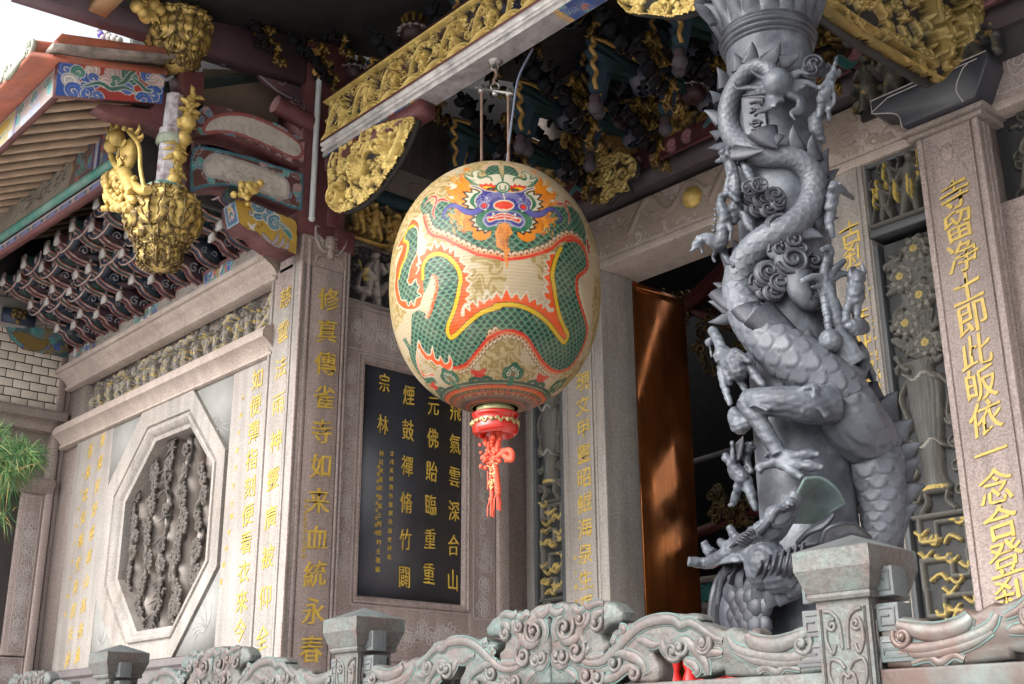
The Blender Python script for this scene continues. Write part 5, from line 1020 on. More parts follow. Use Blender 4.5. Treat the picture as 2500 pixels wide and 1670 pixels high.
# ------------------------------------------------------------------ the bronze dragon column
KX, KY, KR = -2.84, 4.2, .2
def oc_(x, y, r):                                                                 # photo point -> a point r from the column's axis, on the near side
    d = ray(x, y); dx, dy = d[0], d[1]; ox, oy = EYE[0]-KX, EYE[1]-KY; A = dx*dx+dy*dy; B = ox*dx+oy*dy; C = ox*ox+oy*oy-r*r; D = B*B-A*C
    t = (-B-math.sqrt(D))/A if D > 0 else -B/A; return EYE+d*t
c5 = lambda x, y: (1650+x/2.6133, y/2.6133)
c6 = lambda x, y: (1650+x/2.6133, 500+y/2.6133)
c7 = lambda x, y: (1650+x/2.34, 1000+y/2.34)
def on(cf, pts, dep): dep = np.broadcast_to(dep, (len(pts),)); return np.array([oc_(*cf(*p), KR+q) for p, q in zip(pts, dep)])
def chisel(o, a=.0026):                                                              # folds and tool marks on a fused sculpture
    me = o.data; n = len(me.vertices); V = np.empty(n*3); N_ = np.empty(n*3); me.vertices.foreach_get('co', V); me.vertices.foreach_get('normal', N_); V = V.reshape(-1, 3); N_ = N_.reshape(-1, 3)
    x, y, z = (V*1.).T; d = np.sin(120*z+60*x+3*np.sin(45*y))+.8*np.sin(150*x-90*y+2*np.sin(50*z))+.6*np.sin(210*z-130*y); V += N_*(a*.6*np.sign(d)*np.abs(d)**.6)[:, None]
    me.vertices.foreach_set('co', V.ravel()); me.update()
dc = thing('dragon_column', (KX, KY, FLOOR), 'round grey bronze column wrapped by a big spiny dragon, with small warriors and clouds', 'column')
zr1 = Plane('Y', KY).px(1882, 100)[2]
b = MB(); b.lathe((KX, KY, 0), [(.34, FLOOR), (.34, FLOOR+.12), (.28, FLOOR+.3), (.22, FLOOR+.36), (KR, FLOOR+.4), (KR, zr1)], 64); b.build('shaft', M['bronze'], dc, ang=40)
b = MB(); pr = []
for k, (r, w) in enumerate(((.210, .011), (.220, .012), (.228, .012), (.220, .010))):
    z = zr1-.05+.024*k; pr += [(r-.012, z-w), (r, z-w*.6), (r+.004, z), (r, z+w*.6), (r-.012, z+w)]
b.lathe((KX, KY, 0), pr, 64); b.build('neck_rings', M['bronze'], dc, True)
zc0 = zr1+.04; t = np.linspace(0, 2*math.pi, 320, endpoint=False); zz = np.linspace(0, .75, 40); P = []
for z in zz:
    f = z/.75; r = .2+.085*math.sin(min(1, z/.26)*math.pi/2)-.03*max(0, z-.26)+.0
    k = np.abs(np.sin(t*9+.4*np.sin(z*9)+.35*np.sin(t*3)))**.7; rr = r+.02-.05*(1-k)*min(1, z/.1); P.append(np.stack([KX+rr*np.cos(t), KY+rr*np.sin(t), np.full(320, zc0+z)], 1))
b = MB(); b.grid(np.array(P), wv=True); b.lathe((KX, KY, 0), [(.19, zc0-.01), (.22, zc0+.0), (.2, zc0+.02)], 48); b.build('lotus_capital', M['bronze'], dc, True)
b = MB(); A_ = on(lambda x, y: (x, y), [(1742, 60), (1722, 34), (1712, 10), (1722, -14)], .1); b.tube(cr(A_, 5), np.linspace(.02, .045, 16), 8, flat=.5); b.build('capital_leaf', M['bronze'], dc, True)
# --- body
path = [(c5, x, y, r, d) for x, y, r, d in ((625, 500, .030, .05), (585, 440, .036, .035), (515, 428, .038, .03), (440, 470, .040, .03), (375, 570, .042, .03), (338, 680, .044, .04), (335, 790, .045, .04), (372, 880, .047, .03), (440, 945, .048, .03), (520, 985, .046, .03), (610, 1000, .046, .02), (710, 1000, .047, .02), (800, 1035, .048, .025), (868, 1115, .051, .03), (885, 1210, .054, .03), (855, 1320, .056, .03), (785, 1410, .058, .03), (690, 1475, .06, .03))]
path += [(c6, x, y, r, d) for x, y, r, d in ((575, 225, .062, .03), (480, 315, .066, .03), (425, 430, .07, .035), (410, 540, .072, .04), (440, 660, .078, .035), (530, 790, .088, .03), (655, 910, .097, .03), (800, 1010, .103, .03), (945, 1125, .108, .03), (1065, 1255, .112, .04), (1135, 1395, .116, .06))]
path += [(c7, x, y, r, d) for x, y, r, d in ((1110, 210, .116, .07), (1150, 370, .108, .08), (1175, 500, .092, .08), (1180, 610, .08, .08), (1170, 720, .07, .05), (1150, 850, .06, .0))]
FATB = 1.02
BP = np.array([oc_(*f(x, y), KR+d) for f, x, y, r, d in path]); BR = np.array([p[3]*(FATB if i < 22 else 1.02) for i, p in enumerate(path)])
BC = cr(np.hstack([BP, BR[:, None]]), 40); C, Rr = BC[:, :3], BC[:, 3]
L = np.concatenate([[0], np.cumsum(np.linalg.norm(np.diff(C, axis=0), axis=1))]); n = int(L[-1]/.0045); s = np.linspace(0, L[-1], n)
C = np.stack([np.interp(s, L, C[:, i]) for i in range(3)], 1); Rr = np.interp(s, L, Rr)
for _ in range(6): C[1:-1] = (C[:-2]+2*C[1:-1]+C[2:])/4
T = np.gradient(C, axis=0); T /= np.linalg.norm(T, axis=1)[:, None]
O_ = C-np.array([KX, KY, 0]); O_[:, 2] = 0; O_ = O_*.5+np.array([.45, -.6, 0]); O_ -= (O_*T).sum(1)[:, None]*T; O_ /= np.linalg.norm(O_, axis=1)[:, None]; B_ = np.cross(T, O_)
aa = np.concatenate([[0], np.cumsum((s[1]-s[0])/Rr[1:])]); K = 72; ph = np.linspace(-math.pi, math.pi, K, endpoint=False); NS = 9
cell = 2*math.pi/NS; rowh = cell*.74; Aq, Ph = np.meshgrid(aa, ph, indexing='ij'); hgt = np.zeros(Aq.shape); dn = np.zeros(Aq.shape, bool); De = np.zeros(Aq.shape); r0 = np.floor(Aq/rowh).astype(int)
for k in (-2, -1, 0, 1)[::-1]:
    r = r0-k; off = (r % 2)*cell/2; pc_ = np.round((Ph-off)/cell)*cell+off; D = np.hypot((Ph-pc_), (Aq-r*rowh)*.62)/(cell*.62); m = (D <= 1) & ~dn & (Aq >= r*rowh-.02)
    hgt[m] = (.25+.75*D[m]**2-.7*np.clip((D[m]-.86)/.14, 0, 1)); dn |= m
h0_ = hgt.copy(); hgt *= (np.interp(np.arange(n), [0, n*.55, n*.7, n], [.10, .10, .14, .16])*Rr)[:, None]; hgt *= np.clip((np.cos(Ph)+1.)*2, 0, 1)
rad = Rr[:, None]+hgt; Q_ = C[:, None]+rad[..., None]*(np.cos(Ph)[..., None]*O_[:, None]+np.sin(Ph)[..., None]*B_[:, None])
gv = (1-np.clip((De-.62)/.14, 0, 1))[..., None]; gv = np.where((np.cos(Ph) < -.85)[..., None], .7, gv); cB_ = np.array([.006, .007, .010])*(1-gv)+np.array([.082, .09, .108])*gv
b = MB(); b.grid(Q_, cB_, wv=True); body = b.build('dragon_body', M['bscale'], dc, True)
# --- spines and fins: base -> tip
def spike(mb, cf, a, z, w=.026, d0=.05, d1=.075, bend=.25, flat=.42):
    w *= 1.3; z = (z[0]+.3*(z[0]-a[0]), z[1]+.3*(z[1]-a[1]))
    A, Z = oc_(*cf(*a), KR+d0), oc_(*cf(*z), KR+d1); v = Z-A; sd = np.cross(v, (.7, -.63, 0)); sd /= max(1e-6, np.linalg.norm(sd)); m = (A+Z)/2+sd*np.linalg.norm(v)*bend*.5; q = np.linspace(0, 1, 8)[:, None]; P = (1-q)**2*(A-.25*v)+2*q*(1-q)*m+q*q*Z
    mb.tube(P, w*np.array([1.15, 1.05, .9, .74, .57, .4, .22, .03]), 9, flat=flat, up=(.7, -.63, 0))
b = MB()
for a, z, k in (((405, 430), (375, 358), 1), ((472, 385), (483, 292), 1), ((600, 375), (650, 288), 1), ((690, 392), (768, 356), 1), ((310, 540), (272, 452), 1), ((280, 645), (230, 595), 1), ((272, 760), (200, 716), 1), ((290, 868), (232, 848), 1), ((318, 940), (230, 945), 1), ((772, 935), (756, 828), -1), ((880, 995), (874, 888), -1), ((930, 1085), (968, 975), -1), ((950, 1190), (1022, 1102), -1), ((950, 1310), (1006, 1248), -1), ((905, 1420), (1008, 1398), -1), ((830, 1490), (915, 1508), -1)): spike(b, c5, a, z, .03, bend=.3*k)
for a, z, k, w in (((400, 330), (372, 245), 1, .03), ((360, 450), (300, 355), 1, .03), ((345, 560), (262, 513), 1, .03), ((335, 665), (236, 628), 1, .032), ((350, 710), (238, 740), -1, .028), ((860, 905), (853, 815), -1, .04), ((1055, 1000), (1030, 895), -1, .046), ((1150, 1060), (1140, 870), -1, .06), ((1240, 1235), (1275, 1150), -1, .06), ((1330, 1350), (1395, 1228), -1, .05), ((1400, 1470), (1478, 1402), -1, .05)): spike(b, c6, a, z, w, bend=.3*k)
for a, z in (((1245, 185), (1332, 84)), ((1275, 290), (1376, 212)), ((1280, 395), (1372, 305)), ((1278, 510), (1396, 452)), ((1255, 640), (1352, 566)), ((1235, 730), (1306, 668))): spike(b, c7, a, z, .046, .06, .08, -.35)
for cf, a, z, w in ((c5, (400, 975), (525, 962), .035), (c5, (570, 860), (632, 925), .05), (c5, (640, 900), (585, 868), .03), (c6, (480, 690), (568, 800), .05), (c6, (600, 740), (865, 905), .055), (c6, (340, 600), (520, 745), .04)): spike(b, cf, a, z, w, .085, .1, .2)
b.build('dragon_spines', M['bronze'], body, True)
# --- fin-rayed tail ball
b = MB(); c = oc_(*c5(650, 535), KR+.085); b.ball(c, (.068, .068, .074), 22); b.tube(on(c5, [(600, 470), (625, 495), (650, 520)], .07), [.034, .045, .06], 14)
for pts, w in (([(580, 510), (520, 480), (458, 436)], .020), ([(570, 560), (470, 560), (390, 565), (376, 520)], .026), ([(580, 590), (500, 600), (418, 612)], .02), ([(620, 610), (590, 680), (540, 710), (498, 725)], .03), ([(670, 640), (640, 650), (628, 685)], .024), ([(730, 600), (800, 640), (790, 700), (740, 725), (765, 770)], .032), ([(740, 540), (830, 530), (900, 560), (962, 600)], .03), ([(720, 500), (790, 460), (856, 478)], .03), ([(740, 570), (800, 560), (830, 545)], .024)):
    P = cr(on(c5, pts, np.linspace(.08, .12, len(pts))), 6); b.tube(P, w*np.linspace(1.25, .1, len(P))**.7, 8, flat=.6)
o = b.build('dragon_tail_tuft', M['bronze'], body, True); fuse(o, .006, 3)
# --- legs
b = MB()
b.tube(cr(on(c6, [(1120, 1010), (1080, 930), (1045, 800), (1005, 680), (965, 570), (945, 490)], .09), 6), np.interp(np.linspace(0, 1, 31), [0, .2, .35, .7, 1], [.07, .058, .044, .037, .034]), 14)
for pts, w in (([(945, 500), (955, 400), (985, 300), (975, 275), (930, 292)], .03), ([(960, 490), (1010, 420), (1080, 350)], .028), ([(960, 500), (1040, 445), (1105, 440)], .026), ([(945, 480), (880, 460), (800, 490)], .026), ([(930, 520), (900, 525), (866, 525)], .014)): P = cr(on(c6, pts, np.linspace(.1, .14, len(pts))), 6); b.tube(P, w*.78*np.linspace(1.1, .55, len(P)), 9)
for k in range(11): b.ball(oc_(*c6(938+4*k, 550+25*k), KR+.105), (.02, .018, .012), 7)
b.ball(oc_(*c6(985, 870), KR+.11), .05, 12); b.tube(cr(on(c6, [(1090, 1040), (1170, 1080), (1195, 980), (1150, 900)], .1), 6), .03, 9); o = b.build('dragon_arm', M['bronze'], dc, True); fuse(o, .0048, 1); chisel(o, .0014)
b = MB(); b.tube(cr(on(c6, [(1000, 1270), (850, 1280), (700, 1260), (560, 1255), (455, 1250)], [.1, .12, .13, .13, .12]), 6), np.linspace(.085, .05, 25), 14)
b.tube(cr(on(c6, [(450, 1250), (500, 1330), (560, 1430), (640, 1560)], [.13, .13, .12, .11])[:], 6), np.interp(np.linspace(0, 1, 19), [0, .5, 1], [.048, .038, .032]), 12)
b.tube(cr(np.vstack([on(c6, [(620, 1530)], .11), on(c7, [(560, 200), (590, 260)], .11)]), 6), .034, 12)
for pts, w in (([(590, 265), (680, 265), (760, 255), (822, 262)], .036), ([(600, 290), (700, 315), (780, 325), (842, 335)], .038), ([(600, 300), (650, 340), (725, 392)], .036), ([(585, 290), (530, 315), (475, 330), (490, 355)], .032), ([(570, 270), (530, 255), (510, 270)], .02)): P = cr(on(c7, pts, np.linspace(.1, .14, len(pts))), 6); b.tube(P, w*.72*np.linspace(1.05, .6, len(P))*(1+.14*np.sin(np.linspace(0, 12, len(P)))), 10)
for cf, pts, w in ((c6, [(740, 1210), (830, 1165), (890, 1160), (900, 1230)], .026), (c6, [(800, 1330), (830, 1280), (920, 1290), (975, 1350)], .026), (c6, [(470, 1290), (520, 1275), (600, 1310)], .02)): P = cr(on(cf, pts, .18), 6); b.tube(P, w*np.linspace(.4, 1, len(P)), 8, flat=.5)
o = b.build('dragon_hind_leg', M['bronze'], dc, True); fuse(o, .0048, 1); chisel(o, .0014)
# --- head, open jaws to the upper right, at the foot of the column
def o7(x, y, d): return oc_(*c7(x, y), KR+d)
b = MB()
b.ball(o7(520, 890, .16), (.088, .088, .105), 18); b.ball(o7(590, 940, .17), (.075, .075, .08), 14); b.ball(o7(470, 820, .16), (.07, .07, .07), 14)
b.tube(cr(np.array([o7(440, 790, .15), o7(520, 720, .17), o7(590, 660, .18), o7(650, 570, .18), o7(695, 480, .17)]), 6), np.linspace(.062, .026, 25), 12)
b.ball(o7(575, 615, .21), (.05, .05, .05), 12); b.ball(o7(590, 585, .225), (.03, .03, .03), 10); b.ball(o7(655, 540, .225), (.028, .028, .028), 10); b.ball(o7(625, 590, .215), (.03, .03, .03), 10); b.ball(o7(515, 680, .2), (.04, .04, .04), 10)
b.tube(cr(np.array([o7(560, 950, .17), o7(650, 905, .18), o7(720, 830, .18), o7(790, 785, .17)]), 6), np.linspace(.07, .022, 19), 12)
P = cr(np.array([o7(500, 690, .2), o7(400, 755, .2), o7(300, 815, .2), o7(190, 875, .2), o7(70, 866, .2)]), 8); b.tube(P, np.linspace(.042, .02, len(P))*(1+.07*np.sin(np.arange(len(P))*2.)), 10)
for p in ([(330, 770), (280, 775), (250, 752)], [(215, 830), (180, 800), (158, 752)], [(390, 750), (345, 730), (304, 668)]): P = cr(np.array([o7(*q, .2) for q in p]), 7); b.tube(P, np.linspace(.027, .015, len(P))*(1+.1*np.sin(np.arange(len(P))*2.)), 9)
b.tube(cr(np.array([o7(400, 850, .2), o7(320, 850, .22), o7(222, 892, .22)]), 5), np.array([.016, .025, .033, .037, .037, .034, .03, .024, .016, .01, .004]), 10, flat=.35)
hd_ = o = b.build('dragon_head', M['bronze'], dc, True); fuse(o, .0045, 1); chisel(o, .0016)
b = MB()
for k in range(7): P = cr(np.array([o7(452+40*k, 975+12*math.sin(k*.9), .215), o7(480+38*k, 905-5*k, .255), o7(500+38*k, 845-14*k, .225)]), 6); b.tube(P, .0075, 6)
for x, y in ((640, 560), (668, 545)): b.ball(o7(x, y, .25), .012, 8)
P = cr(np.array([o7(545, 640, .25), o7(580, 575, .262), o7(625, 570, .25)]), 6); b.tube(P, .012, 7); P = cr(np.array([o7(480, 700, .23), o7(530, 640, .25), o7(545, 590, .25)]), 6); b.tube(P, np.linspace(.02, .006, len(P)), 7)
for k in range(6): P = cr(np.array([o7(470-14*k, 720+12*k, .22), o7(430-16*k, 690+14*k, .245), o7(395-18*k, 700+18*k, .24)]), 5); b.tube(P, np.linspace(.012, .003, len(P)), 6)
b.build('dragon_features', M['bronze'], hd_, True)
b = MB()                                                                          # flaring upper lip: a thick curled sheet, and the lower lip and tongue
def sheetgrid(mb, rows, th=.014):
    G = np.array([cr(np.array(r), 6) for r in rows]); G = np.array([cr(G[:, j], 5) for j in range(G.shape[1])]).transpose(1, 0, 2)
    N_ = np.cross(np.gradient(G, axis=0), np.gradient(G, axis=1)); N_ /= np.maximum(np.linalg.norm(N_, axis=2), 1e-9)[..., None]; m, n = G.shape[:2]
    mb.grid(G+N_*th/2); mb.grid((G-N_*th/2)[:, ::-1])
    for A, B in ((G[0], N_[0]), (G[-1], N_[-1]), (G[:, 0], N_[:, 0]), (G[:, -1], N_[:, -1])): mb.tube(A, th*.62, 6)
sheetgrid(b, [[o7(640, 640, .14), o7(690, 500, .18), o7(740, 395, .22)], [o7(680, 640, .08), o7(760, 500, .12), o7(830, 395, .19)], [o7(730, 640, .04), o7(830, 540, .09), o7(910, 450, .17)], [o7(790, 640, .02), o7(880, 585, .08), o7(962, 535, .14)]])
b.build('dragon_lip', mat('green bronze', (.12, .17, .165), .55, metal=.3, var=.3, vs=6, bump=.25, tint=(.05, .05, .06), tamt=.7, ts=5), hd_, True)
b = MB(); sheetgrid(b, [[o7(560, 850, .2), o7(680, 790, .22), o7(800, 765, .22)], [o7(600, 880, .14), o7(720, 830, .16), o7(830, 780, .2)], [o7(640, 930, .14), o7(720, 900, .18), o7(840, 800, .22)]]); P = cr(np.array([o7(700, 760, .12), o7(760, 700, .16), o7(850, 660, .2), o7(910, 595, .24)]), 6); b.tube(P, np.linspace(.02, .035, len(P))*np.linspace(1.1, .5, len(P)), 9, flat=.5)
sheetgrid(b, [[o7(830, 780, .2), o7(860, 690, .24), o7(940, 655, .25), o7(1020, 655, .22)], [o7(860, 800, .12), o7(930, 730, .2), o7(1000, 705, .2), o7(1110, 730, .16)]]); b.build('dragon_jaw', M['bronze'], hd_, True)
b = MB()                                                                          # collar of pointed plates, beard and neck scales
for a, z in (((350, 930), (290, 920)), ((390, 985), (328, 1000)), ((450, 1025), (398, 1050)), ((510, 1045), (455, 1115)), ((570, 1050), (538, 1120)), ((630, 1035), (600, 1105)), ((690, 1000), (716, 1000)), ((660, 1010), (650, 1060))): spike(b, c7, a, z, .045, .15, .17, .2, .4)
for k in range(5): P = cr(np.array([o7(300, 890+k*6, .15+.01*k), o7(235+8*k, 990, .17), o7(205+9*k, 1120, .15), o7(200+9*k, 1260, .12)]), 6); b.tube(P, .016, 7)
b.build('dragon_mane', M['bronze'], hd_, True)
b = MB(); P = cr(np.array([o7(480, 960, .06), o7(410, 1080, .06), o7(380, 1180, .05), o7(390, 1300, .03)]), 10)
b.tube(P, np.linspace(.12, .085, len(P)), 24)
for q in range(4):
    for w_ in range(4): c = o7(335+48*w_+24*(q % 2), 1075+52*q, .17-.012*abs(w_-1.5)); b.ball(c, (.04, .022, .045), 10, ax=None)
b.build('dragon_neck', M['bronze'], dc, True)
# --- clouds, plaque, small figures
def cloud(mb, cf, blobs, dep):
    for x, y, r in blobs:
        c = oc_(*cf(x, y), KR+dep); R_ = r/2.6133*.0025
        nrm = np.array([.7, -.66, 0.1]); nrm /= np.linalg.norm(nrm); u = np.cross((0, 0, 1), nrm); u /= np.linalg.norm(u); v = np.cross(nrm, u); mb.ball(c, (R_, R_, R_*.42), 16, ax=np.array([u, v, nrm]))
        P = spiral((0, 0), R_*.85, 1.7, r, 1 if int(x) % 2 else -1, 26); mb.tube(c+nrm*R_*.5*np.sqrt(np.clip(1-(P**2).sum(1)/R_**2*.8, .05, 1))[:, None]+P[:, :1]*u+P[:, 1:]*v, R_*.15, 6)
b = MB(); cloud(b, c6, [(670, 150, 80), (740, 240, 60), (660, 290, 60), (745, 370, 85), (590, 440, 70), (540, 500, 60), (660, 500, 55), (620, 560, 50), (880, 370, 50), (560, 560, 40), (700, 430, 45), (740, 470, 40), (800, 300, 50), (760, 200, 45)], .035)
P = cr(on(c6, [(780, 430), (790, 540), (840, 620), (890, 610), (880, 560)], .05), 6); b.tube(P, np.linspace(.06, .03, len(P)), 9, flat=.6); b.build('cloud_scrolls', M['bronze'], dc, True)
b = MB(); cloud(b, c5, [(880, 420, 60), (940, 450, 45), (850, 460, 45)], .03); cloud(b, c5, [(560, 1280, 55), (480, 1260, 50), (630, 1250, 50), (650, 1300, 40), (590, 1340, 45), (520, 1340, 45)], .03); b.build('small_clouds', M['bronze'], dc, True)
b = MB(); g = [[oc_(*c5(x, y), KR+.012) for x in np.linspace(a0, a1, 8)] for y, a0, a1 in ((628, 425, 556), (740, 432, 570), (862, 445, 584))]; G = np.array(g); sheetgrid(b, [list(r) for r in G], .012)
for pts in ([(470, 660), (520, 650), (545, 670)], [(480, 690), (510, 700), (470, 720)], [(530, 690), (500, 740)], [(470, 790), (550, 775)], [(490, 770), (530, 768), (530, 800), (490, 805), (490, 770)], [(480, 830), (550, 815), (515, 850)]): b.tube(cr(on(c5, pts, .024), 4), .005, 5)
b.build('plaque', M['bronze'], dc, True)
def statue(name, label, parts, vox=.0045):
    b = MB()
    for cf, pts, rad_, dep in parts:
        P = on(cf, pts, dep); rad_ = np.asarray(rad_)*.74; b.tube(cr(P, 5) if len(P) > 1 else np.vstack([P, P+[0, 0, .001]]), np.interp(np.linspace(0, 1, (len(P)-1)*5+1), np.linspace(0, 1, len(rad_)), rad_) if np.ndim(rad_) else rad_, 10)
        for e in (P[0], P[-1]): b.ball(e, (rad_[0] if e is P[0] else rad_[-1]) if np.ndim(rad_) else rad_, 8)
    o = b.build(name, M['bronze'], dc, True); fuse(o, vox, 1); chisel(o); tag(o, label); return o
statue('warrior_figure', 'warrior leaning out at the upper right of the column with a long sword', [(c5, [(1000, 480), (960, 570), (930, 640)], [.03, .04, .035], .13), (c5, [(1035, 465), (1036, 462)], .026, .14), (c5, [(930, 640), (915, 740)], [.03, .02], .12), (c5, [(960, 640), (980, 770)], [.028, .014], .13), (c5, [(990, 500), (1010, 430), (1033, 352)], [.02, .014, .008], .14), (c5, [(990, 520), (1010, 640), (985, 690)], [.018, .01, .006], .15), (c5, [(930, 740), (890, 760), (900, 830), (940, 900)], [.03, .045, .04, .02], .08), (c5, [(960, 540), (920, 560)], .018, .14)])
statue('wheel_warrior', 'slim warrior at the column\'s left edge riding over a cloud with two wheels', [(c5, [(330, 960), (350, 1060), (375, 1150), (385, 1250)], [.03, .04, .036, .03], .10), (c5, [(300, 980), (302, 970)], .026, .12), (c5, [(320, 1010), (262, 1030)], [.02, .012], .13), (c5, [(420, 1030), (470, 1120), (500, 1190)], [.024, .03, .02], .06), (c5, [(390, 1250), (380, 1340), (370, 1410)], [.03, .05, .03], .09), (c5, [(430, 1360), (470, 1440), (490, 1480)], [.03, .028, .01], .07), (c5, [(350, 1100), (330, 1200), (390, 1280)], [.02, .02, .02], .12)])
b = MB()
for x, y in ((474, 1198), (535, 1178)):
    c = oc_(*c5(x, y), KR+.1); nrm = np.array([.72, -.66, .1]); u = np.array([.68, .73, 0]); v = np.array([0, 0, 1.]); R_ = .033
    ring(b, c, R_, .006, (u, v))
    for k in range(6): a = k*1.047; b.tube([c, c+R_*(math.cos(a)*u+math.sin(a)*v)], .0035, 5)
b.build('fire_wheels', M['bronze'], dc, True)
statue('young_dragon', 'small dragon reaching out to the left of the column', [(c6, [(330, -80), (290, -40), (295, 30), (320, 70)], [.018, .026, .034, .036], .12), (c6, [(320, 60), (300, 150), (290, 230), (270, 250), (210, 215), (165, 225), (130, 260)], [.036, .04, .042, .042, .036, .03, .028], .13), (c6, [(140, 240), (110, 285), (96, 295)], [.03, .016, .008], .14), (c6, [(150, 240), (170, 310)], [.014, .006], .14), (c6, [(125, 230), (140, 200)], [.012, .006], .14), (c6, [(330, 90), (350, 160), (345, 230)], [.02, .014, .008], .12), (c6, [(270, 260), (240, 330), (250, 365)], [.018, .012, .006], .14), (c6, [(290, 260), (320, 340), (370, 390)], [.03, .022, .016], .1)]+[(c6, [(262-4*k, 30+34*k), (238-4*k, 26+34*k)], [.01, .002], .13) for k in range(5)], .0045)
statue('robed_figure', 'robed figure with a raised arm leaning out at the left of the column', [(c6, [(310, 970), (280, 890), (235, 800)], [.03, .034, .03], .13), (c6, [(210, 880), (215, 870)], .024, .15), (c6, [(215, 890), (230, 970)], [.012, .006], .15), (c6, [(300, 960), (380, 1000), (400, 1060)], [.045, .06, .06], .13), (c6, [(320, 1000), (345, 1130)], [.04, .022], .14), (c6, [(460, 960), (500, 1080), (560, 1150)], [.034, .026, .02], .1), (c6, [(290, 1030), (310, 1150), (345, 1270)], [.03, .026, .018], .13), (c6, [(390, 1080), (430, 1160), (460, 1200)], [.03, .02, .014], .1), (c6, [(380, 1330), (410, 1400), (450, 1390)], [.05, .06, .04], .08), (c6, [(290, 960), (380, 945), (470, 1000)], [.03, .03, .02], .14)])
statue('winged_figure', 'winged figure at the lower left of the column beside the door leaf', [(c7, [(290, 280), (288, 270)], .028, .16), (c7, [(320, 300), (350, 360), (380, 385)], [.034, .046, .04], .14), (c7, [(375, 390), (350, 470), (325, 535)], [.036, .026, .02], .14), (c7, [(395, 390), (430, 490), (455, 570)], [.036, .028, .016], .12), (c7, [(430, 200), (400, 270), (430, 355)], [.034, .024, .016], .1), (c7, [(330, 300), (325, 240), (322, 190)], [.018, .014, .014], .16), (c7, [(345, 520), (310, 545)], [.016, .012], .14)], .0045)
b = MB()
for k in range(7): P = on(c7, [(365, 290-6*k), (350+7*k-14, 230-8*k+6), (340+8*k-4, 190-8*k+10)], .14); b.tube(P, [.014, .012, .003], 6, flat=.5)
b.build('wing', M['bronze'], dc, True)
statue('cloud_rider', 'stout figure standing on a small cloud at the right of the column', [(c6, [(1150, 470), (1150, 540), (1145, 590)], [.04, .052, .056], .16), (c6, [(1160, 490), (1162, 480)], .03, .18), (c6, [(1120, 600), (1090, 690), (1080, 740)], [.03, .024, .02], .15), (c6, [(1150, 610), (1155, 750)], [.03, .022], .16), (c6, [(1185, 480), (1195, 430), (1187, 370)], [.024, .02, .008], .17), (c6, [(1130, 480), (1115, 420), (1145, 400)], [.022, .016, .01], .16), (c6, [(1110, 770), (1170, 770), (1200, 790)], [.04, .045, .035], .15), (c6, [(1130, 800), (1180, 800)], [.035, .03], .15)])
statue('archer_figure', 'figure half hidden behind the spines at the right edge of the column', [(c5, [(1010, 1190), (1000, 1260), (985, 1330)], [.036, .04, .036], .1), (c5, [(1030, 1180), (1080, 1230), (1130, 1265)], [.026, .018, .012], .12), (c5, [(990, 1330), (980, 1420), (1000, 1500)], [.034, .03, .02], .09), (c5, [(1040, 1210), (1000, 1200)], .03, .13), (c6, [(1220, 1040), (1250, 1100)], [.03, .02], .1), (c6, [(1230, 1020), (1262, 1112)], [.012, .02], .12)])
# ------------------------------------------------------------------ bronze balustrade: posts and scrolled panels
YBAL = 2.52; PBl = Plane('Y', YBAL); HC = .115
def c8(x, y): return (1350+x/4.9, 1350+y/4.9)
caps = [PBl.px(2133, 1335), PBl.px(990, 1523), PBl.px(378, 1602)]
ztop = Plane('Y', YBAL-HC).px(2040, 1337)[2]
zcap = float(Plane('Y', YBAL-.048).px(2133, 1324)[2])
def post(x, label):
    t = thing('balustrade_post', (x, YBAL, FLOOR), label, 'post', 'bronze balustrade posts'); y = YBAL+.06; h = .072
    b = MB(); P = []
    zt = zcap
    for r, z in ((h, FLOOR), (h, zt-.118), (h+.012, zt-.116), (h+.016, zt-.108), (h+.012, zt-.100), (h+.014, zt-.098), (h+.02, zt-.085), (h+.028, zt-.06), (h+.034, zt-.045), (h+.034, zt), (h+.031, zt+.003)): P.append([(x-r, y-r, z), (x+r, y-r, z), (x+r, y+r, z), (x-r, y+r, z)])
    b.grid(np.array(P), wv=True); shf = b.build('shaft', M['verd'], t, ang=20)
    b = MB(); r = h+.031; Q4 = np.array([(x-r, y-r, zt+.003), (x+r, y-r, zt+.003), (x+r, y+r, zt+.003), (x-r, y+r, zt+.003)]); b.add(np.vstack([Q4, [(x, y, zt+.045)]]), [[0, 1, 4], [1, 2, 4], [2, 3, 4], [3, 0, 4]]); b.build('cap', M['verdg'], t)
    for p in (Plane('Y', y-h), Plane('X', x+h)):
        u0 = (x if p.axis == 'Y' else y)
        b = MB(); v1 = zt-.14
        for q in range(3):
            vb = v1-.24*q
            for s in (-1, 1):
                for P in (cr([(u0+s*.052, vb), (u0+s*.03, vb-.005), (u0+s*.012, vb-.03), (u0+s*.008, vb-.09)], 5), spiral((u0+s*.032, vb-.035), .016, 1.5, 1, -s, 18), cr([(u0+s*.048, vb-.03), (u0+s*.05, vb-.07), (u0+s*.036, vb-.1), (u0+s*.026, vb-.08)], 5), cr([(u0, vb-.21), (u0+s*.03, vb-.19), (u0+s*.05, vb-.15), (u0+s*.045, vb-.115), (u0+s*.02, vb-.118), (u0+s*.006, vb-.135)], 5), cr([(u0, vb-.19), (u0+s*.02, vb-.17), (u0+s*.012, vb-.145), (u0, vb-.155)], 5), cr([(u0+s*.05, vb-.235), (u0+s*.03, vb-.225), (u0+s*.01, vb-.2)], 5)): b.tube(p.pt(P[:, 0], P[:, 1], .0), .0055, 6)
            for s in (-1, 1): P = np.array([(u0+s*.06, v1+.005), (u0+s*.06, FLOOR)]); b.tube(p.pt(P[:, 0], P[:, 1], 0), .004, 4)
        b.build('scroll_relief', M['verdr'], shf, True)
    return t
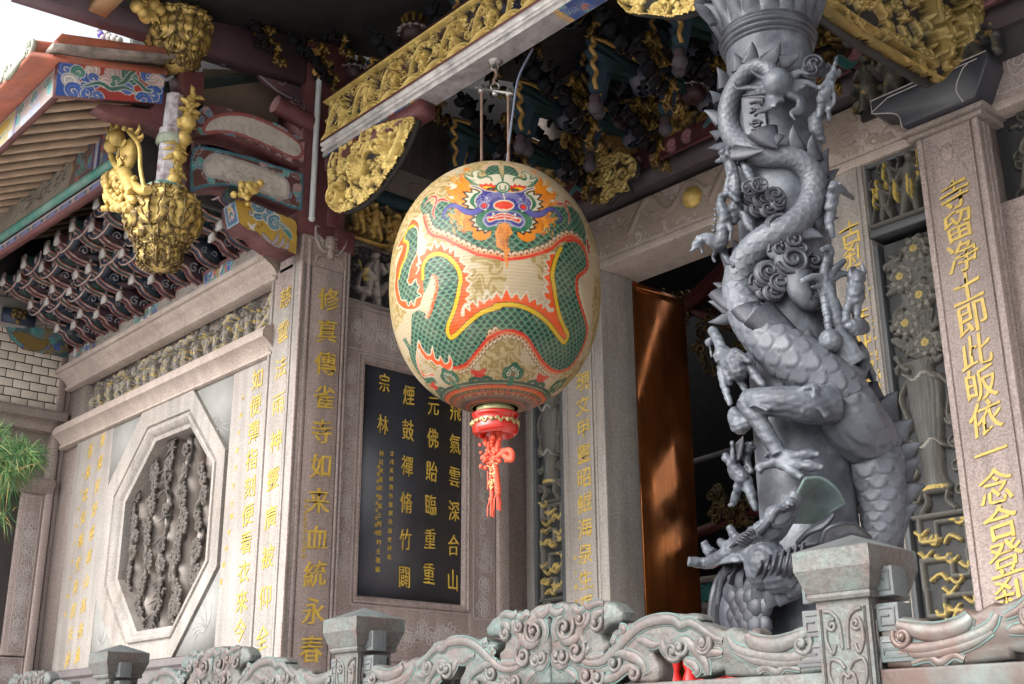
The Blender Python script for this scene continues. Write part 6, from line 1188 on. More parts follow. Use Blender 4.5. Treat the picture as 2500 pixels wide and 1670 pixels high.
M['verdr'] = mat('raised bronze scroll', (.105, .082, .077), .5, metal=.1, var=.2, vs=8, bump=.3, tint=(.10, .122, .117), tamt=.8, ts=5, speck=.14, sps=90)
px_ = [c[0]-.115 for c in caps]; PXP = [PBl.px(2060, 1500)[0]+.005, PBl.px(852, 1605)[0], PBl.px(258, 1645)[0]]
post(PXP[0], 'nearest balustrade post, tall carved bronze with a big cap in front of the dragon column')
post(PXP[1], 'balustrade post with green capped top below the black inscription board')
post(PXP[2], 'smallest farthest balustrade post, low in front of the octagonal window')
# panel outline traced on the right half of the middle bay, mirrored about its centre
xc = PBl.px(*c8(40, 800))[0]; U = PBl.U
def pb(*pts): return [PBl.uv(*c8(*p)) for p in pts]
def pb7(*pts): return [PBl.uv(*c7(*p)) for p in pts]
half = pb((45, 700), (50, 620), (90, 570), (190, 560), (240, 585), (300, 620), (380, 600), (430, 565), (520, 550), (640, 550), (760, 590), (850, 690), (850, 790), (800, 830), (700, 840), (650, 900), (600, 960), (620, 1020), (680, 1060), (690, 1130), (640, 1190))
half += pb((700, 1150), (790, 1090), (720, 1010), (715, 940), (760, 900), (800, 890), (850, 835), (960, 815), (1000, 825), (1100, 760), (1250, 720), (1400, 710), (1520, 720), (1600, 708), (1690, 730), (1720, 790), (1700, 810), (1850, 870), (1960, 930))
half += pb7((230, 1260), (270, 1240), (300, 1250), (345, 1275), (390, 1245), (420, 1265), (425, 1290), (470, 1310), (530, 1300), (600, 1250), (680, 1222), (740, 1235), (765, 1260))
low = pb7((765, 1500), (600, 1530), (400, 1530), (240, 1525), (235, 1490))+pb((1880, 1440), (1800, 1480), (1690, 1500), (1630, 1500), (1620, 1450), (1660, 1430), (1680, 1370), (1600, 1310), (1480, 1290), (1380, 1240), (1330, 1160), (1230, 1150), (1180, 1190), (1200, 1240), (1260, 1320), (1275, 1400), (1260, 1520), (1200, 1560), (960, 1560), (940, 1500), (960, 1440), (930, 1410), (860, 1420), (760, 1520), (700, 1568), (45, 1568))
half, low = np.array(half), np.array(low)
ridges = [(pb((380, 1270), (480, 1310), (600, 1300), (700, 1240), (800, 1130), (900, 1010), (1020, 890), (1150, 820), (1300, 790), (1420, 800), (1500, 860), (1600, 830), (1720, 900), (1850, 1000), (1960, 1050)), .019), (pb((420, 1230), (540, 1240), (650, 1200)), .012),
 (pb((700, 1180), (850, 1200), (900, 1210), (1010, 1260), (1080, 1330), (1120, 1450)), .020), (pb((1010, 1040), (1090, 1040), (1180, 1090), (1280, 1080)), .016), (pb((1290, 1040), (1310, 1130), (1400, 1240), (1480, 1260)), .016), (pb((1470, 1130), (1480, 1070), (1560, 1050), (1640, 1130), (1740, 1250), (1790, 1370), (1800, 1460)), .02), (pb((1540, 1280), (1640, 1330), (1680, 1400), (1650, 1460)), .016), (pb((1700, 1060), (1690, 1130), (1760, 1190), (1900, 1190), (1960, 1200)), .016),
 (pb((110, 1040), (90, 900), (130, 780), (180, 740)), .014), (pb((180, 900), (190, 1000), (260, 1040), (340, 1000), (360, 900)), .022), (pb((480, 690), (460, 800), (400, 880), (390, 980), (440, 1080)), .018), (pb((310, 1130), (330, 1230), (380, 1250), (440, 1180), (490, 1100)), .018), (pb((640, 690), (560, 720), (540, 800), (590, 860)), .018), (pb((420, 590), (470, 630), (560, 590), (640, 590)), .014), (pb((60, 590), (60, 660), (110, 700), (160, 690), (190, 640)), .018),
 (pb((80, 1200), (100, 1290), (160, 1340), (230, 1300), (250, 1200)), .018), (pb((220, 1390), (300, 1440), (340, 1520)), .014), (pb((440, 1400), (420, 1480), (480, 1540)), .014), (pb((600, 1450), (640, 1500), (760, 1480), (900, 1370), (980, 1380), (1010, 1440)), .018), (pb((280, 690), (310, 640), (360, 690), (420, 640)), .012), (pb((820, 870), (870, 900), (850, 960)), .014), (pb((730, 1000), (760, 1040), (730, 1080)), .012),
 (pb7((260, 1300), (300, 1360), (400, 1400), (560, 1420), (660, 1400), (700, 1340), (640, 1320)), .018), (pb7((360, 1290), (400, 1330), (500, 1350), (600, 1320), (680, 1270)), .026), (pb7((290, 1380), (400, 1430), (560, 1450), (720, 1420)), .016), (pb7((420, 1500), (460, 1470), (520, 1500), (560, 1470), (640, 1490)), .012)]
spir = [(pb((215, 880), ), .05, 1.4), (pb((350, 1165), ), .045, 1.3), (pb((770, 1320), ), .032, 1.2), (pb((460, 1470), ), .036, 1.4), (pb((590, 1490), ), .03, 1.3), (pb((1500, 1130), ), .032, 1.3), (pb((1745, 1090), ), .038, 1.4), (pb((130, 1220), ), .03, 1.3), (pb((200, 1240), ), .028, 1.3), (pb((1420, 1170), ), .04, 1.4), (pb((560, 830), ), .032, 1.), (pb7((655, 1345), ), .034, 1.3), (pb7((130, 1330), ), .03, 1.2), (pb((390, 780), ), .026, 1.2), (pb((990, 1440), ), .024, 1.1)]
zrail = PBl.uv(1800, 1655)[1]
def bay(x0, x1, label, sides=(1, -1), ext=(0, 1)):                                  # a scrolled panel between two posts
    c = (x0+x1)/2; L_ = half[:, 0].max()-xc; k = ((x1-x0)/2-.072)/L_; t = thing('bronze_balustrade', (c, YBAL, FLOOR), label, 'balustrade')
    y0, y1 = YBAL+.015, YBAL+.07; P0 = Plane('Y', y0); f = lambda P, s: np.stack([c+s*(np.asarray(P)[:, 0]-xc)*k, np.asarray(P)[:, 1]], 1)
    for s in sides:
        q = f(np.vstack([half, low]), s)
        b = MB(); b.prism(P0, q, -(y1-y0), .0, .011, bev2=.016); spn = b.build('scroll_panel', M['verd'], t, ang=50)
        b = MB()
        for P, w in ridges:
            P = cr(f(P, s), 5); ww = w*.85*np.sin(np.linspace(.35, 2.9, len(P)))**.6; b.tube(P0.pt(P[:, 0], P[:, 1], .0), ww, 10, flat=.55, up=P0.N); b.tube(P0.pt(P[:, 0], P[:, 1], -(y1-y0)), ww, 6, flat=.5, up=P0.N)
        M.setdefault('teal', mat('teal patina in the grooves', (.085, .15, .142), .7, var=.4, vs=8, tint=(.10, .085, .08), tamt=1., ts=7))
        b3 = MB()
        for P, w in ridges:
            P = cr(f(P, s), 5); T_ = np.gradient(P, axis=0); T_ /= np.maximum(np.linalg.norm(T_, axis=1), 1e-9)[:, None]; ww = w*.85*np.sin(np.linspace(.35, 2.9, len(P)))**.6
            for g in (-1, 1): G = P+np.stack([-T_[:, 1], T_[:, 0]], 1)*(ww*g*.98)[:, None]; b3.tube(P0.pt(G[:, 0], G[:, 1], .0), 0.0042, 6, flat=.5, up=P0.N)
        b3.build('patina_groove', M['teal'], spn, True)
        for P, r, n in spir:
            P = f(P, s)[0]; Z = spiral(P, r*.8, n, .6 if s > 0 else math.pi-.6, -s, 20); b.tube(P0.pt(Z[:, 0], Z[:, 1], np.linspace(.002, .010, 20)), np.linspace(.008, .0065, 20), 7); b.ball(P0.pt(P[0], P[1], .006), .011, 8)
        b.build('raised_scrolls', M['verdr'], spn, True)
        b = MB(); hx = (x1 if s > 0 else x0); e = hx-s*.072                            # fret blocks against the post
        zz = zrail
        for w, z0, z1 in ((.055, .165, .235), (.06, .085, .15), (.085, .015, .075)):
            a, d = e-s*w, e; u0, u1 = min(a, d), max(a, d); b.pbox(P0, u0, u1, zz+z0, zz+z1, -(y1-y0), .004, .005)
            for P in ([(u0+.012, zz+z1-.012), (u1-.01, zz+z1-.012), (u1-.01, zz+z0+.014), (u0+.014, zz+z0+.014), (u0+.014, zz+z1-.03), (u1-.024, zz+z1-.03)],): P = np.array(P); b.tube(P0.pt(P[:, 0], P[:, 1], .004), .004, 4)
        b.build('fret_end', M['verdg'], t, ang=30)
    b = MB(); b.pbox(P0, x0+.07, x1-.07, zrail-.09, zrail+.002, -(y1-y0)-.01, .012, .008); b.pbox(P0, x0+.07, x1-.07, FLOOR+.1, zrail-.092, -.06, -.02); b.pbox(P0, x0+.07, x1-.07, FLOOR, FLOOR+.1, -.11, .02, .01); b.build('rail', M['verd'], t, ang=30); return t
M['verdb'] = mat('brown bronze', (.085, .056, .048), .45, metal=.25, var=.25, vs=6, bump=.15, tint=(.11, .16, .155), tamt=.7, ts=5)
bay(PXP[1], PXP[0], 'middle balustrade panel with paired bronze dragon scrolls turning green, below the lantern')
bay(PXP[2], PXP[1], 'left balustrade panel of bronze scrolls in front of the granite verse walls')
bay(PXP[2]*2-PXP[1], PXP[2], 'farthest balustrade panel, only its scroll tops showing at the bottom left corner')
_v, _r = M['verd'], M['verdr']; M['verd'] = M['verdb']; M['verdr'] = mat('brown bronze scroll', (.115, .078, .068), .42, metal=.2, var=.2, vs=8, bump=.2, tint=(.14, .2, .19), tamt=.6, ts=6)
bay(PXP[0], PXP[0]*2-PXP[1], 'brown bronze balustrade panel at the right edge, right of the nearest post'); M['verd'], M['verdr'] = _v, _r
# red turned railing inside the porch
rr_ = thing('red_railing', (-4.9, 6.1, FLOOR), 'bright red turned wooden railing inside the doorway, seen through the balustrade', 'railing')
Pr = Plane('Y', 6.15); M['redp'] = mat('bright red paint', (.52, .02, .018), .35, var=.15, vs=5, bump=.05)
zr_t = Pr.px(1610, 1592)[2]; xr0 = Pr.px(1596, 1600)[0]
b = MB(); b.box2((xr0, 6.1, zr_t-.06), (-4.3, 6.2, zr_t-.02)); b.box2((xr0-.01, 6.09, zr_t-.02), (-4.3, 6.21, zr_t)); b.box2((xr0, 6.12, FLOOR+.1), (-4.3, 6.18, FLOOR+.16)); b.build('top_rail', M['redp'], rr_)
for k in range(8):
    x = Pr.px(1612+36*k, 1640)[0]
    if x > -4.4: break
    b = MB(); h = zr_t-.06-FLOOR-.16; b.lathe((x, 6.15, FLOOR+.16), [(.04, 0), (.04, .05), (.025, .07), (.045, h*.25), (.03, h*.45), (.048, h*.5), (.03, h*.55), (.042, h*.7), (.048, h*.86), (.03, h*.92), (.042, h*.96), (.042, h)], 16); b.build('baluster', M['redp'], rr_, True)
M['greyline'] = mat('pale grey outline', (.22, .19, .22), .6, var=.2); M['darkarm'] = mat('dark maroon arm', (.07, .024, .028), .6, var=.3, tint=(.02, .03, .05), tamt=.7, ts=6)
# ------------------------------------------------------------------ lower eave over the octagon-window wall
PEX, PEY = Plane('X', -6.86), Plane('Y', 2.31)
c1 = lambda x, y: (x/2.8, y/2.8)
cw = lambda x, y: (x/2.8, 500+y/2.8)
er = thing('side_eave_roof', (-9, 3.2, 5.6), 'lower tiled eave at the left with painted edge boards and striped rafters', 'roof')
zf0 = PEY.px(136, 229)[2]; zf1 = PEY.px(150, 150)[2]; slp = .27
def ze(y): return zf0+.50*(y-2.31)
M['raft'] = mat('pinkish rafter wood', (.36, .255, .18), .65, var=.16, vs=9, bump=.1, tint=(.28, .18, .12), tamt=.5, ts=5)
M['dkgreen'] = mat('dark green soffit', (.014, .03, .027), .7, var=.2)
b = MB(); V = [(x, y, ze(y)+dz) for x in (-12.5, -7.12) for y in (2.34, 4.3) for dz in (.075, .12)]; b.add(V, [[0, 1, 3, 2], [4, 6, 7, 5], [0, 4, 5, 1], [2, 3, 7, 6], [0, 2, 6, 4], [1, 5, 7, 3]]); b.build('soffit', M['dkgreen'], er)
raf = None
for k in range(27):
    x = -7.0-.195*k; b = MB(); w = .031; V = [(x+dx, y, ze(y)+dz) for dx in (-w, w) for y in (2.335, 3.9 if k > 2 else 3.0) for dz in (.004, .055)]; b.add(V, [[0, 1, 3, 2], [4, 6, 7, 5], [0, 4, 5, 1], [2, 3, 7, 6], [0, 2, 6, 4], [1, 5, 7, 3]])
    b.build('rafter', M['raft'], er)
def gab(cv):
    r = random.Random(9); u0, u1, v0, v1 = cv.u0, cv.u1, cv.v0, cv.v1
    cv.poly([(u0, v0), (u0+.16, v0), (u0+.12, v1), (u0, v1)], BLU); cv.poly([(u1-.1, v0), (u1, v0), (u1, v1), (u1-.06, v1)], BLU)
    c = lambda t, s: (u0+(u1-u0)*t, v0+(v1-v0)*s+.0)
    P = lambda x, y: PEX.uv(*c1(x, y))
    for x, y, r_, a, sg, co in ((450, 480, 60, 0, 1, BLU), (620, 480, 50, 2, -1, (.45, .36, .33)), (630, 540, 60, 3, 1, BLU), (760, 500, 50, 1, -1, (.42, .3, .28)), (900, 530, 60, 2, 1, GRN), (540, 500, 45, 4, -1, GRN), (470, 560, 60, 5, 1, (.4, .38, .36)), (800, 560, 55, 0, -1, GRN), (1010, 530, 50, 1, 1, BLU), (1080, 560, 45, 3, -1, (.4, .3, .28)), (500, 630, 60, 0, 1, BLU), (590, 640, 55, 2, -1, BLU), (660, 660, 45, 4, 1, BLU), (1050, 650, 55, 1, 1, BLU), (990, 690, 50, 3, -1, BLU), (1060, 470, 50, 3, -1, BLU), (720, 570, 40, 1, 1, (.42, .3, .28)), (870, 600, 40, 4, 1, BLU)): p = P(x, y); swirl(cv, p[0], p[1], r_*.00098, a, sg, co, lw=.0055)
    for pts, co in (([(570, 590), (680, 570), (760, 610), (850, 600), (930, 640)], GRN), ([(800, 580), (850, 560), (900, 500), (970, 460)], GRN), ([(900, 530), (960, 580), (1000, 620), (1040, 620)], GRN), ([(1000, 560), (1050, 570), (1090, 540)], (.42, .3, .28))): tendril(cv, [P(*p) for p in pts], .012, co, lw=.005)
q = PEX.uvs([c1(400, 425), c1(378, 650), c1(1108, 708), c1(1130, 470)]); painted(PEX, q[:, 0].min(), q[:, 0].max(), q[:, 1].min(), q[:, 1].max(), (.33, .035, .028), gab, 'gable_board', er, .005, .004, clip=q)
b = MB(); b.prism(PEX, q, -.05, .0); b.build('gable_backing', M['maroon'], er)
def fas(cv):
    r = random.Random(12); v0, v1 = cv.v0, cv.v1; x = cv.u1-.1
    while x > cv.u0:
        for k in range(7): swirl(cv, x-r.uniform(0, .55), r.uniform(v0+.03, v1-.03), .042, r.random()*6, r.choice((-1, 1)), r.choice((GRN, TEA, (.1, .14, .2), BLU)), line=(.45, .46, .46))
        cv.poly([(x-.62, v0), (x-.6, v0), (x-.58, v1), (x-.6, v1)], BLU); cv.poly([(x-1.3, v0+.01), (x-.66, v0+.01), (x-.64, v1-.01), (x-1.3, v1-.01)], (.36, .33, .16)); tendril(cv, [(x-.75, v0+.16), (x-.9, v0+.12), (x-1.1, v0+.05)], .05, (.40, .30, .05), line=(.1, .12, .08)); tendril(cv, [(x-.8, v0+.1), (x-.95, v0+.06), (x-1.2, v0+.03)], .012, GRN); x -= 1.5
        cv.poly([(x+.16, v0), (x+.2, v0), (x+.22, v1), (x+.18, v1)], BLU)
    for k in range(40): xx = r.uniform(cv.u0, cv.u1); swirl(cv, xx, v0+.03, .03, r.random()*6, 1, (.2, .24, .4), line=(.45, .46, .5), lw=.004)
painted(PEY, -12.3, -6.868, zf0, zf1-.012, (.30, .26, .25), fas, 'front_fascia', er, .004, .007)
b = MB(); b.pbox(PEY, -12.4, -6.87, zf0, zf1, -.04, 0); b.build('fascia_board', M['maroon'], er)
M['tile'] = mat('red roof tile', (.33, .095, .055), .75, var=.25, vs=7, bump=.25, bs=30, tint=(.16, .09, .08), tamt=.6, ts=8); M['mortar'] = mat('weathered mortar', (.34, .29, .26), .85, var=.25, vs=10, bump=.35, bs=25, tint=(.10, .085, .08), tamt=.9, ts=7); M['glaze'] = mat('pale green glazed tile', (.26, .31, .24), .5, var=.25, vs=14, bump=.1, tint=(.4, .3, .26), tamt=.5, ts=10)
PG = Plane('X', -6.80)
b = MB(); b.prism(PG, PG.uvs([(135, 98), (152, 80), (160, 82), (405, 116), (428, 132), (398, 134), (150, 110)]), -.35, 0, .008); b.build('verge_tile', M['tile'], er)
b = MB(); b.prism(PG, PG.uvs([(126, 108), (150, 111), (398, 135), (430, 133), (426, 149), (300, 139), (240, 137), (150, 123), (124, 123)]), -.3, .03, .006); b.build('verge_mortar', M['mortar'], er)
zt0 = zf1+.005
b = MB(); V = [(x, y, zf1+slp*(y-2.31)+dz) for x in (-12.5, -6.84) for y in (2.12, 3.02) for dz in (.0, .045)]; b.add(V, [[0, 1, 3, 2], [4, 6, 7, 5], [0, 4, 5, 1], [2, 3, 7, 6], [0, 2, 6, 4], [1, 5, 7, 3]]); b.build('tile_bed', M['tile'], er)
p0 = Plane('Y', 2.147).px(75, 120); p1 = Plane('Y', 2.147).px(22, 160); dx = p0[0]-p1[0]
for k in range(9):
    x = p0[0]-dx*k; z = p0[2]-.0; b = MB(); r = .062; n = 12; Ps = []
    for y in (2.147, 2.95): Ps.append([(x+r*math.cos(a), y, z+slp*(y-2.147)+r*math.sin(a)) for a in np.linspace(0, 2*math.pi, n, endpoint=False)])
    b.grid(np.array(Ps), wv=True); ct = b.build('cover_tile', M['tile'], er, True)
    b = MB(); ax = ((1, 0, 0), (0, 0, 1), (0, -1, 0)); b.lathe((x, 2.147, z), [(.066, -.01), (.07, .004), (.066, .016), (.054, .018), (.052, .012), (.001, .012)], 20, ax=ax)
    for q in range(6): a = q*1.047; b.tube([(x+.02*math.cos(a), 2.132, z+.02*math.sin(a)), (x+.045*math.cos(a+.3), 2.132, z+.045*math.sin(a+.3))], .006, 5)
    b.build('tile_end', M['glaze'], ct, True)
    b = MB(); xm = x-dx/2; P = cr([(xm-dx*.42, 2.13, z-.03), (xm-dx*.2, 2.11, z-.085), (xm, 2.1, z-.11), (xm+dx*.2, 2.11, z-.085), (xm+dx*.42, 2.13, z-.03)], 6); b.tube(P, np.interp(np.linspace(0, 1, len(P)), [0, .5, 1], [.02, .036, .02]), 8, flat=.55, up=(0, 1, 0)); b.build('drip_tile', M['glaze'], er, True)
rf = thing('roof_ornament', PG.px(255, 95), 'small coloured porcelain figure on the roof ridge against the white sky', 'ornament')
PO = Plane('Y', 4.6); M['porc'] = mat('coloured porcelain', None, .35, var=.3, vs=20, attr=True)
b = MB()
for x, y, r, c in ((238, 60, 6, (.12, .16, .12)), (243, 72, 9, (.3, .3, .3)), (246, 85, 11, (.12, .08, .35)), (252, 66, 7, (.34, .32, .3)), (262, 80, 9, (.38, .36, .34)), (268, 92, 12, (.3, .28, .27)), (280, 94, 12, (.36, .33, .31)), (292, 98, 10, (.25, .22, .2)), (236, 50, 4, (.15, .18, .15)), (228, 45, 4, (.1, .13, .12)), (250, 56, 5, (.3, .3, .28)), (255, 95, 14, (.2, .16, .2))): b.ball(PO.px(x, y), r*.0042, 10, col=c)
b.tube([PO.px(226, 42), PO.px(240, 58)], .012, 6, col=(.12, .16, .14)); o = b.build('porcelain_figure', M['porc'], rf, True)
b = MB(); PO2 = Plane('Y', 4.9); b.prism(PO2, PO2.uvs([(280, 62), (340, 82), (345, 110), (325, 105), (318, 92), (300, 88), (296, 74), (282, 70)]), -.3, 0, .01); tag(b.build('distant_tile_edge', M['mortar']), 'stepped pale roof tile edge behind the upper gilt lotus, against the white sky', 'roof')
# ------------------------------------------------------------------ painted purlin with bamboo panel
A0 = Plane('Y', 3.05).px(268, 395); zq = A0[2]; d = ray(0, 577); A1 = EYE+d*((zq-EYE[2])/d[2]); FPu = FPlane(A1, A0-A1, (0, 0, 1)); Lp = np.linalg.norm(A0-A1)
pu = thing('painted_purlin', A1*.5+A0*.5, 'painted beam with ink bamboo panel, green rail and lavender flowered edge under the eave', 'beam')
hv = FPu.uv(0, 498)[1]
def pup(cv):
    r = random.Random(4)
    cv.poly([(-3, 0), (3, 0), (3, hv), (-3, hv)], (.16, .10, .09))
    a0, a1 = FPu.uv(*c1(60, 1470))[0], FPu.uv(*c1(495, 1180))[0]
    cv.poly([(a0-1.5, .02), (a1-.06, .02), (a1, hv*.5), (a1-.06, hv-.02), (a0-1.5, hv-.02)], (.34, .30, .25), None, .008, (.4, .25, .06))
    for k in range(60):
        t = r.random(); x, y = a0+.2+(a1-a0-.35)*t, hv*r.uniform(.25, .8); a = r.uniform(-.2, .9); cv.stroke([(x, y), (x+.07*math.cos(a), y+.07*math.sin(a))], [.008, .001], (.05, .05, .05))
    for k in range(5): cv.stroke([(a0+.1+.25*k, hv*.2), (a0+.35+.25*k, hv*.8)], .004, (.06, .06, .06))
    for k in range(46): x = r.uniform(a1+.02, Lp+.2); swirl(cv, x, r.uniform(.02, hv-.02), .03, r.random()*6, r.choice((-1, 1)), r.choice((BLU, GRN, TEA, RED)), line=(.4, .42, .45), lw=.004)
    x = a1+.32
    for k, c in enumerate((MAR, LAV, WHT, BLU, MAR)): cv.poly([(x+.025*k, 0), (x+.025*k+.025, 0), (x+.025*k+.025, hv), (x+.025*k, hv)], c)
painted(FPu, -2.2, Lp+.12, 0, hv, (.2, .15, .14), pup, 'painted_face', pu, .0, .008)
b = MB(); b.pbox(FPu, -2.2, Lp+.12, 0, hv+.05, -.12, -.006); b.build('core', M['maroon'], pu)
b = MB(); P = FPu.pt(np.linspace(-2.2, Lp+.12, 6), np.full(6, -.02), np.full(6, .0)); b.tube(P, .034, 12); P = FPu.pt(np.linspace(-2.2, Lp+.12, 6), np.full(6, .022), np.full(6, .004)); b.build('green_rail', mat('green glazed rail', (.05, .22, .18), .45, var=.2, vs=4, tint=(.4, .4, .38), tamt=.5, ts=3), pu, True)
def lav(cv):
    r = random.Random(5); x = cv.u0+.1
    while x < cv.u1:
        for k in range(5): cv.dot(x+.022*math.cos(k*1.257), (cv.v0+cv.v1)/2+.014*math.sin(k*1.257), .016, (.48, .28, .34))
        cv.dot(x, (cv.v0+cv.v1)/2, .01, (.5, .42, .2))
        for s in (-1, 1): cv.stroke([(x+s*.035, (cv.v0+cv.v1)/2), (x+s*.075, (cv.v0+cv.v1)/2+.012)], [.014, .003], GRN)
        x += .24
    cv.stroke([(cv.u0, cv.v1-.006), (cv.u1, cv.v1-.006)], .006, WHT); cv.stroke([(cv.u0, cv.v0+.006), (cv.u1, cv.v0+.006)], .008, (.3, .12, .14))
painted(FPu, -2.2, Lp-.05, -.125, -.055, (.24, .24, .46), lav, 'flowered_edge', pu, -.03, .006)
b = MB(); b.pbox(FPu, -2.2, Lp-.05, -.125, -.055, -.1, -.034); b.build('edge_board', M['maroon'], pu)
# ------------------------------------------------------------------ gilt lotus pendants
def lotus(name, label, px0, px1, py_top, py_bot, r, Yp, rows, seed):
    P1 = Plane('X', XC); a = P1.px((px0+px1)/2, (py_top+py_bot)/2); cx, cy = a[0], a[1]; zt_, zb_ = P1.px(px0, py_top)[2], P1.px(px1, py_bot)[2]; h = zt_-zb_
    t = thing(name, (cx, cy, zb_), label, 'pendant'); rd = random.Random(seed)
    pr = [(.02, 0), (.3, .02), (.45, .12), (.5, .25), (.62, .4), (.8, .6), (.86, .74), (.74, .84), (.5, .88), (.42, .93), (.5, .98), (.4, 1.)]
    b = MB(); b.lathe((cx, cy, zb_), [(q*r, z*h) for q, z in pr], 32); b.build('core', M['gold'], t, True)
    for zz, rr, n, L_, w, tw in rows:
        b = MB()
        for k in range(n):
            an = k*2*math.pi/n+tw; o = np.array([math.cos(an), math.sin(an), 0]); tg = np.array([-math.sin(an), math.cos(an), 0]); z0 = zb_+zz*h
            S2 = np.linspace(0, 1, 11); G = []
            for u in np.linspace(-1, 1, 9):
                row = []
                for s in S2:
                    rad_ = rr*r*(1+.17*math.sin(s*2.4)-.22*s*s); wd = w*(1.05-.12*s)*min(1, math.sqrt(max(0, (1-s)*4.5)))*(1+.17*math.sin(s*15+k))
                    row.append(np.array([cx, cy, z0-L_*h*s])+o*(rad_+.03*(1-u*u)-.012+.05*max(0, s-.7)*(1 if L_ > 0 else 0)+.016*math.cos(u*8)+.008*math.sin(s*17+k*2))+tg*u*wd)
                G.append(row)
            G = np.array(G); b.grid(G); b.grid((G-o*.012)[::-1]); ed = np.vstack([G[0], G[1:, -1], G[-1][::-1]]); b.tube(ed, .009, 5); b.tube(G[4]+o*.003, .006, 5); b.tube(G[2][1:8]+o*.003, .005, 5); b.tube(G[6][1:8]+o*.003, .005, 5)
            c = np.array([cx, cy, z0-L_*h*.82])+o*(rr*r*1.13); b.tube(c+np.outer(spiral((0, 0), .03, 1.3, 1, 1, 14)[:, 0], tg)+np.outer(spiral((0, 0), .03, 1.3, 1, 1, 14)[:, 1], (0, 0, 1))+o*.01, .006, 5)
        b.build('petal_ring', M['gold'], t, True)
    return t, cx, cy, zt_, zb_, h
t, cx, cy, zt_, zb_, h = lotus('gilt_lotus_pendant', 'big gilt lotus pendant hanging under a peeling post, in front of the eave brackets', 397, 393, 468, 662, .235, 3.05, ((.99, .60, 7, .16, .085, 0), (.90, .84, 7, .2, .10, .45), (.78, .86, 7, .34, .10, .1), (.56, .66, 6, .24, .08, .5), (.38, .50, 8, .14, .045, .1), (.25, .42, 11, .2, .035, 0), (.2, .25, 8, .18, .035, .2)), 3)
b = MB(); b.lathe((cx, cy, zb_+h*.985), [(.13, 0), (.15, .01), (.135, .03), (.09, .055), (.075, .07)], 24); b.build('green_collar', mat('mottled green collar', (.04, .18, .14), .5, var=.3, vs=30, tint=(.5, .56, .5), tamt=.9, ts=30), t, True)
M['peel'] = mat('peeling white and red paint', (.50, .49, .53), .8, var=.15, vs=14, bump=.4, bs=22, tint=(.12, .035, .035), tamt=1., ts=9)
pz = Plane('X', XC).px(400, 255)[2]; b = MB(); b.lathe((cx, cy, zb_+h+.04), [(.075, 0), (.075, pz-zb_-h-.3), (.09, pz-zb_-h-.28), (.085, pz-zb_-h-.22), (.066, pz-zb_-h-.2), (.06, pz-zb_-h+.05)], 8); b.build('post', M['peel'], t, ang=20)
b = MB(); b.lathe((cx, cy, zb_+h+.34), [(.08, 0), (.098, .02), (.095, .06), (.078, .08)], 12); b.build('pale_ring', M['glaze'], t, True)
def gold_sprig(name, label, pts, blobs, p, n=.0):
    t = thing(name, p.px(*pts[-1]), label, 'carving'); b = MB(); r = random.Random(len(pts)*7)
    P = cr(np.array([p.at(n).px(*q) for q in pts]), 8); b.tube(P, np.linspace(.03, .045, len(P)), 9)
    for i in range(0, len(P), 2):
        for q in range(3):
            a = r.uniform(0, 6.28); d_ = np.array([.05, math.cos(a), math.sin(a)]); b.tube(np.array([P[i], P[i]+d_*.05+[.02, 0, 0], P[i]+d_*.095]), [.02, .03, .004], 6, flat=.6)
    for x, y, s in blobs: c = p.at(n+.03).px(x, y); b.ball(c, s, 10)
    b.build('gilt_leaves', M['gold2'], t, True); return t
PP = Plane('X', XC+.02)
gold_sprig('gilt_leaf_bracket', 'long gilt leaf carving on the right of the peeling pendant post', [(468, 238), (455, 285), (440, 330), (425, 375), (428, 410), (424, 450)], [(458, 300, .06), (448, 340, .055), (425, 440, .05), (433, 380, .04)], PP, .02)
ds = thing('gilt_dragon_fish', PP.px(290, 480), 'gilt dragon fish carving with flame crest on the left of the peeling pendant post', 'carving')
PDg = Plane('Y', 2.93); b = MB(); dp = lambda x, y, n=0.: PDg.at(n).px(*c1(x, y))
b.ball(dp(880, 1060, .03), (.085, .05, .12), 16); b.ball(dp(800, 940, .05), .06, 12); b.ball(dp(760, 1000, .05), .05, 12); b.ball(dp(800, 1200, .04), .055, 12)
for x0, y0, x1, y1 in ((770, 900, 735, 800), (800, 890, 790, 752), (850, 890, 850, 760), (890, 900, 905, 770), (920, 930, 950, 850), (940, 960, 975, 910), (740, 950, 722, 870)): b.tube(cr(np.array([dp(x0, y0, .04), dp((x0+x1)/2+14, (y0+y1)/2, .05), dp(x1, y1, .05)]), 5), np.linspace(.024, .003, 11), 7)
for pts, w in (([(830, 950), (835, 1100), (800, 1200), (780, 1280)], .016), ([(880, 900), (950, 1000), (960, 1150), (990, 1310)], .014), ([(760, 1060), (790, 1130), (830, 1160)], .022), ([(730, 1200), (740, 1320), (800, 1400), (880, 1440)], .028), ([(850, 1180), (880, 1250), (920, 1320)], .05), ([(900, 1250), (960, 1300), (1010, 1300)], .03)): P = cr(np.array([dp(*q, .07) for q in pts]), 6); b.tube(P, w, 8)
r = random.Random(8)
for k in range(130): x, y = r.uniform(710, 920), r.uniform(1180, 1430); y = max(y, 1180+(x-710)*.2); b.ball(dp(x, y, r.uniform(.02, .09)), r.uniform(.015, .032), 7)
for k in range(18): a = r.uniform(0, 6.28); c = dp(880, 1060, .03); b.tube([c+np.array([.07*math.cos(a), -.05, .1*math.sin(a)]), c+np.array([.03*math.cos(a), -.062, .05*math.sin(a)])], .008, 5)
b.build('gilt_carving', M['gold2'], ds, True)
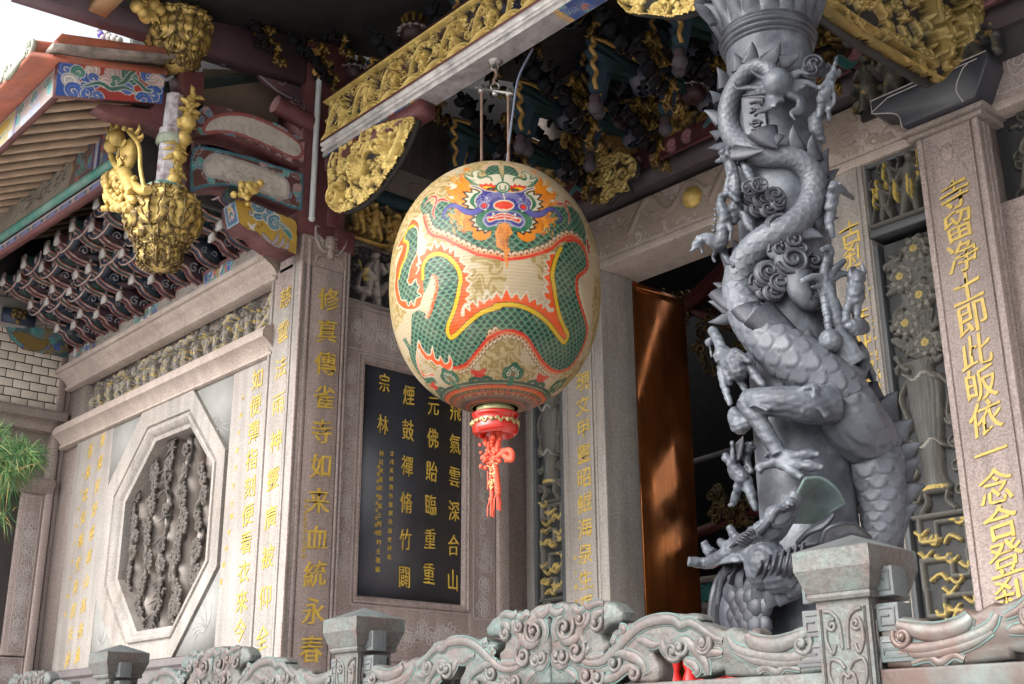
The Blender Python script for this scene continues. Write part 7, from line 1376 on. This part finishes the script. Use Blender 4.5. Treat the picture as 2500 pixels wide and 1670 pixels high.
t2, cx2, cy2, zt2, zb2, h2 = lotus('upper_gilt_lotus', 'upper gilt lotus pendant at the top, above the maroon block', 430, 436, 28, 180, .20, 3.1, ((.99, .72, 6, .16, .10, .2), (.88, .95, 6, .14, .10, .6), (.76, .86, 6, .42, .10, 0), (.5, .66, 6, .34, .075, .5), (.28, .45, 8, .24, .045, 0)), 5)
b = MB(); b.lathe((cx2, cy2, zt2-.01), [(.1, 0), (.11, .02), (.06, .06), (.06, .5)], 16); b.build('grey_stem', M['peel'], t2, True)
gold_sprig('gilt_hanging_leaf', 'gilt leaf carving left of the stem at the top edge', [(330, -20), (350, 5), (372, 22), (352, 45)], [(335, 15, .05), (375, 12, .05), (390, 25, .04), (348, 30, .04)], PP, .1)
gold_sprig('gilt_hanging_leaf', 'gilt leaf carving right of the stem at the top edge', [(520, -20), (495, -2), (470, 12), (460, 22)], [(500, 5, .045), (480, 8, .04)], PP, .1)
blk = thing('maroon_block', PP.px(440, 240), 'maroon block with peeling left face, between the two gilt lotus pendants', 'block')
qb = PP.uvs([c1(1228, 490), c1(1400, 490), c1(1392, 690), c1(1255, 655)]); b = MB(); b.prism(PP, qb, -.16, .0, .004); b.build('body', M['maroon'], blk)
b = MB(); b.prism(PP, PP.uvs([c1(665, 720), c1(700, 692), c1(1040, 735), c1(1130, 620), c1(1250, 640), c1(1240, 720), c1(1130, 900), c1(990, 830), c1(760, 770)]), -.14, -.03, .004); b.build('cross_arm', M['maroon'], blk)
# ------------------------------------------------------------------ curved white-panelled moon beams
def beam_paint(cv, panel, bgc, edge, seed, p):
    r = random.Random(seed); q = p.uvs([c1(*z) for z in cr(panel, 5, True)])
    for k in range(70): swirl(cv, r.uniform(cv.u0, cv.u1), r.uniform(cv.v0, cv.v1), .026, r.random()*6, r.choice((-1, 1)), r.choice((TEA, (.06, .12, .2), MAR, (.3, .15, .16))), line=(.38, .38, .40), lw=.004)
    cv.poly(q, (.52, .48, .45), None, .012, edge)
    for k in range(int(40)):
        i = r.randrange(len(q)); c = q.mean(0); t_ = r.uniform(.1, .95); P0 = c+(q[i]-c)*t_; a = r.uniform(0, 6.28); cv.stroke([P0, P0+np.array([.05*math.cos(a), .05*math.sin(a)])], .0018, (.25, .23, .22))
PM = Plane('X', XC-.01)
u_ = [c1(*z) for z in cr([(1335, 790), (1420, 720), (1560, 745), (1700, 785), (1850, 830), (1960, 890), (2080, 965)], 4)]; l_ = [c1(*z) for z in cr([(2070, 1145), (1960, 1095), (1800, 1015), (1650, 950), (1500, 915), (1335, 925)], 4)]
mb_ = thing('upper_moon_beam', PM.px(600, 330), 'upper curved beam with a blank white panel on dark red, left of the corner post', 'beam'); q = PM.uvs(u_+l_)
b = MB(); b.prism(PM, q, -.2, .0); b.build('body', M['maroon'], mb_)
painted(PM, q[:, 0].min(), q[:, 0].max(), q[:, 1].min(), q[:, 1].max(), MAR, lambda cv: beam_paint(cv, [(1392, 880), (1440, 815), (1560, 782), (1720, 800), (1900, 880), (2040, 975), (2062, 1050), (2000, 1075), (1800, 985), (1620, 915), (1500, 900), (1410, 908)], MAR, (.3, .08, .08), 2, PM), 'painted_face', mb_, .004, .005, clip=q)
PM2 = Plane('X', XC+.0)
u_ = [c1(*z) for z in cr([(1300, 1100), (1330, 1015), (1450, 1015), (1700, 1075), (1900, 1140), (2070, 1190)], 4)]; l_ = [c1(*z) for z in cr([(2062, 1440), (1950, 1405), (1700, 1315), (1560, 1272), (1420, 1275), (1300, 1312)], 4)]
mb2 = thing('lower_moon_beam', PM2.px(600, 430), 'lower beam with oval white panel framed in blue scrolls, left of the corner post', 'beam'); q = PM2.uvs(u_+l_)
b = MB(); b.prism(PM2, q, -.2, .0); b.build('body', M['maroon'], mb2)
def bp2(cv):
    cv.stroke(np.vstack([q, q[:1]]), .02, TEA); beam_paint(cv, [(1395, 1140), (1430, 1075), (1500, 1065), (1700, 1125), (1900, 1200), (1965, 1260), (1960, 1340), (1900, 1350), (1700, 1280), (1500, 1215), (1420, 1200)], MAR, (.38, .36, .36), 6, PM2); cv.stroke(np.vstack([q, q[:1]]), .012, (.04, .13, .2))
painted(PM2, q[:, 0].min(), q[:, 0].max(), q[:, 1].min(), q[:, 1].max(), MAR, bp2, 'painted_face', mb2, .004, .005, clip=q)
b = MB(); Pb = PM2.at(.08); c = Pb.px(*c1(1690, 1290)); b.tube([PM2.px(*c1(1560, 1345)), PM2.at(.07).px(*c1(1600, 1310))], .05, 10); gl2 = thing('gilt_lion_boss', c, 'gilt lion head on a dark green boss sticking out of the lower white-panelled beam', 'boss'); b.build('green_stem', M['dkgreen'], gl2, True)
b = MB(); r = random.Random(4)
for k in range(46): x, y = r.gauss(1690, 45), r.gauss(1295, 28); b.ball(Pb.at(r.uniform(-.02, .04)).px(*c1(x, y)), r.uniform(.014, .03), 8)
b.ball(c, .05, 12); o = b.build('lion_head', M['gold'], gl2, True); fuse(o, .006, 1)
# painted dragon-fish bracket end
def fishpaint(p, cf, pts):
    def fn(cv):
        r = random.Random(3); P = lambda x, y: p.uv(*cf(x, y))
        for x, y, s in ((1770, 1440, 1), (1830, 1480, -1), (1880, 1530, 1), (1760, 1400, -1)): q = P(x, y); swirl(cv, q[0], q[1], .05, x, s, (.06, .16, .24), lw=.008)
        for k in range(5): tendril(cv, [P(1880+14*k, 1500+16*k), P(1950+6*k, 1560+10*k), P(1990, 1600+8*k)], .016, TEA, line=(.42, .45, .42), lw=.005)
        tendril(cv, [P(1800, 1600), P(1850, 1680), P(1900, 1720), P(1960, 1790)], .03, (.36, .32, .36), line=(.05, .04, .04), lw=.004)
        for x, y in ((1900, 1640), (1940, 1660), (1970, 1690)): tendril(cv, [P(x-50, y+40), P(x-10, y), P(x, y-40)], .012, (.36, .32, .36), line=(.05, .04, .04), lw=.003)
        q = P(1720, 1460); cv.dot(q[0], q[1], .024, (.05, .05, .06)); cv.dot(q[0], q[1], .02, (.6, .6, .6)); cv.dot(q[0], q[1], .008, (.02, .02, .02))
        for k in range(8): q = P(1765+17*k, 1692+13*k); cv.stroke([q, q+np.array([.012, .03])], .008, (.62, .6, .56))
        for k in range(14): q = P(r.uniform(1660, 1800), r.uniform(1420, 1650)); cv.stroke(spiral(q, .03, .6, r.random()*6, 1, 8), .0022, (.1, .06, .02))
        cv.poly(p.uvs([cf(1690, 1515), cf(1720, 1540), cf(1760, 1520), cf(1735, 1560), cf(1745, 1590), cf(1710, 1560)]), (.62, .6, .56))
    return fn
PFs = Plane('X', XC+.03); fp = [c1(1610, 1372), c1(1700, 1378), c1(1780, 1412), c1(2012, 1508), c1(2028, 1540)]+[cw(2028, 150), cw(2024, 338), cw(1950, 300), cw(1880, 285), cw(1800, 225), cw(1760, 180), cw(1690, 165), cw(1640, 120)]
fb = thing('painted_fish_bracket', PFs.px(640, 570), 'yellow bracket end painted as a dragon fish, under the white-panelled beams', 'bracket'); q = PFs.uvs(fp)
b = MB(); b.prism(PFs, q, -.2, -.004); b.build('body', M['maroon'], fb)
painted(PFs, q[:, 0].min(), q[:, 0].max(), q[:, 1].min(), q[:, 1].max(), (.44, .28, .04), fishpaint(PFs, c1, fp), 'painted_side', fb, .0, .005, clip=q)
e0, e1 = PFs.px(*c1(1612, 1372)), PFs.px(*cw(1640, 120)); Fe = FPlane(e1-np.array([.16, 0, 0]), (1, 0, 0), e0-e1); le = np.linalg.norm(e0-e1)
def epp(cv):
    cv.stroke([(0, 0), (.16, 0), (.16, le), (0, le), (0, 0)], .012, (.3, .42, .52))
    for k in range(5): cv.dot(.08+.025*math.cos(k*1.257), le*.55+.025*math.sin(k*1.257), .022, (.5, .22, .3))
    tendril(cv, [(.05, .05), (.08, .1), (.1, le*.4)], .012, GRN); tendril(cv, [(.1, le*.7), (.06, le*.8), (.09, le*.9)], .01, YEL)
painted(Fe, 0, .16, 0, le, (.05, .12, .22), epp, 'painted_end', fb, .006, .005)
# vaulted brown board and dark painted boards between the pendants and the corner post
vb = thing('vault_board', (-7.3, 3.7, 6.0), 'smooth brown vaulted board between the upper gilt lotus and the maroon corner post', 'board')
b = MB(); G = []
for v in np.linspace(0, 1, 10): G.append([PM.at(-.28-.1*math.sin(v*2.4)).px(*c1(1385+ (2085-1385)*u, 470+20*u+(300+210*u)*v)) for u in np.linspace(0, 1, 12)])
b.grid(np.array(G)); b.build('board', mat('brown vault', (.15, .115, .085), .7, var=.25, vs=2, bump=.05), vb, True)
b = MB(); b.box2((-7.5, 3.0, 5.4), (-7.44, 4.7, 6.9)); b.box2((-12.6, 4.26, 5.1), (-6.98, 4.32, 6.7)); tag(b.build('bracket_backing_wall', M['dark']), 'dark timber wall behind the bracket sets above the granite cornice', 'wall')
M['bowlw'] = mat('painted pale bowl', (.20, .20, .22), .55, var=.4, vs=20, tint=(.03, .09, .09), tamt=1., ts=16)
for lab, pts, wd in (('dark curling arm with pale outline, highest left of the corner post', [(1480, 130), (1560, 190), (1700, 180), (1850, 160), (1900, 190)], .05), ('dark red curling arm crossing behind the upper gilt lotus top', [(1830, 0), (1880, 90), (1950, 160), (2040, 190)], .06), ('blue black painted fish arm beside the thin white pipe', [(1650, 360), (1760, 440), (1900, 560), (2060, 640)], .10)):
    p = PM.at(-.12); P = cr(np.array([p.px(*c1(*q)) for q in pts]), 6); t = thing('curling_arm', P[-1], lab, 'bracket'); b = MB(); b.tube(P, wd, 8, flat=.5, up=(1, 0, 0)); b.build('arm', M['darkarm'], t, True)
    b = MB(); b.tube(P+np.array([.03, 0, -wd]), .008, 5); b.tube(P+np.array([.03, 0, wd]), .008, 5)
    for q in P[::6]: S_2 = spiral((0, 0), wd*.5, 1., q[1]*9, 1, 10); b.tube(q+np.stack([np.full(10, wd*.5+.006), S_2[:, 0], S_2[:, 1]], 1), .006, 5)
    b.build('pale_outline', M['greyline'], t, True)
gl3 = 'dark bracket with ochre edge and gilt spray in the corner above the white-panelled beams'
for x, y, n in ((1520, 110, -.1), (1770, 30, -.2), (1930, 330, -.12), (1990, 60, -.05)):
    c = clone(cb, PM.at(n).px(*c1(x, y)), gl3); c['group'] = 'bracket boards in the dark corner'; c.scale = (.75, .75, .75)
for lab, x, y, s_ in (('blue and white bearing bowl high in the dark corner left of the pipe', 1710, 90, 1.), ('gilt crowned bowl above the fish arm in the dark corner', 1770, 265, 1.1), ('blue white bowl at the top of the thin white pipe', 2140, 215, 1.)):
    p = PM.at(-.02).px(*c1(x, y)); t = thing('bearing_bowl', p, lab, 'bowl'); b = MB(); b.lathe(p, [(.02*s_, -.05*s_), (.05*s_, -.045*s_), (.075*s_, 0), (.07*s_, .03*s_), (.055*s_, .04*s_)], 16); b.build('bowl', M['bowlw'] if x != 1770 else M['goldd'], t, True)
    b = MB(); b.lathe(p+[0, 0, .04*s_], [(.055*s_, 0), (.075*s_, .02), (.06*s_, .05), (.01, .05)], 16); b.build('rim', M['armgreen'] if x != 1770 else M['goldd'], t, True)
for lab, pts in (('ochre edged green cloud arm above the thin white pipe', [(2060, -20), (2110, 40), (2130, 90), (2110, 130), (2150, 190)]), ('ochre edged arm hanging just left of the gilt beam', [(2110, 350), (2180, 350), (2160, 400), (2190, 450), (2150, 490), (2180, 530)]), ('ochre edged green arm above the left end of the gilt beam', [(2380, 0), (2340, 60), (2350, 140), (2300, 200), (2330, 270), (2360, 290)])):
    p = PM.at(.05); P = cr(np.array([p.px(*c1(*q)) for q in pts]), 6); t = thing('cloud_arm', P[-1], lab, 'bracket'); b = MB(); b.tube(P, .022, 8, flat=.6, up=(1, 0, 0)); b.build('ochre_edge', M['ochre'], t, True); b = MB(); b.tube(P+np.array([-.03, .045, 0]), .04, 8, flat=.6, up=(1, 0, 0)); b.build('green_board', M['armgreen'], t, True)
b = MB(); sc_ = thing('scroll_end', PM.px(*c1(1900, 760)), 'round maroon beam end with pale scrolls beside the corner post', 'beam end'); c = PM.at(-.02).px(*c1(1880, 710)); b.tube([c, c+np.array([.0, .35, -.06])], .07, 16); b.build('beam_end', M['maroon'], sc_, True)
b = MB()
for x, y, s in ((1960, 720, 1), (2000, 690, -1), (2040, 690, 1), (1990, 770, -1), (2040, 800, 1), (2055, 740, -1)): q = PM.uv(*c1(x, y)); P = spiral(q, .032, 1.2, x, s, 14); b.tube(PM.pt(P[:, 0], P[:, 1], .02), .007, 5)
b.build('pale_scroll', M['budgrey'], sc_, True)
# ------------------------------------------------------------------ bracket sets between purlin and wall
band = thing('painted_frieze_board', (-9, 4.15, 5.1), 'narrow board of pale landscape panels between bright end patterns, above the granite cornice', 'board')
PZ = PF.at(.05)
def bandp(cv):
    r = random.Random(8); v0, v1 = cv.v0, cv.v1
    for c0 in (-10.6, -9.35, -8.1, -6.9):
        for k, c in enumerate((BLU, TEA, WHT, (.4, .3, .1), WHT, TEA, BLU)): x = c0-.21+.06*k; cv.poly([(x, v0), (x+.055, v0), (x+.055, v1), (x, v1)], c)
        for k in range(22): swirl(cv, c0+r.uniform(-.22, .22), r.uniform(v0, v1), .026, r.random()*6, 1, r.choice((GRN, BLU, TEA, RED)), line=(.42, .45, .45), lw=.004)
    for k in range(90): x, y = r.uniform(cv.u0, cv.u1), r.uniform(v0+.02, v1-.02); a = r.uniform(-.6, .6); cv.stroke([(x, y), (x+.06*math.cos(a), y+.06*math.sin(a))], [.005, .001], r.choice(((.12, .12, .12), (.15, .2, .22))))
painted(PZ, -11.0, -7.0, 5.10, 5.235, (.34, .31, .28), bandp, 'painted_face', band, .0, .007)
b = MB(); b.pbox(PZ, -11.0, -7.0, 5.09, 5.235, -.12, -.005); b.pbox(PZ, -11.0, -7.0, 5.236, 5.26, -.12, .015); b.build('core', M['maroon'], band)
M['bgreen'] = mat('green bracket paint', (.018, .065, .055), .55, var=.3, vs=9, tint=(.04, .03, .035), tamt=.9, ts=5); M['bblue'] = mat('blue bracket paint', (.022, .032, .075), .55, var=.3, vs=9, tint=(.03, .05, .045), tamt=.9, ts=5); M['cream'] = mat('cream bracket edge', (.46, .38, .34), .6, var=.25, vs=12, tint=(.32, .12, .11), tamt=.7, ts=9); M['rededge'] = mat('brick red edge', (.16, .05, .042), .6, var=.3, vs=9, tint=(.42, .32, .29), tamt=.9, ts=11); M['swirlw'] = mat('grey swirl paint', (.28, .28, .32), .6, var=.2)
def eave_bracket(x, v=0):
    t = thing('eave_bracket', (x, 4.15, 5.25), ('stepped bracket set of blue and green scroll arms between the painted purlin and granite cornice', 'bracket set with maroon arms and bold grey scrolls between the painted purlin and granite cornice')[v], 'bracket', 'bracket sets under the lower eave')
    for k in range(3):
        p = Plane('X', x+.035); yi, yo, z = 4.2-.24*k, 3.98-.27*k+.05*v, 5.27+.165*k-.03*v
        top = [(yi, z+.14), (yo-.06, z+.15), (yo-.09, z+.12)]; fr = cr([(yo-.09, z+.12), (yo-.07, z+.07), (yo-.02, z+.05), (yo+.02, z-.0), (yo+.10, z-.035), (yi, z-.05)], 5)
        q = np.vstack([[(yi, z+.14), (yo-.06, z+.155)], fr]); b = MB(); b.prism(p, q, -.07, 0); b.build('arm', ((M['bblue'], M['bgreen'], M['bgreen']), (M['darkarm'], M['bblue'], M['darkarm']))[v][k], t)
        b = MB(); b.tube(p.pt(fr[:, 0], fr[:, 1], -.0), .012, 6); b.tube(p.pt(fr[:, 0], fr[:, 1], -.07), .012, 6); b.build('red_edge', M['rededge'], t, True); b = MB(); b.box(p.pt(yo-.088, z+.105, -.035), (.085, .02, .11)); b.build('white_end', M['white'], t)
        b = MB()
        for a, s_, dz in ((.03, 1, .06), (.12, -1, .05), (.2, 1, .07)): P = spiral((yo+a, z+dz), .03+.012*v, 1.3, a*30, s_, 14); b.tube(p.pt(P[:, 0], P[:, 1], .001), .0055+.003*v, 5)
        b.build('swirl_line', M['swirlw'], t)
        if k < 2: b = MB(); b.lathe((x, yo-.05, z+.15), [(.04, 0), (.085, .012), (.09, .03), (.06, .045), (.06, .06)], 14); b.build('pale_bowl', M['budgrey'], t, True)
        if k > 0:
            pt_ = Plane('Y', yo-.02); b = MB(); qq = np.vstack([cr([(x-.2, z+.16), (x-.19, z+.08), (x-.1, z+.03), (x, z+.02), (x+.1, z+.03), (x+.19, z+.08), (x+.2, z+.16)], 4)]); b.prism(pt_, qq, -.06, 0); b.build('cross_arm', M['bblue'], t)
            b = MB(); b.tube(pt_.pt(qq[:, 0], qq[:, 1], 0), .008, 6)
            for s_ in (-1, 1): P = spiral((x+s_*.1, z+.1), .035, 1.3, 0, s_, 14); b.tube(pt_.pt(P[:, 0], P[:, 1], .001), .006, 5)
            b.build('cross_edge', M['cream'], t)
    return t
e0 = eave_bracket(-10.7); e1 = eave_bracket(-10.43, 1); rb_ = random.Random(4)
for k in range(1, 7): c = clone(e1, (-10.43+.52*k+rb_.uniform(-.04, .04), 4.15, 5.25+rb_.uniform(-.03, .02))); c.scale = (1, rb_.uniform(.9, 1.1), rb_.uniform(.9, 1.1))
for k in range(1, 7): c = clone(e0, (-10.7+.52*k+rb_.uniform(-.03, .03), 4.15, 5.25+rb_.uniform(-.012, .012))); c.scale = (1, rb_.uniform(.96, 1.06), rb_.uniform(.96, 1.06))
# ------------------------------------------------------------------ left wing: tiled wall, ledge, engraved frame
lw = thing('tiled_wing_wall', (XW, 3.4, FLOOR), 'side wall of cream tiles with a stone ledge and engraved granite frame, at the left edge', 'wall')
zt_w, zb_w = PW.uv(155, 870)[1]+.02, PW.uv(150, 1010)[1]; yc = PW.uv(158, 900)[0]
M['ctile'] = mat('cream glazed tile', (.56, .51, .45), .3, var=.16, vs=2.5, bump=.02); M['grout'] = mat('dark grout', (.03, .03, .03), .8)
b = MB(); b.pbox(PW, 1.5, yc, zb_w, 5.75, -.2, -.003); b.build('grout_bed', M['grout'], lw)
b = MB(); row = 0; z = zb_w+.004; rhh, tw = (zt_w-zb_w)/6.9, .158
while z < 5.75:
    y = yc-.004
    first = tw*(.42 if row % 2 else .95)
    while y > 1.6: wq = first if y > yc-.01 else tw; b.pbox(PW, y-wq+.009, y, z, z+rhh-.011, -.01, .004, .003); y -= wq
    z += rhh; row += 1
b.build('tile_field', M['ctile'], lw)
zl0, zl1 = PW.uv(150, 1035)[1]-.10, zb_w
b = MB(); b.mould(PW, 1.5, yc+.05, [(-.1, zl0), (.02, zl0), (.03, zl0+.03), (.08, zl0+.09), (.1, zl0+.1), (.1, zl1-.03), (.08, zl1), (-.1, zl1)]); b.build('ledge', M['brown'], lw, ang=30)
zl2 = PW.uv(100, 1180)[1]
b = MB(); b.mould(PW, 1.5, yc+.02, [(-.1, zl2-.1), (.02, zl2-.1), (.07, zl2-.02), (.07, zl2+.02), (.02, zl2+.05), (-.1, zl2+.05)]); b.pbox(PW, 1.5, yc-.02, zl2+.05, zl0, -.3, -.1); b.build('lower_ledge', M['brown'], lw, ang=30)
yA, yB, zA = PW.uv(20, 1470)[0], PW.uv(68, 1500)[0], PW.uv(30, 1601)[1]
b = MB(); b.pbox(PW, 1.5, yA+.01, FLOOR, zl2-.1, -.2, -.05); b.build('dark_panel', mat('dark grey slab', (.10, .095, .10), .5, bump=.04), lw)
b = MB(); b.pbox(PW, yA, yB+.02, zA, zl2-.101, -.2, .0, .008); b.pbox(PW, yB+.024, PW.uv(95, 1500)[0], FLOOR, 5.3, -.2, .025, .016); b.pbox(PW, 1.5, yB+.02, FLOOR+.3, zA-.01, -.2, -.01, .006); b.pbox(PW, PW.uv(98, 1500)[0], 4.25, FLOOR, 5.3, -.2, .0); b.build('granite_frame', M['pink'], lw, ang=30)
b = MB(); engrave(PW.at(.0), yA+.05, yB-.01, zA+.03, zl2-.15, .14, 60, r5, b, .003, 'sslf'); rect_line(PW, yA+.045, yB, zA+.02, zl2-.13, b, .003); engrave(PW.at(-.01), yA-.4, yB, zA-.25, zA-.03, .14, 24, r5, b, .003); rect_line(PW.at(-.01), yA-.5, yB+.005, zA-.27, zA-.02, b, .003); b.build('engraved_ornament', M['incised'], lw)
b = MB(); b.box2((XW-.3, 1.0, 5.75), (XW+.25, 4.2, 6.4)); tag(b.build('wing_eave_beam', M['dark']), 'dark beam in shade above the cream tiled wing wall', 'beam')
pl = thing('pale_ridge_beam', PW.px(50, 770), 'weathered pale curved beam above the cream tiles, with a small gilt lion', 'beam')
PWb = PW.at(.06); q = PWb.uvs([(-30, 715), (60, 728), (150, 752), (152, 790), (90, 792), (60, 800), (-30, 790)]); b = MB(); b.prism(PWb, q, -.2, 0, .02); b.build('body', mat('dim weathered white', (.26, .245, .23), .8, var=.3, vs=7, tint=(.10, .09, .09), tamt=.8, ts=7), pl)
b = MB(); r = random.Random(6)
for k in range(26): b.ball(PWb.at(.05+r.uniform(-.02, .03)).px(r.gauss(43, 9), r.gauss(768, 6)), r.uniform(.012, .03), 7)
b.build('gilt_lion', M['gold'], pl, True)
b = MB(); b.box(PWb.at(.02).px(45, 775), (.06, .3, .13)); b.build('blue_block', M['bblue'], pl)
fb2 = thing('dim_fish_bracket', PW.px(90, 830), 'dim bracket board painted with a dragon fish, in the shade above the cream tiles', 'bracket')
PW2 = PW.at(.03); fq = [cw(30, 810), cw(200, 830), cw(300, 850), cw(460, 850), cw(462, 1050), cw(400, 1030), cw(280, 1010), cw(160, 985), cw(80, 920)]; q = PW2.uvs(fq)
b = MB(); b.prism(PW2, q, -.12, -.004); b.build('body', M['maroon'], fb2)
def dimp(cv):
    r = random.Random(2)
    for k in range(60): swirl(cv, r.uniform(cv.u0, cv.u1), r.uniform(cv.v0, cv.v1), .035, r.random()*6, r.choice((-1, 1)), r.choice((TEA, TEA, BLU, (.16, .11, .03))), line=(.2, .22, .22), lw=.005)
    P = lambda x, y: PW2.uv(*cw(x, y)); tendril(cv, [P(100, 880), P(180, 920), P(260, 960), P(330, 930)], .06, (.2, .13, .03), line=(.1, .08, .04))
painted(PW2, q[:, 0].min(), q[:, 0].max(), q[:, 1].min(), q[:, 1].max(), (.05, .11, .12), dimp, 'painted_side', fb2, .0, .007, clip=q)
b = MB(); p_ = PF.at(.02); b.pbox(p_, PF.uv(165, 850)[0]-.08, PF.uv(175, 850)[0]-.02, 5.06, 5.9, -.1, .0); pst = tag(b.build('inner_corner_post', M['maroon']), 'thin dark maroon post in the inner corner above the granite cornice', 'post')
b = MB(); b.tube([p_.at(.03).px(183, 872), p_.at(.03).px(196, 780)], .02, 10); tag(b.build('corner_pipe', M['pvc'], None, True), 'short pale pipe beside the thin maroon post in the inner corner', 'pipe')
# ------------------------------------------------------------------ pine branch at the left edge
pt = thing('pine_tree', (-5.6, 1.2, 0), 'green long-needled pine branch reaching in at the left edge', 'tree')
M['bark'] = mat('pine bark', (.10, .065, .045), .9, var=.3, vs=8, bump=.5); M['needle'] = mat('pine needles', None, .5, var=.25, vs=9, bump=0, attr=True, spec=.3)
PN = Plane('Y', 2.0)
def pn(x, y, n=0.): return PN.at(n).px(x, y)
c0 = pn(-60, 1150); b = MB(); b.tube(cr(np.array([(c0[0]-1.1, 1.7, 0), (c0[0]-1.0, 1.75, 1.2), (c0[0]-.75, 1.8, 2.2), c0-[.2, 0, .02], pn(10, 1120), pn(45, 1105)]), 6), np.linspace(.12, .014, 31), 9); b.build('trunk', M['bark'], pt, True)
r = random.Random(2); V, F, Cc = [], [], []
def needle(p, d, L, w, col):
    d = d/np.linalg.norm(d); s = np.cross(d, (.3, .9, .2)); s /= np.linalg.norm(s); m = p+d*L*.5+np.array([0, 0, -.01*L/.1]); e = p+d*L+np.array([0, 0, -.03*L/.1]); i = len(V); n2 = np.cross(d, s)
    V.extend([p-s*w, p+s*w, p+n2*w*1.4, m-s*w, m+s*w, m+n2*w*1.4, e]); Cc.extend([np.array(col)]*7)
    for a, c in ((0, 1), (1, 2), (2, 0)): F.append([i+a, i+c, i+3+c, i+3+a]); F.append([i+3+a, i+3+c, i+6])
for (x, y, n, L, sp, dr) in ((70, 1112, 170, .15, .55, (1, 0, -.05)), (48, 1108, 330, .15, .5, (1, 0, .05)), (20, 1110, 420, .17, .8, (.6, 0, .1)), (-10, 1120, 330, .2, 1., (.5, 0, -.3)), (10, 1150, 260, .17, .9, (.5, 0, -.5)), (-20, 1060, 200, .15, .9, (.4, 0, .5)), (0, 1250, 60, .14, .9, (.4, 0, -.6))):
    for k in range(n):
        d = np.array(dr)+sp*np.array([r.gauss(0, 1), r.gauss(0, 1), r.gauss(0, 1)]); q = r.random(); col = (.06, .15, .035) if q < .45 else (.03, .09, .03) if q < .85 else (.19, .20, .07)
        if dr[2] < -.2 and q > .8: col = (.24, .17, .05)
        p = pn(x+r.gauss(0, 12), y+r.gauss(0, 10), r.gauss(0, .04)); needle(p, d, L*r.uniform(.7, 1.1), .0016, col)
b = MB(); V = np.array(V); quads = [f for f in F]; b.add(V, quads, np.array(Cc)); b.build('crown', M['needle'], pt)
# ------------------------------------------------------------------ things glimpsed inside the hall
M['turq'] = mat('turquoise lattice', (.05, .30, .27), .5, var=.2, vs=8); M['dimred'] = mat('dim red timber', (.13, .022, .018), .5, var=.3, vs=4)
PH = Plane('Y', 8.6)
tq = thing('turquoise_panel', PH.px(1745, 1440), 'turquoise openwork panel between pale rails, deep inside the doorway', 'panel')
q0, q1 = PH.uv(1690, 1475), PH.uv(1850, 1408)
b = MB(); b.pbox(PH, q0[0], q1[0], q0[1], q1[1], -.06, -.04); b.build('backing', M['dark'], tq)
b = MB()
for k in range(26):
    x = q0[0]+(q1[0]-q0[0])*k/25
    for y in (.25, .5, .75): P = spiral((x, q0[1]+(q1[1]-q0[1])*y), .045, 1.3, k, (-1)**k, 12); b.tube(PH.pt(P[:, 0], P[:, 1], 0), .011, 5)
b.build('openwork', M['turq'], tq, True)
b = MB(); b.pbox(PH, q0[0]-.1, q1[0]+.1, q1[1]+.005, q1[1]+.06, -.08, .03); b.build('upper_rail', M['tan'], tq); b = MB(); b.pbox(PH, q0[0]-.1, q1[0]+.1, q0[1]-.09, q0[1]-.005, -.08, .03); b.build('lower_rail', M['tan'], tq)
for lab, a, z, wd, m in (('dim red beam crossing the hall low behind the doorway', (1690, 1305), (1800, 1265), .05, 'dimred'), ('pale grey rail crossing the dark hall beside the door leaf', (1700, 1125), (1800, 1095), .028, 'budg2'), ('dark red sloping beam high inside the doorway', (1640, 790), (1790, 640), .09, 'dimred'), ('short red beam end with gilt edge inside the doorway top', (1690, 760), (1770, 790), .05, 'dimred')):
    if m == 'budg2': M['budg2'] = mat('dusty grey rail', (.20, .19, .19), .6, var=.2)
    b = MB(); A, Z = PH.px(*a), PH.px(*z); d = Z-A; A, Z = A-d*.4, Z+d*1.; b.tube([A, Z], wd, 4); tag(b.build('hall_beam', M[m]), lab, 'beam')
gc = thing('gilt_hall_carving', PH.px(1790, 1200), 'gilt scroll carving hanging in the dark hall beside the door leaf', 'carving'); b = MB(); r = random.Random(9)
for k in range(60):
    x, y = r.uniform(1745, 1850), r.uniform(1190, 1285); c = PH.px(x, y); P = spiral((0, 0), r.uniform(.03, .07), 1.3, r.random()*6, r.choice((-1, 1)), 12); b.tube(PH.pt(c[0]+P[:, 0], c[2]+P[:, 1], r.uniform(0, .08)), .012, 5)
b.build('scrolls', M['gold'], gc, True)
gc = thing('gilt_upper_carving', PH.px(1700, 720), 'dim gilt carvings clustered at the top of the dark doorway', 'carving'); b = MB()
for k in range(90):
    x, y = r.uniform(1600, 1830), r.uniform(700, 900); c = PH.px(x, y); P = spiral((0, 0), r.uniform(.03, .08), 1.2, r.random()*6, r.choice((-1, 1)), 11); b.tube(PH.pt(c[0]+P[:, 0], c[2]+P[:, 1], r.uniform(-.3, .08)), .014, 5)
b.build('scrolls', M['goldd'], gc, True)
lp = thing('altar_lamp', PH.px(1712, 1040), 'tiny glowing orange lamp in the dark hall near the door leaf', 'lamp'); c = Plane('Y', 7.3).px(1670, 963)
lp.location = [float(v) for v in c]; WLOC[lp.name] = c
ml = bpy.data.materials.new('lamp glow'); ml.use_nodes = True; pb_ = ml.node_tree.nodes['Principled BSDF']; pb_.inputs['Base Color'].default_value = (.9, .3, .05, 1); pb_.inputs['Emission Color'].default_value = (1, .25, .04, 1); pb_.inputs['Emission Strength'].default_value = 4
b = MB(); b.ball(c, .008, 10); b.build('bulb', ml, lp, True); b = MB(); b.tube([c+[0, 0, .012], c+[0, 0, .5]], .003, 5); b.build('wire', M['dark'], lp)
bpy.data.objects.remove(_fo); bpy.data.curves.remove(_fc)
